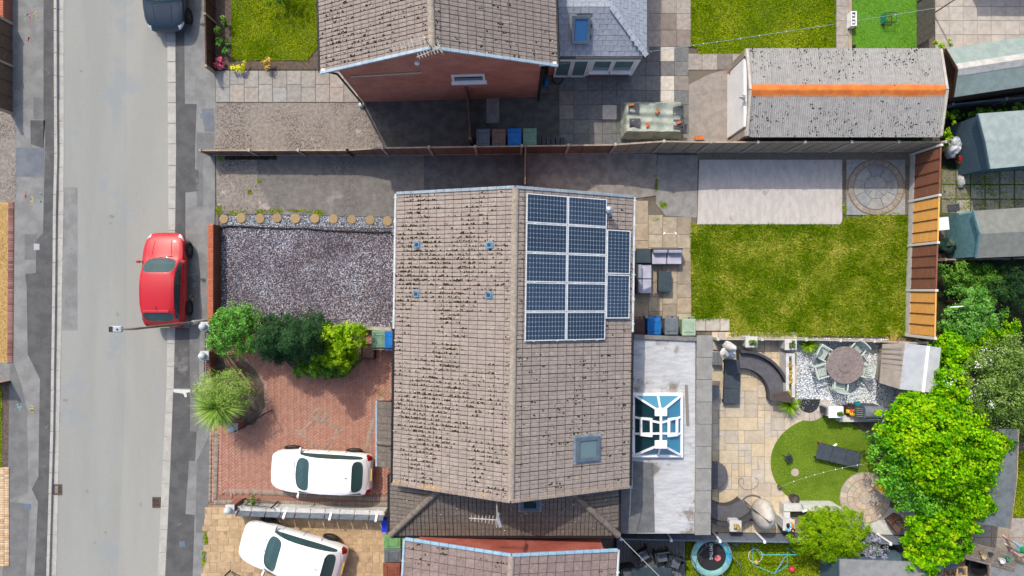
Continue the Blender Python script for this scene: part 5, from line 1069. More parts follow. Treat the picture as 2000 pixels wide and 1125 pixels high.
for k in range(nrp):
    mb = MB(); xa, xb = x0 + .12 + k * (x1 - x0 - .2) / nrp, x0 + .12 + (k + 1) * (x1 - x0 - .2) / nrp - .004
    prof = [(-.26, -.075), (-.25, -.05), (-.03, .045), (.03, .045), (.25, -.05), (.26, -.075)]
    vs = [(xa, ym + y_, zr + z_) for y_, z_ in prof] + [(xb, ym + y_, zr + z_) for y_, z_ in prof]; mb.add(vs, [(i, 6 + i, 7 + i, i + 1) for i in range(5)] + [(5, 4, 3, 2, 1, 0), (6, 7, 8, 9, 10, 11)])
    mb.build('ridge_cap', mat('orange_ridge', S(224, 130, 60), S(206, 112, 46), 3, .8, c3=S(236, 226, 216), s3=7, t3=.7, rnd=.04), t)
MB().box((x0 + .04, ym + .05, 1.05), (.12, 2.75, 2.1)).build('garage_door', white, t)
for yy in (y0 + .12, y1 - .12): MB().box((x0 + .03, yy, 1.12), (.12, .26, 2.24)).build('door_pier', MATS['garage_concrete'], t)
for sgn, yy in ((1, y1), (-1, y0)):
    for xx in (x0 + .05, x1 - .02): mb = MB(); mb.bar((xx, yy, zg), (xx, ym + sgn * .003, zr + .02), .1, .12); mb.build('barge_board', mat('pale_barge', S(206, 200, 190), S(188, 182, 172), 4, .85), t)
pts = []
for _ in range(900):
    yy = R.choice((y0, y1)); f = min(abs(NR.beta(1, 2.2)), 1); xx = R.uniform(x0 + .1, x1 - .1)
    if math.sin(xx * 2.1) + math.sin(xx * 5.3 + yy) < R.uniform(-1.6, .8): continue
    for q in range(R.randint(1, 3)): pts.append((xx + R.uniform(-.08, .08), yy + (ym - yy) * f + R.uniform(-.15, .15), zg + (zr - zg) * f + .0))
blobs('moss', t, pts, .02, ramp3('black_moss', [S(40, 36, 32), S(58, 52, 46)], .95, 0), None, 1.2)

mb = MB(); c = Vector((x0 - .08, ym - .2, 2.3)); mb.box(c, (.1, .16, .14)); mb.tube([c, c + Vector((-.16, .02, -.06))], .05, 8); mb.build('security_light', steel, t)
c = G(1428, 143, .35); mb = MB(); mb.blob(c, (.1, .09, .1)); tag(mb.build('red_ball', mat('red_plastic', S(220, 60, 60), None, rough=.45)), 'small red ball by the garage door corner', 'ball')
# ---------------------------------------------------------------- sheds
feltg = mat('green_grey_felt', S(156, 172, 166), S(144, 160, 156), 3, .92, .4, 110, rnd=.03)
def shed(name, label, base, h, ridge, roofm, wallm, strip=None, over=.08, bo=True, ridge_strip=.28):
    """base: 4 world corners (ccw) ; ridge: (frac, rise) ridge runs from mid of edge 3-0 to mid of edge 1-2"""
    t = thing(name, label, 'shed', sum((Vector((p[0], p[1], 0)) for p in base), Vector()) / 4); P = [Vector((p[0], p[1], 0)) for p in base]; Z = Vector((0, 0, h)); fr_, rise = ridge
    c = sum(P, Vector()) / 4; I = [p + (c - p).normalized() * .14 for p in P]
    rL, rR = P[3].lerp(P[0], fr_) + Vector((0, 0, h + rise)), P[2].lerp(P[1], fr_) + Vector((0, 0, h + rise))
    rLi, rRi = I[3].lerp(I[0], fr_) + Vector((0, 0, h + rise - .04)), I[2].lerp(I[1], fr_) + Vector((0, 0, h + rise - .04)); z = Vector((0, 0, h - .02))
    mb = MB(); mb.add(I + [p + z for p in I] + [rLi, rRi], [(0, 1, 5, 4), (2, 3, 7, 6), (3, 0, 4, 8, 7), (1, 2, 6, 9, 5)]); w = mb.build('wall', wallm, t)
    for a, b, r0, r1 in ((P[0], P[1], rR, rL), (P[2], P[3], rL, rR)):
        mb = MB(); vs = [a + Z, b + Z, r0, r1]; vs += [q - Vector((0, 0, .045)) for q in vs]; mb.add(vs, [(0, 1, 2, 3), (7, 6, 5, 4), (0, 4, 5, 1), (1, 5, 6, 2), (3, 2, 6, 7), (0, 3, 7, 4)]); mb.build('roof_slope', roofm, t)
    if strip:
        mb = MB(); d = (rR - rL); n_ = Vector((-d.y, d.x, 0)).normalized(); dn = Vector((0, 0, 1))
        for s, e in ((1, P[3]), (-1, P[0])):
            A, B = rL + dn * .012, rR + dn * .012; e0 = (e + Z - rL); L = e0.length; e0 = e0 / L * min(ridge_strip, L); vs = [A, B, B + e0 * 1.0, A + e0]; mb.add(vs, [(0, 1, 2, 3) if s < 0 else (3, 2, 1, 0)])
        mb.build('ridge_felt', strip, t)
    if bo:
        for A, B in ((P[3] + Z, rL), (P[0] + Z, rL), (P[2] + Z, rR), (P[1] + Z, rR)): mb = MB(); mb.bar(A, B, .03, .12); mb.build('barge_board', wallm, t)
    return t
def xyz(pts, z): return [G(x, y, z).xy for x, y in pts]
shed('felt_shed', 'brown shed with green-grey felt roof and pale ridge strip behind the garage', xyz([(1861, 190), (2140, 148), (2125, 52), (1846, 96)], 2.0), 2.0, (.5, .5), feltg, wood_dark, mat('pale_felt', S(204, 202, 196), S(180, 180, 176), 3, .92, .4, 60))
bluew = mat('blue_grey_cladding', S(96, 122, 138), S(82, 106, 122), 5, .8, stretch=(1, 8, 1))
shed('blue_shed', 'blue-grey clad shed with flat pale roof next to white rubbish bags', xyz([(1932, 330), (2150, 310), (2140, 205), (1908, 222)], 2.1), 2.1, (.5, .06), mat('pale_sage_roof', S(166, 180, 176), S(152, 166, 164), 4, .9), bluew)
a, b = G(1846, 336), G(1908, 330); mb = MB(); P = [G(1886, 340), G(1915, 332), G(1893, 236), G(1872, 240)]; mb.prism([(p.x, p.y) for p in P], 0, 1.0); tag(mb.build('lean_to', bluew, bevel=.01), 'blue-grey low lean-to cabinet attached to the flat pale-roofed shed', 'cabinet')
shed('teal_shed', 'grey-roofed shed with a teal painted end wall by the dark green bag', xyz([(1906, 504), (2150, 494), (2140, 396), (1900, 412)], 2.05), 2.05, (.5, .3), mat('stone_grey_felt', S(140, 142, 136), S(128, 130, 125), 4, .92, .4, 110), mat('teal_boards', S(110, 156, 164), S(96, 142, 150), 6, .8, stretch=(6, 1, 1)), None)
P = [G(1868, 503), G(1886, 503), G(1882, 416), G(1850, 420)]; mb = MB(); mb.prism([(p.x, p.y) for p in P], 0, .75); tag(mb.build('teal_store', MATS['teal_boards'], bevel=.01), 'low teal painted store in front of the grey-roofed shed', 'store')
pls = mat('light_plastic_roof', S(196, 200, 204), S(184, 188, 193), 3, .7); 
shed('plastic_shed', 'pale grey plastic shed with white ridge strip backing onto the hedge', xyz([(1757, 760), (1829, 768), (1838, 679), (1768, 670)], 2.1), 2.1, (.5, .0), pls, mat('taupe_plastic', S(178, 168, 158), S(166, 156, 146), 3, .7), None, bo=False)
a, b = G(1801, 676, 2.12), G(1806, 770, 2.12); ts = bpy.data.objects['plastic_shed']; mb = MB(); mb.bar(G(1813, 676, 2.12), G(1803, 766, 2.12), .12, .02); mb.build('ridge_strip', white, ts)
mb = MB(); A = [G(1768, 670, 2.09), G(1757, 760, 2.09), G(1718, 748, 1.25), G(1724, 672, 1.25)]
vs = A + [p - Vector((0, 0, .05)) for p in A]; mb.add(vs, [(3, 2, 1, 0), (4, 5, 6, 7), (0, 1, 5, 4), (1, 2, 6, 5), (2, 3, 7, 6), (3, 0, 4, 7)]); mb.build('sloping_front', MATS['taupe_plastic'], ts)
A = [G(1722, 672), G(1720, 742), G(1757, 752), G(1762, 674)]; mb = MB(); mb.prism([(p.x, p.y) for p in A], 0, 1.2); mb.build('front_cabinet', MATS['taupe_plastic'], ts)
for k in range(7): a = A = None; p, q = G(1762, 680 + k * 11, 2.1), G(1722, 680 + k * 9.5, 1.28); mb = MB(); mb.bar(p + Vector((0, 0, .02)), q + Vector((0, 0, .02)), .03, .015); mb.build('rib', mat('taupe_rib', S(158, 148, 140), None, rough=.7), ts)
shed('felt_shed', 'dark grey felt shed roof half covered by the bright hedge', xyz([(1880, 1018), (1972, 1032), (1988, 838), (1900, 838)], 2.1), 2.1, (.5, .12), mat('slate_felt', S(118, 126, 130), S(104, 112, 117), 3, .92, .4, 110), larch, None)
shed('garden_shed', 'grey felt shed at the foot of the lavender bush', xyz([(1636, 1260), (1806, 1260), (1806, 1098), (1638, 1092)], 1.9), 1.9, (.5, .08), mat('mid_grey_felt', S(150, 152, 152), S(136, 138, 139), 3, .92, .4, 110), bluew, None)
shed('garden_store', 'low grey felt-topped store in the corner next to the cluttered potting table', xyz([(1926, 1260), (2140, 1260), (2140, 1112), (1932, 1098)], .7), .7, (.5, .08), mat('cool_grey_felt', S(136, 140, 142), S(122, 126, 129), 3, .92, .4, 110), larch, None)
# house whose shadow falls on the beige slab patio to the north east (its corner stands just north of the view)
t = thing('neighbour_house', 'neighbouring brick house just north of the beige slab patio', 'house', (22.5, 14.5, 0)); MB().box((24.0, 16.9, 1.3), (9.6, 6, 2.6)).build('wall', brickA, t)
mb = MB(); mb.add([(19.1, 13.8, 2.6), (28.9, 13.8, 2.6), (28.9, 20, 2.6), (19.1, 20, 2.6), (21, 16.9, 3.7), (27, 16.9, 3.7)], [(0, 1, 5, 4), (1, 2, 5), (2, 3, 4, 5), (3, 0, 4), (3, 2, 1, 0)]); mb.build('roof', T_a[0], t)
# ================================================================== vehicles, lamp, bins
def car(name, label, loc, rz, L, W, Hh, pm, group, st=None, roofw=.80, glass=None):
    t = thing(name, label, 'car', loc, group, local=True, rz=rz); s = Hh / 1.47
    st = st or [(.500, .62, .26, .46, .52), (.488, .76, .20, .60, .65), (.43, .91, .18, .70, .80), (.33, .985, .18, .80, .90), (.235, 1.0, .18, .87, .98), (.065, 1.0, .18, .91, 1.40), (-.10, 1.0, .18, .93, 1.47), (-.325, .99, .18, .95, 1.41), (-.435, .95, .2, .95, 1.06), (-.486, .86, .22, .78, .84), (-.50, .74, .26, .55, .60)]
    NS = len(st); rows = []
    bm = bmesh.new()
    for i, (fx, yw, zs, zh, zt) in enumerate(st):
        x = fx * L; hw = yw * W / 2; zs, zh, zt = zs * s, zh * s, zt * s; gh = 5 <= i <= 7; dx = .06 * L * (.3 if i < 4 else 0)
        c6 = [(x - dx * .55, hw * .9, zs), (x - dx * .55, hw, zs + .5 * (zh - zs)), (x - dx * .4, hw * .985, zh), (x - dx * .3, hw * (.93 if not gh else .93), zh + .035 * s), (x - dx * .1, hw * (roofw if gh else .74), (zt - .05 * s) if gh else zh + .75 * (zt - zh)), (x, hw * .33, zt - .005), (x, 0, zt)]
        if i == 4: c6[4] = (x - .10, hw * .80, zh + .05 * s); c6[3] = (x - .1, hw * .95, zh + .03 * s)
        if i == 8: c6[4] = (x + .05, hw * .76, zt - .03)
        row = [bm.verts.new(p) for p in c6] + [bm.verts.new((p[0], -p[1], p[2])) for p in c6[-2::-1]]
        rows.append(row)
    NJ = 13; reg = {}
    for i in range(NS - 1):
        for j in range(NJ - 1):
            f = bm.faces.new((rows[i][j], rows[i][j + 1], rows[i + 1][j + 1], rows[i + 1][j])); jj = min(j, 11 - j)
            if jj >= 4 and i == 4: reg.setdefault('windscreen', []).append(f)
            elif jj >= 4 and i == 7: reg.setdefault('rear_window', []).append(f)
            elif jj == 3 and 4 <= i <= 7: reg.setdefault('side_window_%d' % (j > 6), []).append(f)
    for rr in (rows[0], rows[-1]): bm.faces.new(rr if rr is rows[-1] else rr[::-1])
    for f in [bm.faces.new([rows[i][0] for i in range(NS)] + [rows[i][12] for i in range(NS - 1, -1, -1)])]: pass
    bm.normal_update(); names = ['body', 'windscreen', 'rear_window', 'side_window_0', 'side_window_1', 'trim']; cl = bm.edges.layers.float.new('crease_edge')
    for k, fs in reg.items():
        r = bmesh.ops.inset_region(bm, faces=fs, thickness=.03 if k.startswith('side') else .035, depth=-.004, use_even_offset=True)
        for f in r['faces']: f.material_index = 5 if k.startswith('side') else 5
        for f in fs:
            f.material_index = names.index(k)
        es = set(e for f in fs for e in f.edges if any(g.material_index != f.material_index for g in e.link_faces))
        for e in es: e[cl] = .9
    bmesh.ops.recalc_face_normals(bm, faces=bm.faces)
    me = bpy.data.meshes.new('tmp'); bm.to_mesh(me); bm.free()
    o = bpy.data.objects.new('tmp', me); COL.objects.link(o); sb = o.modifiers.new('s', 'SUBSURF'); sb.levels = 3
    dg = bpy.context.evaluated_depsgraph_get(); ev = bpy.data.meshes.new_from_object(o.evaluated_get(dg)); bpy.data.objects.remove(o)
    V = np.empty(len(ev.vertices) * 3); ev.vertices.foreach_get('co', V); V = V.reshape(-1, 3); quads = {}
    wb_x = (.315 * L, -.295 * L)
    for p in ev.polygons:
        c = p.center; k = names[p.material_index]; fx = c.x / L; ay = abs(c.y) / (W / 2)
        if k == 'body':
            if .41 < fx < .485 and .66 < ay < .97 and .60 * s < c.z < .71 * s: k = 'headlight_%d' % (c.y > 0)
            elif fx < -.445 and .66 < ay < .95 and .66 * s < c.z < .92 * s: k = 'tail_light_%d' % (c.y > 0)
            elif fx > .47 and ay < .6 and .3 * s < c.z < .5 * s: k = 'grille'
            elif c.z < .3 * s: k = 'lower_trim'
        quads.setdefault(k, []).append(tuple(p.vertices))
    gm = glass or glassmat('car_glass', (.05, .115, .12, 1), .03, .42)
    look = {'windscreen': gm, 'rear_window': gm, 'side_window_0': gm, 'side_window_1': gm, 'trim': pm, 'lower_trim': dkgrey, 'grille': black, 'body': pm}
    for k, q in quads.items():
        m = look.get(k) or (glassmat('headlamp', (.55, .6, .64, 1), .1) if k.startswith('head') else mat('tail_lamp', S(170, 20, 20), None, rough=.2))
        idx = sorted({i for f in q for i in f}); mp = {i: n for n, i in enumerate(idx)}
        me = bpy.data.meshes.new(k); me.from_pydata(V[idx].tolist(), [], [tuple(mp[i] for i in f) for f in q]); me.materials.append(m); me.polygons.foreach_set('use_smooth', [True] * len(me.polygons)); me.update()
        place({'side_window_0': 'side_window', 'side_window_1': 'side_window', 'trim': 'window_trim'}.get(k, k.rstrip('_01') if k[-2:] in ('_0', '_1') else k), me, t)
    from mathutils.bvhtree import BVHTree
    bvh = BVHTree.FromPolygons([Vector(v) for v in V], [tuple(p.vertices) for p in ev.polygons])
    def seam(pts, nm, m=black, r=.005):        # shut lines laid on the shell
        out = []
        for (x0_, y0_), (x1_, y1_) in zip(pts, pts[1:]):
            for q in np.linspace(0, 1, 7)[:-1]:
                h_ = bvh.ray_cast(Vector((x0_ + (x1_ - x0_) * q, y0_ + (y1_ - y0_) * q, 3)), Vector((0, 0, -1)))
                if h_[0]: out.append(h_[0] + Vector((0, 0, .001)))
        if len(out) > 1: MB().tube(out, r, 4).build(nm, m, t)
    hw = W / 2
    seam([(.245 * L, -.84 * hw), (.36 * L, -.80 * hw), (.43 * L, -.66 * hw), (.462 * L, -.4 * hw), (.468 * L, 0), (.462 * L, .4 * hw), (.43 * L, .66 * hw), (.36 * L, .8 * hw), (.245 * L, .84 * hw)], 'bonnet_gap')
    for sy in (-1, 1):
        seam([(.26 * L, sy * .45 * hw), (.44 * L, sy * .38 * hw)], 'bonnet_crease', pm, .012); seam([(.06 * L, sy * .70 * hw), (-.1 * L, sy * .72 * hw), (-.30 * L, sy * .70 * hw)], 'roof_ditch', black, .004)
    seam([(-.445 * L, -.72 * hw), (-.468 * L, -.3 * hw), (-.47 * L, 0), (-.468 * L, .3 * hw), (-.445 * L, .72 * hw)], 'hatch_gap')
    MB().box((-.08 * L, 0, .42), (.62 * L, W * .8, .1)).build('cabin_floor', black, t)
    MB().box((.2 * L, 0, .8 * s), (.3, W * .74, .16)).build('dashboard', mat('dash_grey', S(96, 112, 116), S(70, 82, 88), 3, .8), t, bevel=.04)
    trimc = mat('seat_cloth', S(78, 86, 90), S(60, 66, 70), 6, .9)
    for sy in (-1, 1):
        se = MB().box((-.0 * L, sy * .36, .62), (.5, .48, .14)).build('seat', trimc, t, bevel=.04); MB().box((-.30, sy * .36, .9 * s), (.16, .46, .6)).build('seat_back', trimc, se, bevel=.05); MB().box((-.34, sy * .36, 1.22 * s), (.1, .24, .14)).build('headrest', trimc, se, bevel=.03)
    MB().box((-.27 * L, 0, .78 * s), (.2, W * .66, .5)).build('rear_seat', trimc, t, bevel=.04); MB().box((-.37 * L, 0, .86 * s), (.36, W * .62, .03)).build('parcel_shelf', black, t)
    MB().lathe([(.17, 0), (.185, .012), (.17, .024)], (0, 0, 0), 18, Matrix.Translation((.13 * L, -.36, .88 * s)) @ Matrix.Rotation(-1.1, 4, 'Y')).build('steering_wheel', black, t)
    bpy.data.meshes.remove(ev)
    for wx in wb_x:
        for sy in (-1, 1):
            M = Matrix.Translation((wx, sy * (W / 2 - .085), .31)) @ Matrix.Rotation(-sy * PI / 2, 4, 'X')
            w = MB().lathe([(.2, -.1), (.3, -.1), (.315, -.06), (.315, .06), (.3, .095), (.23, .1), (.2, .085)], (0, 0, 0), 24, M).build('wheel', mat('tyre', (.02, .02, .021, 1), None, rough=.85), t, True)
            mb = MB(); mb.lathe([(.205, .06), (.205, .082), (.19, .09), (.185, .06)], (0, 0, 0), 24, M); mb.lathe([(.05, .05), (.05, .092), (.03, .1)], (0, 0, 0), 10, M)
            for k in range(5): a = 2 * PI * k / 5; mb.bar(M @ Vector((.04 * math.cos(a), .04 * math.sin(a), .082)), M @ Vector((.195 * math.cos(a), .195 * math.sin(a), .082)), .05, .02)
            mb.build('rim', mat('alloy', S(150, 152, 156), S(120, 122, 126), 10, .35, metal=.7), w); MB().lathe([(.18, .045), (.18, .05)], (0, 0, 0), 20, M).build('brake_disc', black, w)
            MB().lathe([(.335, .0), (.34, .012), (.32, .014)], (0, 0, 0), 26, Matrix.Translation((wx, sy * (W / 2 - .012), .34)) @ Matrix.Rotation(-sy * PI / 2, 4, 'X')).build('wheel_arch', black, t)
    for sy in (-1, 1):
        mb = MB(); c = (.19 * L, sy * (W / 2 + .06), 1.0 * s); mb.blob(c, (.06, .11, .075), 10, 6, 0); mb.bar((c[0], sy * (W / 2 - .08), .96 * s), (c[0], sy * (W / 2 + .02), .99 * s), .05, .04); mo = mb.build('mirror', pm, t, True); MB().box((c[0] - .056, c[1], c[2]), (.012, .15, .09)).build('mirror_glass', MATS['alloy'], mo)
        for fx in (-.0, -.2): MB().box((fx * L - .05, sy * (W / 2 * .985), .83 * s), (.18, .035, .025)).build('door_handle', pm, t)
        for fx in (.13, -.07, -.24):   # door shut lines
            MB().box((fx * L, sy * (W / 2 * .992 - .004), .62 * s), (.008, .02, .5 * s)).build('door_gap', black, t)
    MB().tube([(-.27 * L, 0, 1.43 * s), (-.30 * L, 0, 1.5 * s)], .012, 6).build('aerial', black, t)
    MB().box((.478 * L, 0, .42 * s), (.05, .5, .1)).build('number_plate', white, t); MB().box((-.492 * L, 0, .72 * s), (.05, .5, .1)).build('number_plate', mat('yellow_plate', S(230, 200, 60), None, rough=.5), t)
    MB().tube([(.245 * L, -.45, .955 * s), (.232 * L, .1, .99 * s)], .012, 5).build('wiper', black, t)
    mb = MB(); mb.box((-.322 * L, 0, 1.415 * s), (.1, W * .6, .02)); mb.build('spoiler', pm, t, bevel=.008)
    # shut line of the bonnet, rear hatch light bar
    return t
redp = paint('red_car_paint', S(196, 4, 30, 1.3), .25, .45); whp = paint('white_car_paint', (.82, .82, .82, 1), .3); blp = paint('dark_blue_car_paint', (.012, .024, .04, 1), .5)
car('parked_car', 'bright red hatchback parked half on the kerb below the street lamp', (-14.72, .34, -.03), PI / 2, 4.06, 1.78, 1.47, redp, 'parked cars')
car('parked_car', 'dark blue hatchback parked at the kerb near the clipped front lawn', (-14.72, 12.95, -.03), -PI / 2, 4.1, 1.76, 1.47, blp, 'parked cars')
car('parked_car', 'white hatchback parked straight on the red block drive by the porch', (-8.08, -7.78, .03), math.radians(177.2), 4.35, 1.82, 1.47, whp, 'parked cars')
car('parked_car', 'white car parked at an angle on the tan printed-concrete drive', (-9.3, -11.2, .02), math.radians(164.5), 4.55, 1.88, 1.6, whp, 'parked cars')
# street lamp
lp = G(404, 627); t = thing('street_lamp', 'tall grey street lamp leaning its head over the road by the red car', 'street lamp', lp)
mb = MB(); mb.lathe([(.09, 0), (.09, 1.3), (.07, 1.36)], lp, 12); mb.build('base_section', mat('pale_lamp_paint', S(206, 206, 204), S(188, 188, 186), 5, .5), t, True)
mb = MB(); top = lp + Vector((-.02, 0, 5.6)); mb.tube([lp + Vector((0, 0, 1.36)), lp + Vector((0, 0, 4)), top, top + Vector((-.12, 0, .16)), top + Vector((-.35, 0, .2))], [.055, .05, .042, .04, .035], 10); mb.build('column', mat('lamp_column', S(150, 138, 122), S(130, 120, 108), 6, .6), t, True)
h = top + Vector((-.55, 0, .22)); mb = MB(); mb.box(h, (.48, .24, .09), taper=.85); lh = mb.build('lamp_head', mat('lamp_grey', S(190, 196, 204), S(176, 182, 190), 6, .5), t, bevel=.03)
for k in range(4): MB().box(h + Vector((-.2 + k * .035, 0, .055)), (.015, .19, .03)).build('cooling_fin', dkgrey, lh)
MB().lathe([(.03, .04), (.03, .085), (.01, .09)], h + Vector((.08, 0, 0)), 10).build('sensor', dkgrey, lh); MB().box(h + Vector((-.05, 0, -.05)), (.3, .18, .02)).build('lens', glassmat('lamp_lens', (.6, .62, .62, 1), .2), lh)
# wheelie bins
BINS = {}
def wheelie(col, label, px, py, rz, h=1.06, tilt=0, w=.57):
    c = G(px, py, h); cols = {'grey': ((118, 128, 138), (106, 116, 126)), 'dgrey': ((104, 112, 116), (92, 100, 104)), 'brown': ((134, 108, 96), (120, 96, 86)), 'rust': ((142, 84, 62), (126, 72, 54)), 'blue': ((20, 122, 204), (16, 108, 186)), 'navy': ((28, 50, 190), (24, 44, 170)), 'green': ((124, 160, 134), (110, 146, 120)), 'lime': ((120, 168, 110), (106, 152, 96)), 'sage': ((172, 196, 172), (158, 182, 158)), 'maroon': ((88, 64, 62), (76, 56, 54))}
    m = mat('bin_' + col, S(*cols[col][0]), S(*cols[col][1]), 5, .5)
    if col not in BINS:
        t = thing('wheelie_bin', label, 'bin', (c.x, c.y, 0), 'wheelie bins', local=True, rz=rz)
        mb = MB(); mb.box((0, 0, .5), (w * .78, .56, .94), taper=1.22); mb.build('body', m, t, bevel=.03)
        mb = MB(); mb.box((0, -.01, 1.0), (w + .02, .74, .06), taper=.94); lid = mb.build('lid', m, t, bevel=.025)
        MB().box((0, .02, 1.034), (w * .72, .5, .03), taper=.9).build('lid_panel', m, lid, bevel=.02)
        mb = MB(); mb.tube([(x * .2, -.2 + .02 * (1 - x * x), 1.056) for x in np.linspace(-1, 1, 7)], .014, 5); mb.build('lid_rib', m, lid)
        mb = MB(); mb.tube([(-w * .4, .37, .98), (-w * .4, .42, .99), (w * .4, .42, .99), (w * .4, .37, .98)], .018, 6); mb.build('handle', m, t)
        for sx in (-1, 1): MB().lathe([(.1, -.02), (.1, .02), (.04, .03)], (0, 0, 0), 14, Matrix.Translation((sx * w * .42, .3, .1)) @ Matrix.Rotation(PI / 2, 4, 'Y')).build('wheel', black, t)
        BINS[col] = t; return t
    return dup(BINS[col], (c.x, c.y, 0), rz, label)
wheelie('grey', 'grey wheelie bin standing next to the side gate', 943, 268, PI); wheelie('brown', 'brown wheelie bin between a grey and a blue one by the north gable', 974, 268, PI); wheelie('blue', 'blue wheelie bin in the row of four by the north gable', 1005, 267, PI); wheelie('green', 'green wheelie bin at the end of the row of four by the north gable', 1035, 267, PI)
wheelie('green', 'green wheelie bin beside the front wall between shrub and house', 739, 663, PI); wheelie('blue', 'blue wheelie bin squeezed against the front wall of the semis', 763, 664, PI)
wheelie('maroon', 'dark maroon wheelie bin tucked under the rear eaves', 1246, 639, 0); wheelie('blue', 'blue wheelie bin on the stone patio beside a grey one', 1278, 637, 0); wheelie('grey', 'grey wheelie bin between blue and pale sage ones on the stone patio', 1312, 637, 0); wheelie('sage', 'pale sage green wheelie bin at the lawn end of the stone patio row', 1346, 639, 0)
wheelie('lime', 'green wheelie bin on the tan drive by the divider wall', 766, 1059, -PI / 2); wheelie('dgrey', 'dark grey wheelie bin on the tan drive between green and brown', 767, 1086, -PI / 2); wheelie('rust', 'red-brown wheelie bin at the south house corner', 765, 1114, -PI / 2)
c = G(753, 1027, .4); t = thing('recycling_box', 'deep blue recycling box against the end of the divider wall', 'box', (c.x, c.y, 0)); MB().box((c.x, c.y, .2), (.3, .5, .4), taper=1.05).build('box_body', mat('cobalt_plastic', S(40, 70, 230), S(34, 60, 210), 5, .5), t, bevel=.02); MB().box((c.x, c.y, .412), (.34, .54, .025)).build('rim', MATS['cobalt_plastic'], t)
c = G(1076, 274, .5); t = thing('black_planter', 'black slatted planter trough at the end of the bin row', 'planter', (c.x, c.y, 0)); 
for k in range(6): MB().box((c.x - .5 + k * .2, c.y, .2), (.17, .3, .4)).build('panel', dkgrey, t, bevel=.01)
# ================================================================== planting
V_bright = ramp3('leaf_bright', [S(52, 104, 22), S(96, 158, 44), S(134, 190, 62), S(160, 206, 84)], .5, .35)
V_fresh = ramp3('leaf_fresh', [S(56, 110, 24), S(92, 150, 52), S(120, 180, 80), S(150, 200, 104)], .5, .3, gain=1.35)
V_dark = ramp3('leaf_conifer', [S(24, 50, 28), S(40, 72, 42), S(54, 90, 50), S(68, 106, 60)], .6, .15, gain=1.15)
V_lime = ramp3('leaf_lime', [S(70, 120, 10), S(126, 176, 20), S(170, 208, 36), S(196, 220, 60)], .5, .35, gain=1.3)
V_mid = ramp3('leaf_mid', [S(36, 72, 18), S(66, 110, 32), S(96, 140, 48), S(120, 156, 66)], .5, .3)
V_ivy = ramp3('leaf_ivy', [S(50, 104, 0), S(88, 156, 2), S(124, 190, 4), S(160, 206, 10), S(180, 198, 30)], .45, .35, gain=1.3)
V_laurel = ramp3('leaf_laurel', [S(36, 84, 14), S(70, 134, 24), S(108, 174, 40), S(134, 188, 66)], .3, .3, spec=.5)
V_olive = ramp3('leaf_olive', [S(50, 74, 26), S(84, 112, 44), S(116, 144, 66), S(150, 168, 96)], .5, .3)
V_spike = ramp3('leaf_spike', [S(70, 110, 34), S(116, 152, 62), S(156, 182, 88), S(186, 200, 112)], .5, .25)
V_white = ramp3('white_blossom', [S(226, 230, 220), S(206, 214, 200)], .7, .2); V_lav = ramp3('lavender_bloom', [S(120, 118, 156), S(160, 156, 190), S(190, 186, 206)], .7, .2)
V_yel = ramp3('yellow_bloom', [S(226, 196, 20), S(244, 220, 50), S(150, 170, 40)], .6, .2); V_gold = ramp3('golden_grass', [S(150, 120, 60), S(196, 166, 92), S(120, 130, 50)], .6, .2)
def E(px, py, z, rx, ry, rz):   # ellipsoid seen at pixel, centre height z, radii in metres
    c = G(px, py, z); return ((c.x, c.y, c.z), (rx, ry, rz))
shrub('leafy_shrub', 'fresh green feathery shrub spilling over the front railings', 'shrub', [E(455, 640, 1.3, .75, .8, .8), E(480, 625, 1.3, .65, .6, .7), E(440, 665, 1.1, .6, .6, .6), E(478, 660, 1.2, .6, .6, .7), E(450, 618, 1.2, .5, .45, .6), E(500, 640, 1.1, .4, .5, .5)], 15000, .085, V_fresh, lump=.45, jit=.9, z0=.03)
def conifer(px, py, h, r, label):
    b = G(px, py); t = thing('conifer', label, 'conifer', b + Vector((0, 0, .03)), 'dwarf conifers'); el = []
    for k in range(7): q = k / 6; el.append(((b.x + R.uniform(-.1, .1), b.y + R.uniform(-.1, .1), .4 + q * (h - .7)), (r * (1 - .62 * q ** 1.6), r * (1 - .62 * q ** 1.6), .5)))
    crown('crown', t, el, 19000, .085, V_dark, asp=.45, lump=.35, lf=4, jit=.5, up=.8, depth=.4, clump=.2); trunk(t, b + Vector((0, 0, .03)), h * .8, .06, .3); return t
conifer(566, 657, 2.9, 1.0, 'dark green conifer next to the feathery shrub'); conifer(624, 658, 4.1, .95, 'taller dark green conifer next to the lime green bush')
shrub('lime_bush', 'lime green glossy bush in front of the bins', 'bush', [E(662, 668, 1.6, .75, .7, .8), E(690, 655, 1.5, .55, .55, .7), E(640, 660, 1.3, .5, .5, .6), E(668, 695, 1.2, .6, .55, .6), E(625, 690, 1.2, .45, .5, .5)], 13000, .085, V_lime, lump=.4, z0=.03)
shrub('low_shrub', 'spreading mid green shrub at the foot of the lime bush', 'shrub', [E(625, 715, .55, .75, .45, .5), E(660, 715, .5, .65, .45, .45), E(600, 720, .5, .5, .35, .4), E(680, 705, .5, .4, .4, .4)], 11000, .08, V_mid, lump=.4, z0=.03)
shrub('round_bush', 'round fine-leaved bush behind the spiky cordyline', 'bush', [E(434, 760, 1.25, 1.0, .8, .9), E(452, 765, 1.2, .85, .8, .8), E(430, 785, 1.1, .8, .6, .7)], 16000, .06, V_spike, lump=.2, asp=.35, jit=.9, depth=.3, z0=.03)
b = G(458, 782); t = thing('cordyline', 'spiky strap-leaved cordyline beside the gate pillar', 'palm', b + Vector((0, 0, .03))); trunk(t, b + Vector((0, 0, .03)), 1.45, .08, .1, 0); spikes('leaf_head', t, (b.x, b.y, 1.5), 620, 1.1, .016, V_spike, (.1, 1.75), .45)
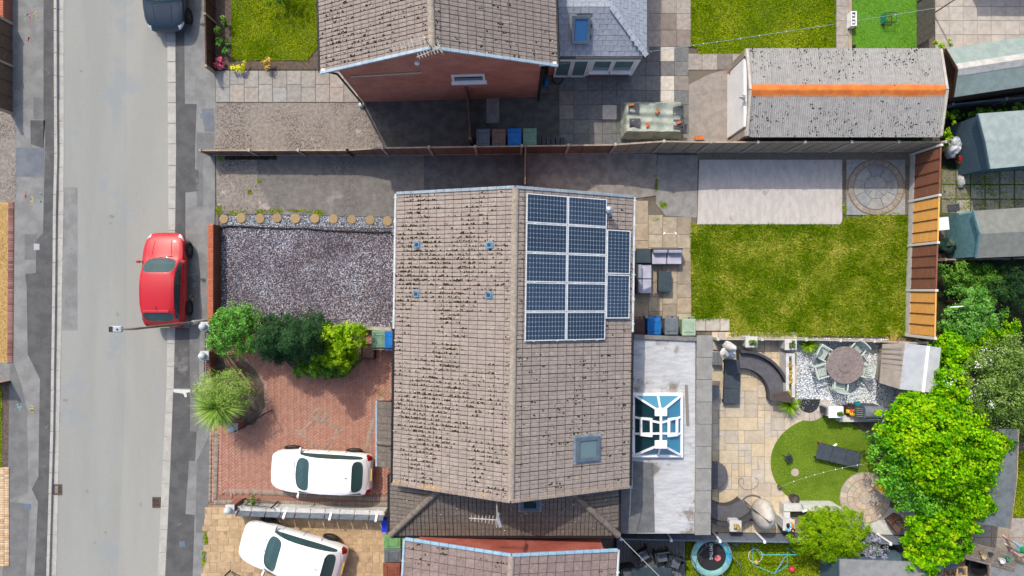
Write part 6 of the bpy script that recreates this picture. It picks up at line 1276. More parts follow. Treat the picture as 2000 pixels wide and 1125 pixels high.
for x, y, s_, m_, lb in ((430, 47, .34, V_mid, 'leafy green plant next to the brown front fence'), (437, 92, .3, V_fresh, 'pale green rosette plant in the front flower bed'), (430, 123, .16, ramp3('pink_bloom', [S(206, 70, 110), S(226, 110, 140), S(90, 110, 50)], .6, .2), 'small pink flowering plant in the bed corner'), (469, 127, .25, V_yel, 'yellow flowering plant at the corner of the clipped lawn'), (524, 127, .23, V_gold, 'golden clump plant midway along the lawn edge')):
    shrub('bed_plant', lb, 'plant', [E(x, y, s_ * .8, s_, s_, s_ * .8)], 320, .11, m_, lump=.7, th=.15, trunkr=.02)
shrub('bed_plant', 'leafy weeds growing at the end of the divider wall', 'plant', [E(490, 975, .3, .3, .2, .3)], 350, .07, V_mid, th=.2, trunkr=.015)
bush0 = shrub('leafy_shrub', 'dark green shrub on the clipped front lawn by the north house', 'shrub', [E(545, -8, .6, .55, .4, .5), E(572, -4, .5, .4, .35, .4)], 1400, .08, V_mid, lump=.5)
# moss and weeds along joints
def tuft(px, py, w, h, n=120, m=None): grass('weed', GP([(px - w, py - h), (px + w, py - h), (px + w, py + h), (px - w, py + h)]), n / (4 * w * h / 2028), m or LG, .008, .07, .02)
for a in ((430, 310, 4, 6), (428, 410, 5, 8), (465, 415, 18, 4), (510, 413, 12, 4), (540, 411, 14, 4), (585, 411, 25, 2), (622, 416, 8, 6), (506, 353, 4, 3), (488, 375, 3, 3), (1282, 360, 2, 12), (1295, 400, 7, 6), (1281, 428, 7, 3), (1649, 408, 4, 8), (402, 1050, 3, 12), (398, 1090, 3, 14), (1712, 420, 22, 3), (1745, 418, 20, 3), (745, 770, 8, 4)): tuft(*a)
chips('leaf_litter', GP([(440, 305), (540, 305), (540, 312), (440, 312)]), 700, .03, ramp3('litter', [S(70, 56, 44), S(96, 78, 58), S(60, 60, 40)], .95, 0), .01)
# east side jungle
def bush(label, ells, n, size, m, nm='bush', cat='bush', **kw): return shrub(nm, label, cat, ells, n, size, m, **kw)
bush('dark undergrowth shrub below the weathered fence', [E(1868, 540, .7, .8, .6, .6), E(1905, 535, .6, .8, .5, .6), E(1935, 560, .7, .6, .6, .6), E(1900, 580, .7, .8, .6, .6)], 12000, .08, V_mid, lump=.5)
bush('dark green spreading conifer at the east edge of the gardens', [E(1985, 530, 1.2, .7, .45, .4), E(1970, 565, 1.3, .75, .5, .4), E(2010, 590, 1.1, .8, .7, .6), E(1995, 555, 1.5, .6, .5, .4)], 7500, .08, V_dark, 'conifer', 'conifer', asp=.35, lump=.5, up=.8)
bush('fresh green bush behind the brown and orange fence', [E(1890, 590, 1.5, .8, .7, .7), E(1865, 625, 1.2, .7, .7, .7), E(1920, 620, 1.3, .7, .6, .6), E(1880, 650, 1.3, .8, .6, .6)], 7500, .085, V_fresh, lump=.5)
bush('yellow-green bush by the white post beyond the orange panel', [E(1925, 660, 1.2, .8, .6, .6), E(1960, 640, 1.0, .6, .5, .5), E(1870, 690, 1.4, .9, .6, .7)], 6000, .085, V_ivy, lump=.5)
t = bush('large olive shrub dusted with white blossom', [E(1900, 740, 2.0, 1.2, 1.1, 1.0), E(1960, 710, 1.9, 1.1, 1.0, 1.0), E(1940, 780, 2.0, 1.2, 1.1, 1.0), E(2000, 760, 1.9, 1.1, 1.2, 1.0), E(1880, 800, 1.8, .9, .8, .9), E(1990, 690, 1.6, .8, .7, .8), E(2010, 820, 1.4, .9, .9, .8)], 24000, .085, V_olive, lump=.5, depth=.5)
crown('blossom', t, [E(1895, 745, 2.1, 1.15, 1.0, 1.0), E(1950, 760, 2.1, 1.2, 1.1, 1.0), E(1960, 710, 2.0, 1.0, .9, 1.0)], 900, .05, V_white, asp=.9, lump=.5)
bush('bright green climber massed behind the pale plastic shed', [E(1850, 690, 1.7, .55, .7, .8), E(1850, 750, 2.0, .6, .8, .8), E(1800, 795, 1.9, 1.1, .55, .8), E(1850, 810, 2.1, .9, .8, .8)], 16000, .115, V_ivy, lump=.45, asp=.8)
t = bush('big bright green hedge tree over the circular lawn', [E(1790, 850, 2.3, 1.3, 1.0, 1.1), E(1860, 850, 2.3, 1.2, 1.0, 1.0), E(1830, 910, 2.3, 1.4, 1.0, 1.1), E(1890, 900, 2.1, .9, .9, .9), E(1920, 870, 1.9, .7, .6, .7), E(1880, 960, 1.9, .8, .8, .8), E(1770, 810, 1.9, .8, .6, .7)], 32000, .12, V_ivy, lump=.45, asp=.8, depth=.45)
bush('glossy laurel bush next to the dark lounger', [E(1740, 880, 1.8, .95, 1.1, 1.0), E(1765, 930, 1.7, 1.1, .9, .9), E(1730, 850, 1.4, .6, .6, .7), E(1800, 965, 1.7, 1.0, .8, .9)], 13000, .11, V_laurel, lump=.4, asp=.5)
bush('vigorous vine tumbling towards the grey corner sheds', [E(1850, 1000, 1.8, 1.1, .8, .8), E(1900, 985, 1.6, .7, .6, .6), E(1810, 1030, 1.7, .8, .7, .7), E(1840, 1060, 1.6, 1.0, .7, .7), E(1800, 1085, 1.6, .8, .5, .6), E(1795, 1115, 1.4, .6, .6, .5), E(1775, 1060, 1.3, .4, .4, .4)], 19000, .125, V_ivy, lump=.5, asp=.85)
bush('low bronze and green shrub at the edge of the gravel bed', [E(1750, 815, .7, .45, .5, .5), E(1745, 840, .6, .4, .4, .4)], 2400, .09, V_olive, lump=.5, asp=.35)
bush('feathery yellow-green bush hanging over the slate-blue fence', [E(1600, 1040, 1.4, .95, .65, .7), E(1645, 1040, 1.4, .9, .75, .7), E(1570, 1055, 1.2, .55, .45, .5), E(1625, 1075, 1.2, .75, .45, .5), E(1660, 1010, 1.1, .55, .4, .4), E(1615, 1005, 1.1, .6, .35, .4), E(1590, 1020, 1.0, .7, .5, .4), E(1640, 1060, 1.0, .9, .6, .4)], 30000, .085, ramp3('leaf_feather', [S(80, 124, 2), S(124, 170, 8), S(154, 192, 18), S(174, 198, 44)], .5, .35, gain=1.3), lump=.45, asp=.3)
bush('lavender-blue flowering bush beside the grey shed', [E(1690, 1060, 1.0, .5, .55, .5), E(1705, 1080, .9, .4, .4, .4), E(1680, 1040, 1.0, .35, .35, .4)], 6000, .075, ramp3('leaf_lavender', [S(70, 96, 50), S(110, 120, 110), S(156, 152, 186), S(190, 186, 206)], .6, .2), lump=.5)
bush('weedy green strip plant at the back corner of the garage', [E(1838, 120, .9, .25, .9, .6), E(1842, 250, .8, .35, .6, .5), E(1835, 270, .7, .4, .35, .5), E(1830, 95, .9, .25, .3, .4)], 2400, .075, V_lime, lump=.6, nm='climber', cat='climber')
bush('overgrown green strip between the garage and larch fence', [E(1610, 272, .7, .5, .3, .4), E(1770, 275, .6, .8, .25, .4), E(1790, 280, .8, .5, .25, .5)], 1600, .08, V_mid, lump=.6)
bush('dark hedge strip along the grey-blue fence', [E(1880, 228, .4, .7, .3, .4), E(1930, 222, .4, .8, .25, .4), E(1985, 214, .4, .8, .25, .4)], 3200, .08, V_mid, lump=.6)
bush('small yellow shrub in the bed by the round sett paving', [E(1728, 950, .5, .35, .3, .3)], 700, .07, ramp3('leaf_golden', [S(150, 150, 40), S(200, 190, 60), S(214, 180, 70)], .5, .3), lump=.5)
for x, y, m_, lb, nm in ((1535, 788, V_lime, 'lime strappy plant in a pot by the curved sofa', .34), (1735, 678, V_gold, 'golden ornamental grass beside the plastic shed', .45), (1571, 671, V_lime, 'green tufty plant at the fence end of the gravel bed', .3)):
    b = G(x, y); t = thing('strappy_plant', lb, 'plant', b, 'strappy plants'); spikes('leaf_head', t, (b.x, b.y, .3), 150, nm * 1.6, .016, m_, (.1, 1.4), .6); MB().lathe([(.13, 0), (.18, .28), (.17, .3)], b, 14).build('pot', mat('brown_pot', S(120, 92, 78), S(100, 76, 66), 6, .8), t, True)
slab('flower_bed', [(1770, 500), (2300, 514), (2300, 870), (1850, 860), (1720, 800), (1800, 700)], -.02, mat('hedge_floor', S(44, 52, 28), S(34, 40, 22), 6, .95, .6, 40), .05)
slab('flower_bed', [(1705, 930), (1750, 930), (1760, 1000), (1725, 985)], .03, soil, .05)
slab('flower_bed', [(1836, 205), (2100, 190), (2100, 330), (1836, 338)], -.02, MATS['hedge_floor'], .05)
# ================================================================== garden things
def rag(name, label, cat, px, py, z, r, m, n=12, sq=.5, group=None, folds=.25):
    c = G(px, py, z); mb = MB(); mb.blob((c.x, c.y, max(c.z, r[2] * .9)), r, 14, 9, folds); o = mb.build(name, m, None, True); return tag(o, label, cat, group)
# covered furniture weighed down with bricks
cov = mat('green_grey_cover', S(178, 186, 174), S(152, 162, 150), 2.5, .55, .3, 20, c4=S(122, 140, 96), s4=1.4, t4=.62); c = G(1276, 230, .7); nx, ny = 60, 40; mb = MB(); vs = []
for j in range(ny + 1):
    for i in range(nx + 1):
        X, Y = (i / nx - .5) * 2.7, (j / ny - .5) * 1.6; ex, ey = max(0, abs(X) - 1.15), max(0, abs(Y) - .6); ed = max(ex, ey)
        z = .78 - ed * 3.2 - .06 * math.exp(-(Y * 3) ** 2) + .06 * math.sin(X * 4 + Y * 6 + math.sin(Y * 5)) * math.sin(Y * 8 - X * 3) + .03 * abs(math.sin(X * 7 + Y * 5 + math.sin(X * 3))) + (.05 * math.sin(X * 16 + Y * 14) if ed > .05 else 0)
        vs.append((c.x + X * (1 - .04 * (ed > .1)), c.y + Y, max(z, .04)))
mb.add(vs, [(j * (nx + 1) + i, j * (nx + 1) + i + 1, (j + 1) * (nx + 1) + i + 1, (j + 1) * (nx + 1) + i) for j in range(ny) for i in range(nx)]); tag(mb.build('covered_furniture', cov, None, True), 'garden furniture under a rumpled grey-green tarpaulin weighed down with bricks', 'tarpaulin')
for k, (x, y, rz, lb) in enumerate(((1233, 205, .1, 'orange brick on a dark corner of the tarpaulin'), (1284, 218, .9, 'orange brick lying askew in the middle of the tarpaulin'), (1265, 244, 1.5, 'orange frogged brick near the front fold of the tarpaulin'), (1325, 240, .4, 'orange brick on the tarpaulin by the concrete pad'))):
    p = G(x, y, .82); tag(MB().box((p.x, p.y, .84), (.215, .1, .065), rz).build('loose_brick', mat('orange_brick', S(214, 120, 74), S(196, 104, 62), 14, .9, .3, 60), bevel=.006), lb, 'brick', 'bricks on the tarpaulin')
for k, (x, y, lb) in enumerate(((1238, 212, 'dark fan-grooved corner pad under a brick on the tarpaulin'), (1240, 241, 'dark fan-grooved pad at the house side of the tarpaulin'), (1325, 215, 'dark fan-grooved pad at the garage side of the tarpaulin'), (1326, 243, 'dark fan-grooved pad next to the concrete pad corner'))):
    p = G(x, y, .8); t = thing('rubber_pad', lb, 'pad', p, 'rubber corner pads'); MB().box(p, (.46, .42, .02)).build('sheet', mat('grey_rubber', S(92, 96, 102), S(80, 84, 90), 6, .7), t); sx, sy = (-1 if x < 1280 else 1), (1 if y < 225 else -1)
    for q in range(7): a = q / 6 * PI / 2; mb = MB(); mb.bar(p + Vector((sx * .18 - sx * .0, sy * .16, .014)), p + Vector((sx * .18 - sx * .36 * math.cos(a), sy * .16 - sy * .34 * math.sin(a), .014)), .012, .012); mb.build('rib', black, t)
p = G(1089, 152); mb = MB(); mb.tube([p + Vector((.22 * math.cos(q) * (1 + .15 * math.sin(q * .3)), .3 * math.sin(q), .02 + .006 * q)) for q in np.linspace(0, 14, 60)], .012, 5); tag(mb.build('garden_hose', black), 'black garden hose coiled by the north house corner', 'hose')
rag('blue_bag', 'small blue bag at the foot of the north house wall', 'bag', 1066, 161, .15, (.12, .2, .15), mat('blue_sheet', S(30, 130, 190), S(20, 110, 170), 8, .6))
p = G(1365, 272, .1); mb = MB()
for k in range(9): q = PI * k / 8; mb.bar(p, p + Vector((.24 * math.cos(q), .18 * math.sin(q), .03)), .05, .03)
tag(mb.build('sun_ornament', mat('terracotta', S(224, 130, 66), S(204, 110, 50), 9, .8)), 'terracotta sunburst ornament at the foot of the larch fence', 'ornament')
for x, y, rr, lb in ((706, 205, (.13, .11, .1), 'white bucket at the foot of the north house downpipe'),): rag('white_bucket', lb, 'bucket', x, y, .1, rr, capm, folds=.05)
# washing line
L0, L1 = G(1065, 129, 2.2), G(1826, 16, 1.8); mb = MB(); mb.tube([L0.lerp(L1, q) - Vector((0, 0, .55 * 4 * q * (1 - q) * .3)) for q in np.linspace(0, 1, 24)], .007, 4); t = mb.build('washing_line', mat('teal_cord', S(170, 206, 214), None, rough=.6)); tag(t, 'pale teal washing line strung from the north house across the lawns', 'washing line'); WB[t.name] = Vector(t.location)
for q in (.12, .18, .24, .27, .31, .33, .38, .405, .44, .5, .55, .62, .9): p = L0.lerp(L1, q) - Vector((0, 0, .55 * 4 * q * (1 - q) * .3)); MB().box(p + Vector((0, .0, -.02)), (.015, .05, .08), R.uniform(0, 1)).build('peg', white, t)
p = G(1822, 27); mb = MB(); mb.tube([p, p + Vector((.0, 0, 1.85))], .03, 6); tag(mb.build('line_post', MATS['lamp_column']), 'brown washing line post at the charcoal fence', 'post')
# planter, cage
p = G(1659, 43); t = thing('trough_planter', 'white rimmed trough planter beside the bright artificial lawn', 'planter', p)
for dx, dy, w, l in ((-.1, 0, .04, .62), (.1, 0, .04, .62), (0, .29, .16, .04), (0, -.29, .16, .04)): MB().box(p + Vector((dx, dy, .2)), (w, l, .4)).build('side', white, t)
MB().box(p + Vector((0, 0, .15)), (.16, .54, .3)).build('compost', soil, t)
for k in range(3): mb = MB(); mb.blob(p + Vector((R.uniform(-.03, .03), -.15 + k * .15, .33)), .05); mb.build('bud', white, t)
p = G(1730, 40); t = thing('pet_cage', 'small green-sided wire pet cage on the artificial lawn', 'cage', p); MB().box(p + Vector((-.22, 0, .2)), (.03, .4, .38)).build('side_panel', mat('teal_sheet', S(30, 140, 120), None, rough=.5), t)
for s in (-1, 1):
    for z in (.03, .4):
        mb = MB(); mb.bar(p + Vector((-.22, s * .2, z)), p + Vector((.24, s * .2, z)), .022, .022); mb.bar(p + Vector((s * .23, -.2, z)), p + Vector((s * .23, .2, z)), .022, .022); mb.build('rail', dkgrey, t)
    for k in range(8): mb = MB(); mb.tube([p + Vector((-.2 + k * .06, s * .2, .03)), p + Vector((-.2 + k * .06, s * .2, .4))], .006, 4); mb.build('wire', dkgrey, t)
for x, y, lb in ((1668, 24, 'black ball light near the trough planter'), (1668, 90, 'black ball light at the garage end of the artificial lawn')): p = G(x, y, .1); mb = MB(); mb.blob((p.x, p.y, .1), .08, 10, 8, 0); tag(mb.build('ball_light', black, None, True), lb, 'garden light', 'ball lights')
# timber planter by front bins
p = G(718, 687, .4); t = thing('timber_planter', 'brown timber planter box between lime bush and green bin', 'planter', (p.x, p.y, 0)); 
for s in (-1, 1): MB().box((p.x + s * .26, p.y, .2), (.05, .66, .4)).build('side', wood_dark, t); MB().box((p.x, p.y + s * .3, .2), (.47, .05, .4)).build('end', wood_dark, t)
MB().box((p.x, p.y, .19), (.47, .55, .36)).build('lid', mat('brown_lid', S(128, 104, 92), S(112, 90, 80), 5, .8), t)
mb = MB(); pw = [(500, 631), (560, 634), (640, 637), (700, 639), (768, 642)]
for a, b in zip(pw, pw[1:]): mb.bar(G(*a) + Vector((0, 0, .22)), G(*b) + Vector((0, 0, .22)), .13, .44)
tag(mb.build('garden_wall', mat('pale_coping', S(196, 188, 176), S(172, 164, 152), 5, .9, .4, 60), None), 'low pale-coped wall between the slate bed and shrubs', 'wall')
mb = MB(); 
for d in (0, .22): mb.bar(G(441 , 697) + Vector((d, 0, .12)), G(492, 765) + Vector((d, 0, .12)), .07, .1)
tag(mb.build('bed_sleepers', mat('sleeper', S(160, 132, 108), S(140, 114, 94), 6, .9), None), 'pair of timber edging sleepers crossing the corner flower bed', 'edging')
# ---- rattan set on the stone patio
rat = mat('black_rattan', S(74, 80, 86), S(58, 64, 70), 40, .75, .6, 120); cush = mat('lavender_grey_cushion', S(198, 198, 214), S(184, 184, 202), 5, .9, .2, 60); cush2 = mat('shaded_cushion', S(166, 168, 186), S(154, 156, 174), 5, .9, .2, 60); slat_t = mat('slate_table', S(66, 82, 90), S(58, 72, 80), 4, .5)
def sofa(label, c, w, back, rz):
    t = thing('rattan_sofa', label, 'sofa', c, 'rattan sofas', local=True, rz=rz); d = .68
    MB().box((0, 0, .16), (w, d, .3)).build('base', rat, t); MB().box((0, d / 2 - .05, .42), (w, .1, .34)).build('back_frame', rat, t)
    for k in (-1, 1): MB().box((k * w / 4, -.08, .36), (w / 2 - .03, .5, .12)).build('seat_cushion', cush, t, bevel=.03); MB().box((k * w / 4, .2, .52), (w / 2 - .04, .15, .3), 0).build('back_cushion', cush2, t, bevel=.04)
    return t
p = G(1302, 501, .4); sofa('two-seat grey cushioned sofa with its back to the tarmac, at the patio corner', (p.x, p.y, .03), 1.28, 1, 0); p = G(1257, 545, .4); sofa('two-seat grey cushioned sofa along the house wall beside the coffee table', (p.x, p.y, .03), 1.26, 1, PI / 2)
p = G(1257, 500, .55); t = thing('corner_table', 'dark rattan corner table joining the two grey sofas', 'table', (p.x, p.y, .03)); MB().box((p.x, p.y, .29), (.62, .62, .52)).build('base', rat, t); MB().box((p.x, p.y, .57), (.58, .58, .03)).build('top', slat_t, t, bevel=.008)
p = G(1299, 550, .42); t = thing('coffee_table', 'dark slate-topped coffee table in front of the grey sofas', 'table', (p.x, p.y, .03)); MB().box((p.x, p.y, .4), (.56, .86, .04)).build('top', slat_t, t, bevel=.008)
for sx in (-1, 1):
    MB().box((p.x + sx * .25, p.y, .2), (.04, .8, .34)).build('side_panel', rat, t)
    for sy in (-1, 1): MB().box((p.x + sx * .245, p.y + sy * .4, .2), (.06, .06, .36)).build('leg', rat, t)
mb = MB(); p = G(1308, 456); 
for sx in (-1, 1): mb.box(p + Vector((sx * .25, 0, .05)), (.06, .12, .05), sx * .6)
mb.bar(p + Vector((-.25, 0, .04)), p + Vector((.25, 0, .04)), .02, .02); tag(mb.build('boot_scraper', white), 'small white-ended drain cover frame on the stone patio', 'frame')
# ---- south garden: curved sofas, loungers, table and chairs
crat = mat('charcoal_weave', S(84, 84, 88), S(70, 70, 75), 60, .8, .5, 150); ccush = mat('charcoal_cushion', S(104, 104, 110), S(94, 94, 100), 5, .9, .2, 60)
def arcsofa(name, label, c, r0, r1, t0, t1, h=.36, back=True, side=1, table=None):
    t = thing(name, label, 'sofa', (c[0], c[1], .03), 'curved rattan sofas'); n = 14
    def ring(a, b, z0, z1, nm, m, s=t0, e=t1):
        A = [(c[0] + b * math.cos(q), c[1] + b * math.sin(q)) for q in np.linspace(s, e, n)]; B = [(c[0] + a * math.cos(q), c[1] + a * math.sin(q)) for q in np.linspace(e, s, n)]
        mb = MB(); k = len(A); pts = A + B
        vs = [(x, y, z0) for x, y in pts] + [(x, y, z1) for x, y in pts]; N = 2 * n
        fs = [(i, i + 1, N - 2 - i, N - 1 - i) for i in range(n - 1)]; fs = [tuple(v + N for v in f) for f in fs] + [f[::-1] for f in fs] + [(i, (i + 1) % N, N + (i + 1) % N, N + i) for i in range(N)]
        mb.add(vs, fs); return mb.build(nm, m, t, bevel=.012)
    ring(r0, r1, .03, h, 'base', crat); ring(r0 + .03, r1 - .14, h + .002, h + .1, 'seat_cushion', ccush)
    if back: ring(r1 - .12, r1, h + .003, h + .36, 'backrest', crat)
    if table: ring(r0 + .02, r1 - .0, h + .36, h + .4, 'end_table', mat('brown_glass_top', S(96, 84, 80), S(84, 74, 70), 5, .35), *table)
    return t
c = G(1441, 772); arcsofa('curved_sofa', 'dark curved rattan sofa beside the white planter wall', c, 1.2, 2.02, -.1, 1.62, table=(-.1, .16))
c = G(1415, 945); arcsofa('curved_sofa', 'dark curved rattan sofa in the south corner of the sandstone patio', (c.x - .1, c.y + .05), .85, 1.65, math.radians(200), math.radians(318), back=True)
c = G(1394, 928, .45); t = thing('round_covered_table', 'round table under a charcoal cover half hidden by the parapet', 'table', (c.x, c.y, .03)); MB().lathe([(.5, .05), (.56, .3), (.6, .44), (.57, .48), (.02, .5)], (c.x, c.y, 0), 22).build('cover', ccush, t, True); MB().lathe([(.06, .03), (.06, .4)], (c.x, c.y, 0), 10).build('leg', black, t)
def lounger(label, c, rz):
    t = thing('sun_lounger', label, 'sun lounger', c, 'sun loungers', local=True, rz=rz); m = mat('slate_lounger', S(74, 84, 94), S(64, 74, 84), 6, .8, .3, 120)
    for k in range(3): MB().box(((k - 1) * .63, 0, .3), (.62, .68, .07)).build('pad', m, t, bevel=.02)
    for sy in (-1, 1): mb = MB(); mb.bar((-.95, sy * .33, .24), (.95, sy * .33, .24), .04, .05); mb.build('rail', black, t)
    for sx in (-.85, .85):
        for sy in (-.31, .31): MB().box((sx, sy, .12), (.05, .05, .24)).build('leg', black, t)
    return t
p = G(1430, 745, .35); lounger('dark sun lounger on the sandstone patio next to the curved sofa', (p.x, p.y, .03), PI / 2 - .03); p = G(1638, 890, .35); lounger('dark sun lounger on the round artificial lawn', (p.x, p.y, .045), math.radians(-13.5))
def chair(label, c, rz):
    t = thing('garden_chair', label, 'chair', c, 'pale slatted garden chairs', local=True, rz=rz); m = mat('sage_white_timber', S(208, 220, 212), S(190, 204, 196), 5, .7, rnd=.04)
    for k in range(7): MB().box((0, -.2 + k * .068, .45), (.5, .052, .025)).build('slat', m, t)
    for sx in (-1, 1):
        MB().box((sx * .25, -.0, .41), (.04, .5, .05)).build('rail', m, t); MB().box((sx * .25, .24, .2), (.05, .05, .4)).build('leg', m, t); mb = MB(); mb.bar((sx * .25, -.22, 0), (sx * .25, -.34, .95), .05, .04); mb.build('back_post', m, t); MB().box((sx * .28, 0, .64), (.06, .52, .03)).build('arm', m, t)
    mb = MB(); mb.tube([(x * .25, -.345 - .03 * (1 - x * x), .95) for x in np.linspace(-1, 1, 7)], .03, 6); mb.build('top_rail', m, t)
    for k in range(5): mb = MB(); x = -.17 + k * .085; mb.bar((x, -.235, .48), (x, -.34, .93), .05, .018); mb.build('back_slat', m, t)
    return t
tc = G(1651, 713, .74)
for a, rr, lb in ((150, 1.0, 'pale slatted chair drawn back from the round table towards the planter wall'), (196, .98, 'pale slatted chair with sunlit seat on the white gravel side of the round table'), (262, .82, 'pale chair tucked under the round table towards the barbecue'), (345, .8, 'pale chair tucked under the round table towards the plastic shed'), (48, .82, 'pale chair tucked under the round table towards the golden grass')):
    q = math.radians(a); chair(lb, (tc.x + rr * math.cos(q), tc.y + rr * math.sin(q), .01), q + PI / 2)
t = thing('round_table', 'round weathered plank table with a turntable on blue-white gravel', 'table', (tc.x, tc.y, .01)); rT = .79; npk = 13; a0 = math.radians(65)
for k in range(npk):
    w = 2 * rT / npk; o0, o1 = -rT + k * w + .003, -rT + (k + 1) * w - .003; pts = []
    for q in np.linspace(0, 1, 5): o = o0 + (o1 - o0) * q; pts.append((math.sqrt(max(rT * rT - o * o, 0)), o))
    for q in np.linspace(1, 0, 5): o = o0 + (o1 - o0) * q; pts.append((-math.sqrt(max(rT * rT - o * o, 0)), o))
    Mq = Matrix.Translation((tc.x, tc.y, 0)) @ Matrix.Rotation(a0, 4, 'Z'); mb = MB(); mb.prism(pts, .7, .735 + R.uniform(0, .003), Mq); mb.build('plank', mat('grey_oak', S(154, 142, 138), S(134, 122, 120), 5, .85, .4, 60, rnd=.07, stretch=(1, 3, 1)), t)
mb = MB(); mb.lathe([(.05, .02), (.05, .7)], (tc.x, tc.y, 0), 10); 
for k in range(4): q = k * PI / 2 + .4; mb.bar((tc.x, tc.y, .3), (tc.x + .5 * math.cos(q), tc.y + .5 * math.sin(q), .03), .06, .06)
mb.build('pedestal', MATS['grey_oak'], t)
MB().lathe([(.31, .739), (.32, .75), (.31, .765), (.02, .766)], (tc.x, tc.y, 0), 28).build('turntable', mat('grey_oak_disc', S(146, 134, 130), S(128, 117, 115), 5, .85, stretch=(3, 1, 1)), t); MB().lathe([(.025, .76), (.025, .775)], (tc.x, tc.y, 0), 10).build('umbrella_hole', black, t)
# white planter wall with two capped pillars
def whitewall(name, label, x0, y0, x1, y1, h, cat='planter'):
    a, b = G(x0, y1, h), G(x1, y0, h); t = thing(name, label, cat, ((a.x + b.x) / 2, (a.y + b.y) / 2, 0)); return t, a, b
t, a, b = whitewall('planter_wall', 'white rendered planter wall with a narrow strip of plants by the curved sofa', 1535, 690, 1553, 776, .75)
for x in (a.x + .07, b.x - .07): MB().box((x, (a.y + b.y) / 2, .375), (.13, b.y - a.y, .75)).build('side', wc, t)
for y in (a.y + .06, b.y - .06): MB().box(((a.x + b.x) / 2, y, .375), (b.x - a.x - .26, .12, .75)).build('end', wc, t)
MB().box(((a.x + b.x) / 2, (a.y + b.y) / 2, .3), (b.x - a.x - .26, b.y - a.y - .24, .6)).build('compost', soil, t); crown('plants', t, [(((a.x + b.x) / 2, y, .68), (.09, .22, .1)) for y in np.linspace(a.y + .35, b.y - .35, 5)], 500, .06, V_gold)
for x, y, lb in ((1468, 668, 'white capped pillar with a potted succulent at the fence'), (1545, 673, 'white capped pillar at the fence end of the planter wall'), (1437, 1028, 'white capped pillar with a bowl of dried plants by the slate-blue fence'), (1541, 1026, 'white pillar with a blue and orange ornament under the feathery bush')):
    p = G(x, y, .95); t = thing('white_pillar', lb, 'pillar', (p.x, p.y, 0), 'rendered white pillars'); MB().box((p.x, p.y, .44), (.4, .4, .88)).build('shaft', wc, t); MB().box((p.x, p.y, .91), (.5, .46, .06)).build('cap', wc, t, bevel=.01); MB().box((p.x + .02, p.y - .02, .965), (.2, .2, .05)).build('pot', mat('brown_pot', S(120, 92, 78), S(100, 76, 66), 6, .8), t)
    if x == 1541:
        for q in range(12): mb = MB(); mb.blob((p.x + R.uniform(-.1, .14), p.y + R.uniform(-.2, .1), 1.05 + R.uniform(0, .1)), R.uniform(.05, .09)); mb.build('ornament_piece', [mat('sky_blue_glaze', S(70, 180, 220), None, rough=.3), white, mat('orange_glaze', S(226, 140, 70), None, rough=.4), black][q % 4], t, True)
    else: crown('plant', t, [((p.x + .02, p.y - .02, 1.03), (.14, .13, .1))], 160, .06, V_gold if x == 1437 else V_mid)
# cloth-covered parasol
p = G(1402, 672); t = thing('closed_parasol', 'closed parasol under a white cover above the parapet end', 'parasol', p); MB().tube([p, p + Vector((0, 0, 2.3))], .025, 8).build('pole', steel, t); mb = MB(); mb.lathe([(.1, .95), (.17, 1.2), (.19, 1.7), (.14, 2.1), (.03, 2.35)], p, 12); o = mb.build('cover', mat('white_canvas', S(236, 236, 234), S(214, 214, 214), 4, .8, .2, 30), t, True)
MB().box(p + Vector((0, 0, .06)), (.5, .5, .1)).build('base', concpost, t)
mb = MB(); 
for k in range(5): mb.blob(p + Vector((R.uniform(-.1, .35), R.uniform(-.35, .1), 1.5 - k * .2)), (.2, .2, .16), 10, 6, .25)
mb.build('draped_cloth', MATS['white_canvas'], t, True)
# barbecue corner
p = G(1700, 806, .9); t = thing('barbecue', 'grey gas barbecue with a rust-streaked lid at the edge of the gravel', 'barbecue', (p.x, p.y, 0)); MB().box((p.x, p.y, .42), (1.05, .5, .8)).build('cabinet', dkgrey, t)
mb = MB(); vs = []; n = 9
for i in range(2):
    for k in range(n): q = PI * k / (n - 1); vs.append((p.x - .25 + i * .8, p.y + .27 * math.cos(q), .83 + .2 * math.sin(q)))
mb.add(vs, [(k, k + 1, n + k + 1, n + k) for k in range(n - 1)] + [tuple(range(n))[::-1], tuple(range(n, 2 * n))]); mb.build('lid', mat('grey_blue_lid', S(120, 134, 146), S(106, 120, 132), 5, .4, c4=S(196, 140, 96), s4=2.4, t4=.58), t, True); MB().box((p.x - .45, p.y, .85), (.36, .5, .05)).build('side_burner', dkgrey, t)
for k in range(5): MB().box((p.x - .45, p.y - .16 + k * .08, .89), (.26, .03, .03)).build('grill_bar', steel, t)
mb = MB(); mb.tube([(p.x - .1, p.y - .3, .88), (p.x + .45, p.y - .3, .88)], .015, 6); mb.build('handle', steel, t)
p = G(1633, 805, .85); t = thing('white_cabinet', 'white worktop cabinet with a small potted herb by the barbecue', 'cabinet', (p.x, p.y, 0)); MB().box((p.x, p.y, .4), (.56, .42, .8)).build('body', wc, t); MB().box((p.x, p.y, .83), (.62, .48, .05)).build('top', white, t, bevel=.008); MB().box((p.x + .1, p.y - .06, .9), (.13, .13, .09)).build('pot', MATS['brown_pot'], t); crown('herb', t, [((p.x + .12, p.y - .08, .98), (.1, .1, .08))], 90, .05, V_mid)
p = G(1617, 803, .6); tag(MB().box((p.x, p.y, .3), (.22, .3, .6)).build('storage_tub', dkgrey, bevel=.02), 'black upright tub at the side of the white cabinet', 'tub')
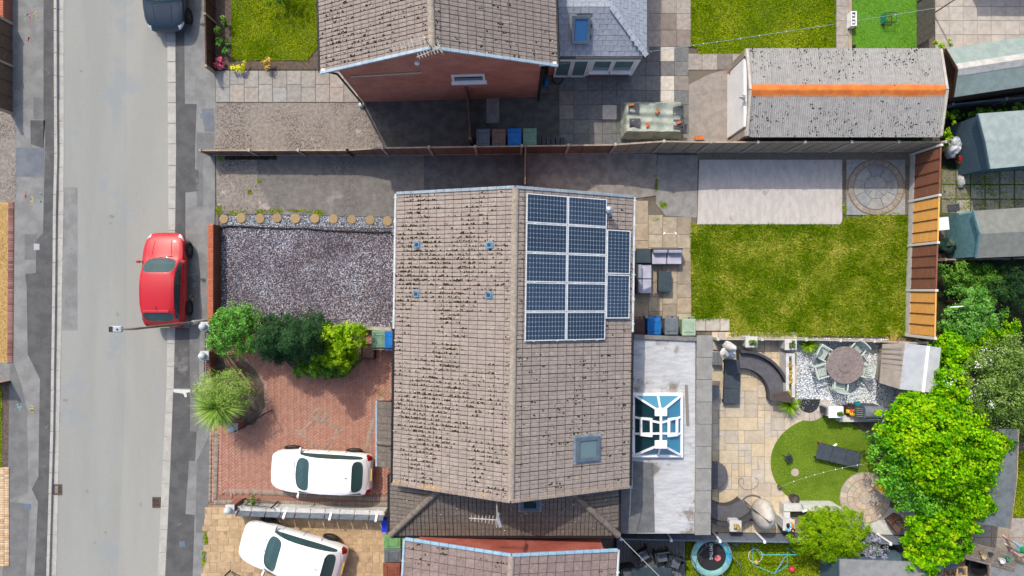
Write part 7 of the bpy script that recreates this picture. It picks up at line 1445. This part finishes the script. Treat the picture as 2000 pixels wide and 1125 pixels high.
p = G(1667, 805, .6); t = thing('flower_box', 'wooden box of red and yellow flowers between cabinet and barbecue', 'planter', (p.x, p.y, 0)); MB().box((p.x, p.y, .25), (.42, .42, .5)).build('box', wood_dark, t); crown('blooms', t, [((p.x, p.y, .56), (.25, .2, .14))], 380, .08, ramp3('red_yellow_bloom', [S(226, 60, 50), S(236, 110, 90), S(236, 190, 40), S(220, 220, 60), S(90, 140, 50)], .6, .2))
rag('teal_watering_can', 'teal watering can behind the flower box', 'watering can', 1674, 789, .5, (.14, .12, .16), mat('teal_plastic', S(40, 140, 140), S(24, 110, 116), 8, .4), folds=.2)
t, a, b = whitewall('low_wall', 'grey-white retaining wall in front of the barbecue', 1640, 812, 1724, 824, .45, 'wall'); MB().box(((a.x + b.x) / 2, (a.y + b.y) / 2, .225), (b.x - a.x, b.y - a.y, .45)).build('wall_body', wc, t)
# lawn bits
p = G(1541, 895, .3); t = thing('stool', 'small square black stool on the artificial lawn', 'stool', (p.x, p.y, .045)); MB().box((p.x, p.y, .3), (.3, .3, .04), .35).build('seat', dkgrey, t, bevel=.03); MB().box((p.x, p.y, .325), (.22, .22, .02), .35).build('cushion', mat('navy_pad', (.015, .02, .03, 1), None, rough=.7), t, bevel=.008)
for k in range(4): q = k * PI / 2 + .35 + PI / 4; MB().tube([(p.x + .17 * math.cos(q), p.y + .17 * math.sin(q), .045), (p.x + .15 * math.cos(q), p.y + .15 * math.sin(q), .29)], .015, 6).build('leg', black, t)
p = G(1553, 923, .08); tag(MB().lathe([(.17, 0), (.17, .025), (.02, .027)], (p.x, p.y, .05), 20).build('round_stone', mat('pinkish_stone', S(206, 190, 174), S(190, 174, 160), 6, .9)), 'round pinkish stepping stone set in the artificial lawn', 'stepping stone')
p = G(1560, 978); t = thing('solar_light', 'thin black lawn light on a stake with a small white head', 'garden light', p); MB().tube([p + Vector((0, 0, .05)), p + Vector((-.3, 0.0, 1.35))], .01, 5).build('stake', black, t); MB().box(p + Vector((-.33, .02, 1.38)), (.2, .08, .04), .3).build('head', white, t)
for x, y, rr, lb in ((1520, 950, .08, 'small dark garden light on the patio edge'), (1546, 970, .2, 'dark round plant pot by the low white wall')):
    p = G(x, y); t = thing('dark_pot', lb, 'pot', p, 'dark pots'); MB().lathe([(rr * .7, .03), (rr, .03 + rr * 1.6), (rr * 1.05, .05 + rr * 1.6), (rr * .85, .05 + rr * 1.6), (rr * .8, .02 + rr * 1.3)], p, 16).build('pot', dkgrey, t, True); MB().lathe([(rr * .8, 0), (rr * .8, .03 + rr * 1.3)], p, 12).build('compost', soil, t)
mb = MB(); a, b = G(1520, 952, .9), G(1695, 905, 1.7); mb.tube([a.lerp(b, q) - Vector((0, 0, .3 * 4 * q * (1 - q))) for q in np.linspace(0, 1, 16)], .005, 4); t = tag(mb.build('string_lights', mat('pale_wire', S(180, 190, 160), None, rough=.6)), 'string of small white lights across the round lawn', 'string lights'); WB[t.name] = Vector(t.location)
for q in (.2, .35, .45, .55, .68, .75, .9): p = a.lerp(b, q) - Vector((0, 0, .3 * 4 * q * (1 - q))); mb = MB(); mb.blob(p, .025, 6, 4, 0); mb.build('bulb', white, t)
for x, y, m_, lb in ((1601, 866, 'red_plastic', 'small orange-red ball by the lawn lounger'), (1546, 1111, None, 'pink-red ball on the southern lawn')):
    p = G(x, y, .12); r = .07 if x > 1590 else .13; mb = MB(); mb.blob((p.x, p.y, .03 + r), r, 12, 8, 0); tag(mb.build('play_ball', mat('pink_ball', S(226, 66, 84), None, rough=.4) if m_ is None else MATS[m_], None, True), lb, 'ball')
p = G(1630, 871, .1); tag(MB().box((p.x, p.y, .07), (.28, .09, .05), .6).build('white_bottle', white, bevel=.02), 'white bottle-like object lying by the lounger', 'bottle')
# low white curved wall and terrace planter
t = thing('low_wall', 'L-shaped low white wall round the feathery bush', 'wall', G(1540, 985)); a, b = G(1531, 1000, .55), G(1632, 984, .55); MB().box(((a.x + b.x) / 2, (a.y + b.y) / 2, .275), (b.x - a.x, .3, .55)).build('long_side', wc, t); a2 = G(1537, 1012, .55); MB().box((a2.x, a2.y, .27), (.28, .5, .54)).build('short_side', wc, t)
a, b = G(1632, 992, .55), G(1650, 1003, .55); mb = MB(); mb.bar((a.x, a.y, .27), (b.x, b.y, .27), .28, .54); mb.build('angled_end', wc, t)
p = G(1755, 1024, .5); t = thing('brown_planter', 'brown square planter tilted on the white terrace beside the vine', 'planter', (p.x, p.y, 0)); MB().box((p.x, p.y, .25), (.5, .5, .5), .6, taper=1.1).build('box', mat('brown_box', S(128, 96, 84), S(110, 82, 72), 5, .8), t); MB().box((p.x, p.y, .5), (.36, .36, .03), .6).build('compost', soil, t)
# egg chair under a cover with its ring stand
p = G(1490, 1003, .9); t = thing('egg_chair', 'hanging egg chair under a pale grey cover with a round tubular stand', 'chair', (p.x, p.y, .03)); q0 = G(1480, 1000)
mb = MB(); mb.blob((p.x, p.y, .95), (.42, .62, .82), 18, 12, .035); o = mb.build('cover', mat('pale_grey_cover', S(210, 204, 194), S(192, 186, 178), 4, .7, .3, 20), t, True)
mb = MB(); mb.tube([(q0.x - .25 + .55 * math.cos(a), q0.y + .2 + .55 * math.sin(a), .06) for a in np.linspace(0, 2 * PI, 28, endpoint=False)], .03, 8, True); mb.build('ring_base', mat('grey_tube', S(110, 112, 116), None, rough=.5), t, True)
mb = MB(); mb.tube([(q0.x - .6, q0.y + .5, .06), (q0.x - .55, q0.y + .45, 1.2), (q0.x - .2, q0.y + .2, 1.9), (p.x, p.y, 1.85)], .03, 8); mb.build('stand', MATS['grey_tube'], t, True)
mb = MB(); c = G(1440, 945); mb.tube([c + Vector((.25 * math.cos(a) + .1 * a, .25 * math.sin(a), .045)) for a in np.linspace(0, 8, 40)], .008, 5); tag(mb.build('patio_cable', dkgrey), 'thin grey cable looped on the sandstone patio', 'cable')
# chairs partly hidden by the parapet
for x, y, lb in ((1400, 700, 'grey slatted side table in the shade of the parapet'), (1397, 765, 'grey slatted side table farther along the parapet')):
    p = G(x, y, .4); t = thing('slatted_table', lb, 'table', (p.x, p.y, .03), 'slatted side tables')
    for k in range(6): MB().box((p.x - .16 + k * .065, p.y, .4), (.05, .55, .025), .06).build('slat', mat('grey_slat', S(130, 136, 142), S(118, 124, 130), 5, .8, rnd=.06), t)
    for sx in (-1, 1): MB().box((p.x, p.y + sx * .2, .2), (.36, .04, .36)).build('leg_frame', dkgrey, t)
# ---- southern garden
p = G(1390, 1087, .55); t = thing('trampoline', 'small round trampoline with black mat and turquoise pad', 'trampoline', (p.x, p.y, .02)); rr = .86
mb = MB(); mb.tube([(p.x + rr * math.cos(a), p.y + rr * math.sin(a), .5) for a in np.linspace(0, 2 * PI, 32, endpoint=False)], .025, 6, True); mb.build('rim', steel, t, True)
MB().lathe([(.62, .49), (.62, .505), (.01, .506)], (p.x, p.y, 0), 32).build('jump_mat', mat('black_mat', (.018, .018, .02, 1), (.025, .025, .028, 1), 30, .8), t)
mb = MB(); n = 32; vs = []
for r_, z in ((.62, .515), (.68, .54), (.82, .54), (.88, .5)):
    vs += [(p.x + r_ * math.cos(2 * PI * k / n), p.y + r_ * math.sin(2 * PI * k / n), z) for k in range(n)]
mb.add(vs, [(i * n + k, (i + 1) * n + k, (i + 1) * n + (k + 1) % n, i * n + (k + 1) % n) for i in range(3) for k in range(n)]); mb.build('pad', mat('turquoise_pad', S(150, 206, 198), S(120, 180, 176), 2, .6, c4=S(20, 160, 210), s4=1.1, t4=.52), t, True)
for k in range(6): a = 2 * PI * k / 6; mb = MB(); mb.tube([(p.x + .86 * math.cos(a), p.y + .86 * math.sin(a), .02), (p.x + .88 * math.cos(a), p.y + .88 * math.sin(a), .5), (p.x + .92 * math.cos(a), p.y + .92 * math.sin(a), 1.5)], .018, 6); mb.build('pole', steel, t)
mb = MB(); mb.tube([(p.x + .93 * math.cos(a), p.y + .93 * math.sin(a), 1.5) for a in np.linspace(0, 2 * PI, 32, endpoint=False)], .012, 5, True); mb.build('top_ring', dkgrey, t, True)
def letters(txt, size, M, m, parent, name='lettering'):
    cu = bpy.data.curves.new('txt', 'FONT'); cu.body = txt; cu.size = size; cu.align_x = 'CENTER'; cu.align_y = 'CENTER'; cu.extrude = .001
    o = bpy.data.objects.new('txt', cu); COL.objects.link(o); me = bpy.data.meshes.new_from_object(o.evaluated_get(bpy.context.evaluated_depsgraph_get())); bpy.data.objects.remove(o); me.materials.clear(); me.materials.append(m); me.transform(M); return place(name, me, parent)
letters('SMYTHS', .19, Matrix.Translation((p.x - .02, p.y + .2, .512)) @ Matrix.Rotation(-PI / 2, 4, 'Z'), white, t)
MB().lathe([(.13, .508), (.13, .512), (.01, .513)], (p.x + .27, p.y - .08, 0), 20).build('emblem', mat('pink_emblem', S(214, 84, 100), S(236, 150, 150), 16, .6), t)
teal = mat('aqua_tube', S(90, 200, 200), S(70, 180, 186), 5, .4)
p0 = G(1470, 1062); t = thing('goal_frame', 'aqua tubular goal frame on the southern lawn', 'goal', p0); q = [G(1470, 1066), G(1537, 1066), G(1470, 1102), G(1537, 1104), G(1512, 1120)]
for a, b in ((q[0], q[2]), (q[1], q[3]), (q[2], q[4]), (q[3], q[4])): MB().tube([a + Vector((0, 0, .04)), b + Vector((0, 0, .04))], .02, 6).build('tube', teal, t, True)
for a in (q[0], q[1]): MB().tube([a + Vector((0, 0, .04)), a + Vector((0, 0, 1.0))], .02, 6).build('upright', teal, t, True)
MB().tube([q[0] + Vector((0, 0, 1.0)), q[1] + Vector((0, 0, 1.0))], .02, 6).build('crossbar', teal, t, True); MB().tube([q[4] + Vector((0, 0, .04)), G(1520, 1076) + Vector((0, 0, .7))], .025, 6).build('stay', mat('pale_blue_tube', S(150, 206, 226), None, rough=.4), t, True)
p = G(1474, 1084); mb = MB(); mb.tube([p + Vector((.3 * math.cos(a), .3 * math.sin(a), .09)) for a in np.linspace(0, 2 * PI, 30, endpoint=False)], .011, 5, True); tag(mb.build('play_hoop', white, None, True), 'thin white hoop lying on the southern lawn', 'hoop')
p = G(1475, 1096); mb = MB(); mb.blob((p.x, p.y, .13), .11, 12, 8, 0); tag(mb.build('play_ball', mat('yellow_grey_ball', S(220, 190, 60), S(150, 150, 150), 8, .5, lo=.48, hi=.52), None, True), 'yellow and grey ball inside the white hoop', 'ball')
mb = MB(); p = G(1437, 1062, .3); tag(mb.blob((p.x, p.y, .2), (.15, .13, .2), 10, 7, .2).build('toy_bag', mat('grey_net', S(140, 140, 146), S(100, 104, 120), 20, .8), None, True), 'grey net bag hanging by the white fence post', 'bag')
# dark rattan dining set on the deck
dkr = mat('dark_rattan', S(64, 70, 76), S(50, 56, 62), 50, .75, .5, 120)
def armchair(label, c, rz):
    t = thing('rattan_armchair', label, 'chair', c, 'dark rattan armchairs', local=True, rz=rz); MB().box((0, 0, .36), (.5, .5, .1)).build('seat', dkr, t, bevel=.02); MB().box((0, 0, .43), (.42, .44, .06)).build('cushion', mat('blue_grey_pad', S(104, 112, 122), S(92, 100, 110), 5, .9), t, bevel=.02)
    mb = MB(); mb.bar((-.27, .27, .62), (.27, .27, .62), .05, .56, up=(0, .2, 1)); mb.build('backrest', dkr, t, bevel=.01)
    for sx in (-1, 1): MB().box((sx * .29, 0, .6), (.06, .55, .05)).build('arm', dkr, t, bevel=.01); MB().box((sx * .29, 0, .3), (.05, .5, .56)).build('side', dkr, t)
    return t
for x, y, rz, lb in ((1255, 1082, .5, 'dark rattan armchair closest to the south house corner'), (1292, 1085, .15, 'dark rattan armchair in the middle of the deck set'), (1318, 1097, -.35, 'dark rattan armchair at the lawn side of the deck'), (1225, 1118, 1.7, 'dark rattan armchair beside the white gutter of the south house')): p = G(x, y, .4); armchair(lb, (p.x, p.y, .091), rz)
p = G(1272, 1122, .72); t = thing('dining_table', 'dark blue-grey dining table on the deck', 'table', (p.x, p.y, .091)); MB().box((p.x, p.y - .3, .76), (1.7, 1.2, .05)).build('top', slat_t, t, bevel=.01)
for sx in (-.7, .7):
    for sy in (-.8, .2): MB().box((p.x + sx, p.y + sy, .41), (.07, .07, .64)).build('leg', dkr, t)
mb = MB(); mb.tube([Vector((4.0, -9.3, 3.9)), G(1290, 1128, 2.6)], .01, 4); tag(mb.build('overhead_cable', white), 'thin white cable running from the dark hip roof over the deck', 'cable')
mb = MB(); a, b = Vector((4.35, -7.3, 4.6)), G(1230, 1008, 4.0); mb.tube([a, b], .014, 5); tag(mb.build('aerial_pole', steel), 'pale pole beside the flat roof near the dark hip roof', 'pole')
# ---- east yard clutter
for x, y, z, rr, c1, lb in ((1860, 290, .5, (.26, .42, .4), (226, 228, 236), 'bulging white rubbish bag beside the blue shed'), (1877, 354, .15, (.14, .26, .16), (206, 210, 206), 'small white bag on the weedy paving'), (1866, 278, .75, (.2, .22, .15), (196, 206, 212), 'clear plastic sack on top of the white rubbish bag')):
    rag('rubbish_bag', lb, 'bag', x, y, z, rr, mat('bag_%d' % x, S(*c1), S(*[v - 24 for v in c1]), 6, .45, .3, 20), folds=.2)
rag('carrier_bag', 'red and green carrier bag next to the white rubbish bag', 'bag', 1878, 311, .3, (.22, .2, .24), mat('red_green_bag', S(214, 40, 50), S(150, 190, 60), 2.2, .45, lo=.48, hi=.52), folds=.25); rag('green_bag', 'dark green garden bag in front of the teal store', 'bag', 1850, 481, .45, (.34, .36, .4), mat('dark_green_bag', S(44, 74, 64), S(30, 54, 46), 4, .5, .3, 20), folds=.25)
p = G(1842, 437, .9); t = thing('white_crate', 'white lidded storage box behind the orange fence panel', 'box', (p.x, p.y, 0)); MB().box((p.x, p.y, .4), (.5, .5, .8), .1).build('box_body', mat('grey_box', S(150, 156, 160), None, rough=.6), t); MB().box((p.x, p.y, .83), (.56, .54, .06), .1).build('lid', white, t, bevel=.01)
p = G(1861, 406); tag(MB().box((p.x, p.y, .03), (.52, .3, .06), .15).build('rubber_mat', dkgrey), 'flat dark mat on the weedy paving', 'mat')
t = thing('pallet', 'weathered slatted pallet leaning by the dark green bag', 'pallet', G(1852, 505)); 
for k in range(6): p = G(1838 + k * 8, 504, .1); MB().box((p.x, p.y, .08), (.1, .4, .05), .3).build('slat', larch, t)
mb = MB(); a, b = G(1856, 600, 2.0), G(1902, 597, 2.0); mb.tube([a, b], .022, 6); tag(mb.build('white_pole', white), 'white pole poking out of the fresh green bush', 'pole')
t = thing('potting_table', 'weathered grey plank table cluttered with pots in the corner yard', 'table', G(1930, 1085)); a, b = G(1878, 1066, .75), G(1995, 1098, .75); d = b - a; ang = math.radians(-14)
for k in range(7):
    c = G(1932, 1070 + k * 5.2, .75); MB().box((c.x, c.y, .74), (2.2, .1, .035), ang).build('plank', mat('grey_plank', S(140, 132, 122), S(118, 110, 102), 5, .9, .4, 60, rnd=.08), t)
for dx in (-.9, .9):
    for dy in (-.25, .25): c = G(1932, 1085, .7); MB().box((c.x + dx, c.y + dy - dx * .25, .36), (.07, .07, .72)).build('leg', larch, t)
for k, (x, y, rr, c1, lb) in enumerate(((1920, 1087, .1, (206, 190, 150), 'cream pot on the weathered plank table'), (1916, 1078, .07, (170, 140, 90), 'tan pot on the weathered plank table'), (1955, 1094, .12, (222, 226, 230), 'white coiled item on the weathered plank table'), (1968, 1091, .09, (60, 150, 120), 'green pot on the weathered plank table'), (1935, 1082, .08, (70, 74, 80), 'dark pot on the weathered plank table'))):
    p = G(x, y, .85); tag(MB().lathe([(rr * .7, 0), (rr, rr * 1.6), (rr * .8, rr * 1.6), (rr * .7, rr * .8)], (p.x, p.y, .77), 12).build('table_pot', mat('pot_%d' % x, S(*c1), None, rough=.6), None, True), lb, 'pot', 'pots on the plank table')
p = G(1909, 1104, .35); tag(MB().lathe([(.3, 0), (.42, .4), (.44, .45), (.38, .44), (.3, .1)], (p.x, p.y, 0), 20).build('black_tub', black, None, True), 'large round black tub under the weathered plank table', 'tub')
rag('blue_patterned_bag', 'pale blue patterned cushion bag next to a grey bin under the vine', 'bag', 1837, 1095, .5, (.3, .36, .4), mat('pale_blue_fabric', S(170, 214, 230), S(140, 190, 214), 9, .8, c3=S(90, 140, 120), s3=22, t3=.6), folds=.08)
wheelie('dgrey', 'dark grey wheelie bin beside the pale blue bag under the vine', 1858, 1096, .1)
t = thing('trellis', 'small brown lattice trellis by the corner shed', 'trellis', G(1808, 1118)); a = G(1807, 1125)
for k in range(5): p = a + Vector((k * .1, .0, 0)); mb = MB(); mb.bar(p + Vector((0, 0, .1)), p + Vector((.0, .1, 1.2)), .025, .015); mb.build('lath', larch, t)
for z in range(7): mb = MB(); mb.bar(a + Vector((0, .02 + z * .014, .15 + z * .16)), a + Vector((.42, .02 + z * .014, .15 + z * .16)), .025, .015); mb.build('lath', larch, t)
t = thing('timber_pallet', 'pale new timber frame beside the cluttered table', 'frame', G(1878, 1118)); p = G(1878, 1120, .5)
for dx, dy, w, l in ((-.2, 0, .07, .6), (.2, 0, .07, .6), (0, .27, .33, .07), (0, -.1, .33, .07)): MB().box((p.x + dx, p.y + dy, .5), (w, l, .05)).build('rail', mat('pale_pine', S(214, 178, 120), S(196, 160, 104), 5, .8), t)
for dx in (-.2, .2):
    for dy in (-.27, .27): MB().box((p.x + dx, p.y + dy, .24), (.05, .05, .47)).build('leg', MATS['pale_pine'], t)
chips('wood_offcut', GP([(1826, 1110), (1865, 1110), (1865, 1122), (1826, 1122)]), 40, .07, ramp3('offcuts', [S(190, 150, 100), S(150, 110, 80), S(120, 90, 70)], .9, 0), .03)
# ---- person
def person():
    p = G(1964, 1057); ang = math.atan2(-.5, 1); t = thing('person', 'person in a green top and pale blue shorts standing at the yard edge', 'person', p, local=True, rz=0)
    J = {'pel': (0, 0, .94, .135, .1), 'sp': (0, 0, 1.12, .13, .095), 'ch': (0, .01, 1.32, .155, .1), 'nk': (0, .01, 1.48, .06, .06), 'hd': (0, .04, 1.62, .085, .1), 'tp': (0, .03, 1.74, .06, .07)}
    for s, n in ((-1, 'l'), (1, 'r')):
        st = .14 * s; J.update({'h' + n: (s * .1, 0, .88, .095, .095), 'k' + n: (s * .11, .05 + st * .6, .48, .062, .064), 'a' + n: (s * .11, st, .09, .04, .042), 't' + n: (s * .12, st + .17, .04, .045, .03), 'sh' + n: (s * .19, 0, 1.41, .06, .06), 'el' + n: (s * .27, -.02, 1.14, .043, .043), 'wr' + n: (s * .28, .14, .96, .032, .028), 'ha' + n: (s * .28, .22, .92, .036, .02)})
    ed = [('pel', 'sp'), ('sp', 'ch'), ('ch', 'nk'), ('nk', 'hd'), ('hd', 'tp')] + [(a + n, b + n) for n in 'lr' for a, b in (('h', 'k'), ('k', 'a'), ('a', 't'), ('sh', 'el'), ('el', 'wr'), ('wr', 'ha'))] + [('pel', 'h' + n) for n in 'lr'] + [('ch', 'sh' + n) for n in 'lr']
    ks = list(J); me = bpy.data.meshes.new('body'); rot = Matrix.Rotation(.9, 3, 'Z'); me.from_pydata([rot @ Vector(J[k][:3]) for k in ks], [(ks.index(a), ks.index(b)) for a, b in ed], [])
    o = bpy.data.objects.new('tmpb', me); COL.objects.link(o); sk = o.modifiers.new('s', 'SKIN'); 
    for i, k in enumerate(ks): sv = me.skin_vertices[0].data[i]; sv.radius = J[k][3:5]; sv.use_root = (k == 'pel')
    sb = o.modifiers.new('u', 'SUBSURF'); sb.levels = 2; ev = bpy.data.meshes.new_from_object(o.evaluated_get(bpy.context.evaluated_depsgraph_get())); bpy.data.objects.remove(o)
    skin = mat('skin', S(222, 176, 150), S(206, 158, 134), 9, .6); gr = mat('green_top', S(40, 176, 110), S(30, 160, 98), 8, .85); sh = mat('pale_blue_shorts', S(166, 204, 220), S(150, 190, 208), 8, .85); shoe = mat('white_trainers', S(232, 214, 214), None, rough=.7)
    hair = mat('brown_hair', S(80, 58, 42), S(60, 44, 34), 30, .7)
    for m_ in (skin, gr, sh, shoe, hair): ev.materials.append(m_)
    ri = rot.inverted()
    for f in ev.polygons:
        c = ri @ f.center; z = c.z; ax = abs(c.x); f.use_smooth = True
        f.material_index = 3 if z < .095 else 2 if .56 < z < .98 and ax < .24 and abs(c.y) < .2 else 1 if .98 <= z < 1.47 and ax < .235 or (1.25 < z < 1.5) else 4 if z > 1.66 or (z > 1.56 and c.y < .03) else 0
    b = place('body', ev, t)
    hm = MB()
    for s in (-1, 1):
        w = Vector((s * .28, .24, .91))
        for k in range(4): q = w + Vector(((k - 1.5) * .02, 0, 0)); hm.tube([rot @ q, rot @ (q + Vector((0, .04, -.015))), rot @ (q + Vector((0, .055 - abs(k - 1.3) * .008, -.045)))], [.009, .009, .006], 5)
        q = w + Vector((-s * .035, -.03, 0)); hm.tube([rot @ q, rot @ (q + Vector((-s * .02, .035, -.01)))], [.011, .008], 5)
    hm.build('fingers', skin, t, True)
    fm_ = MB(); fm_.blob(rot @ Vector((0, .145, 1.61)), .02, 6, 5, 0)
    for s in (-1, 1): fm_.blob(rot @ Vector((s * .095, .03, 1.61)), (.02, .03, .035), 6, 5, 0)
    fm_.build('nose_and_ears', skin, t, True); e = MB()
    for s in (-1, 1): e.blob(rot @ Vector((s * .035, .125, 1.635)), .013, 6, 5, 0)
    e.build('eyes', black, t); MB().box(rot @ Vector((0, .125, 1.565)), (.05, .02, .01), .9).build('mouth', mat('lip', S(180, 100, 96), None, rough=.6), t)
person()
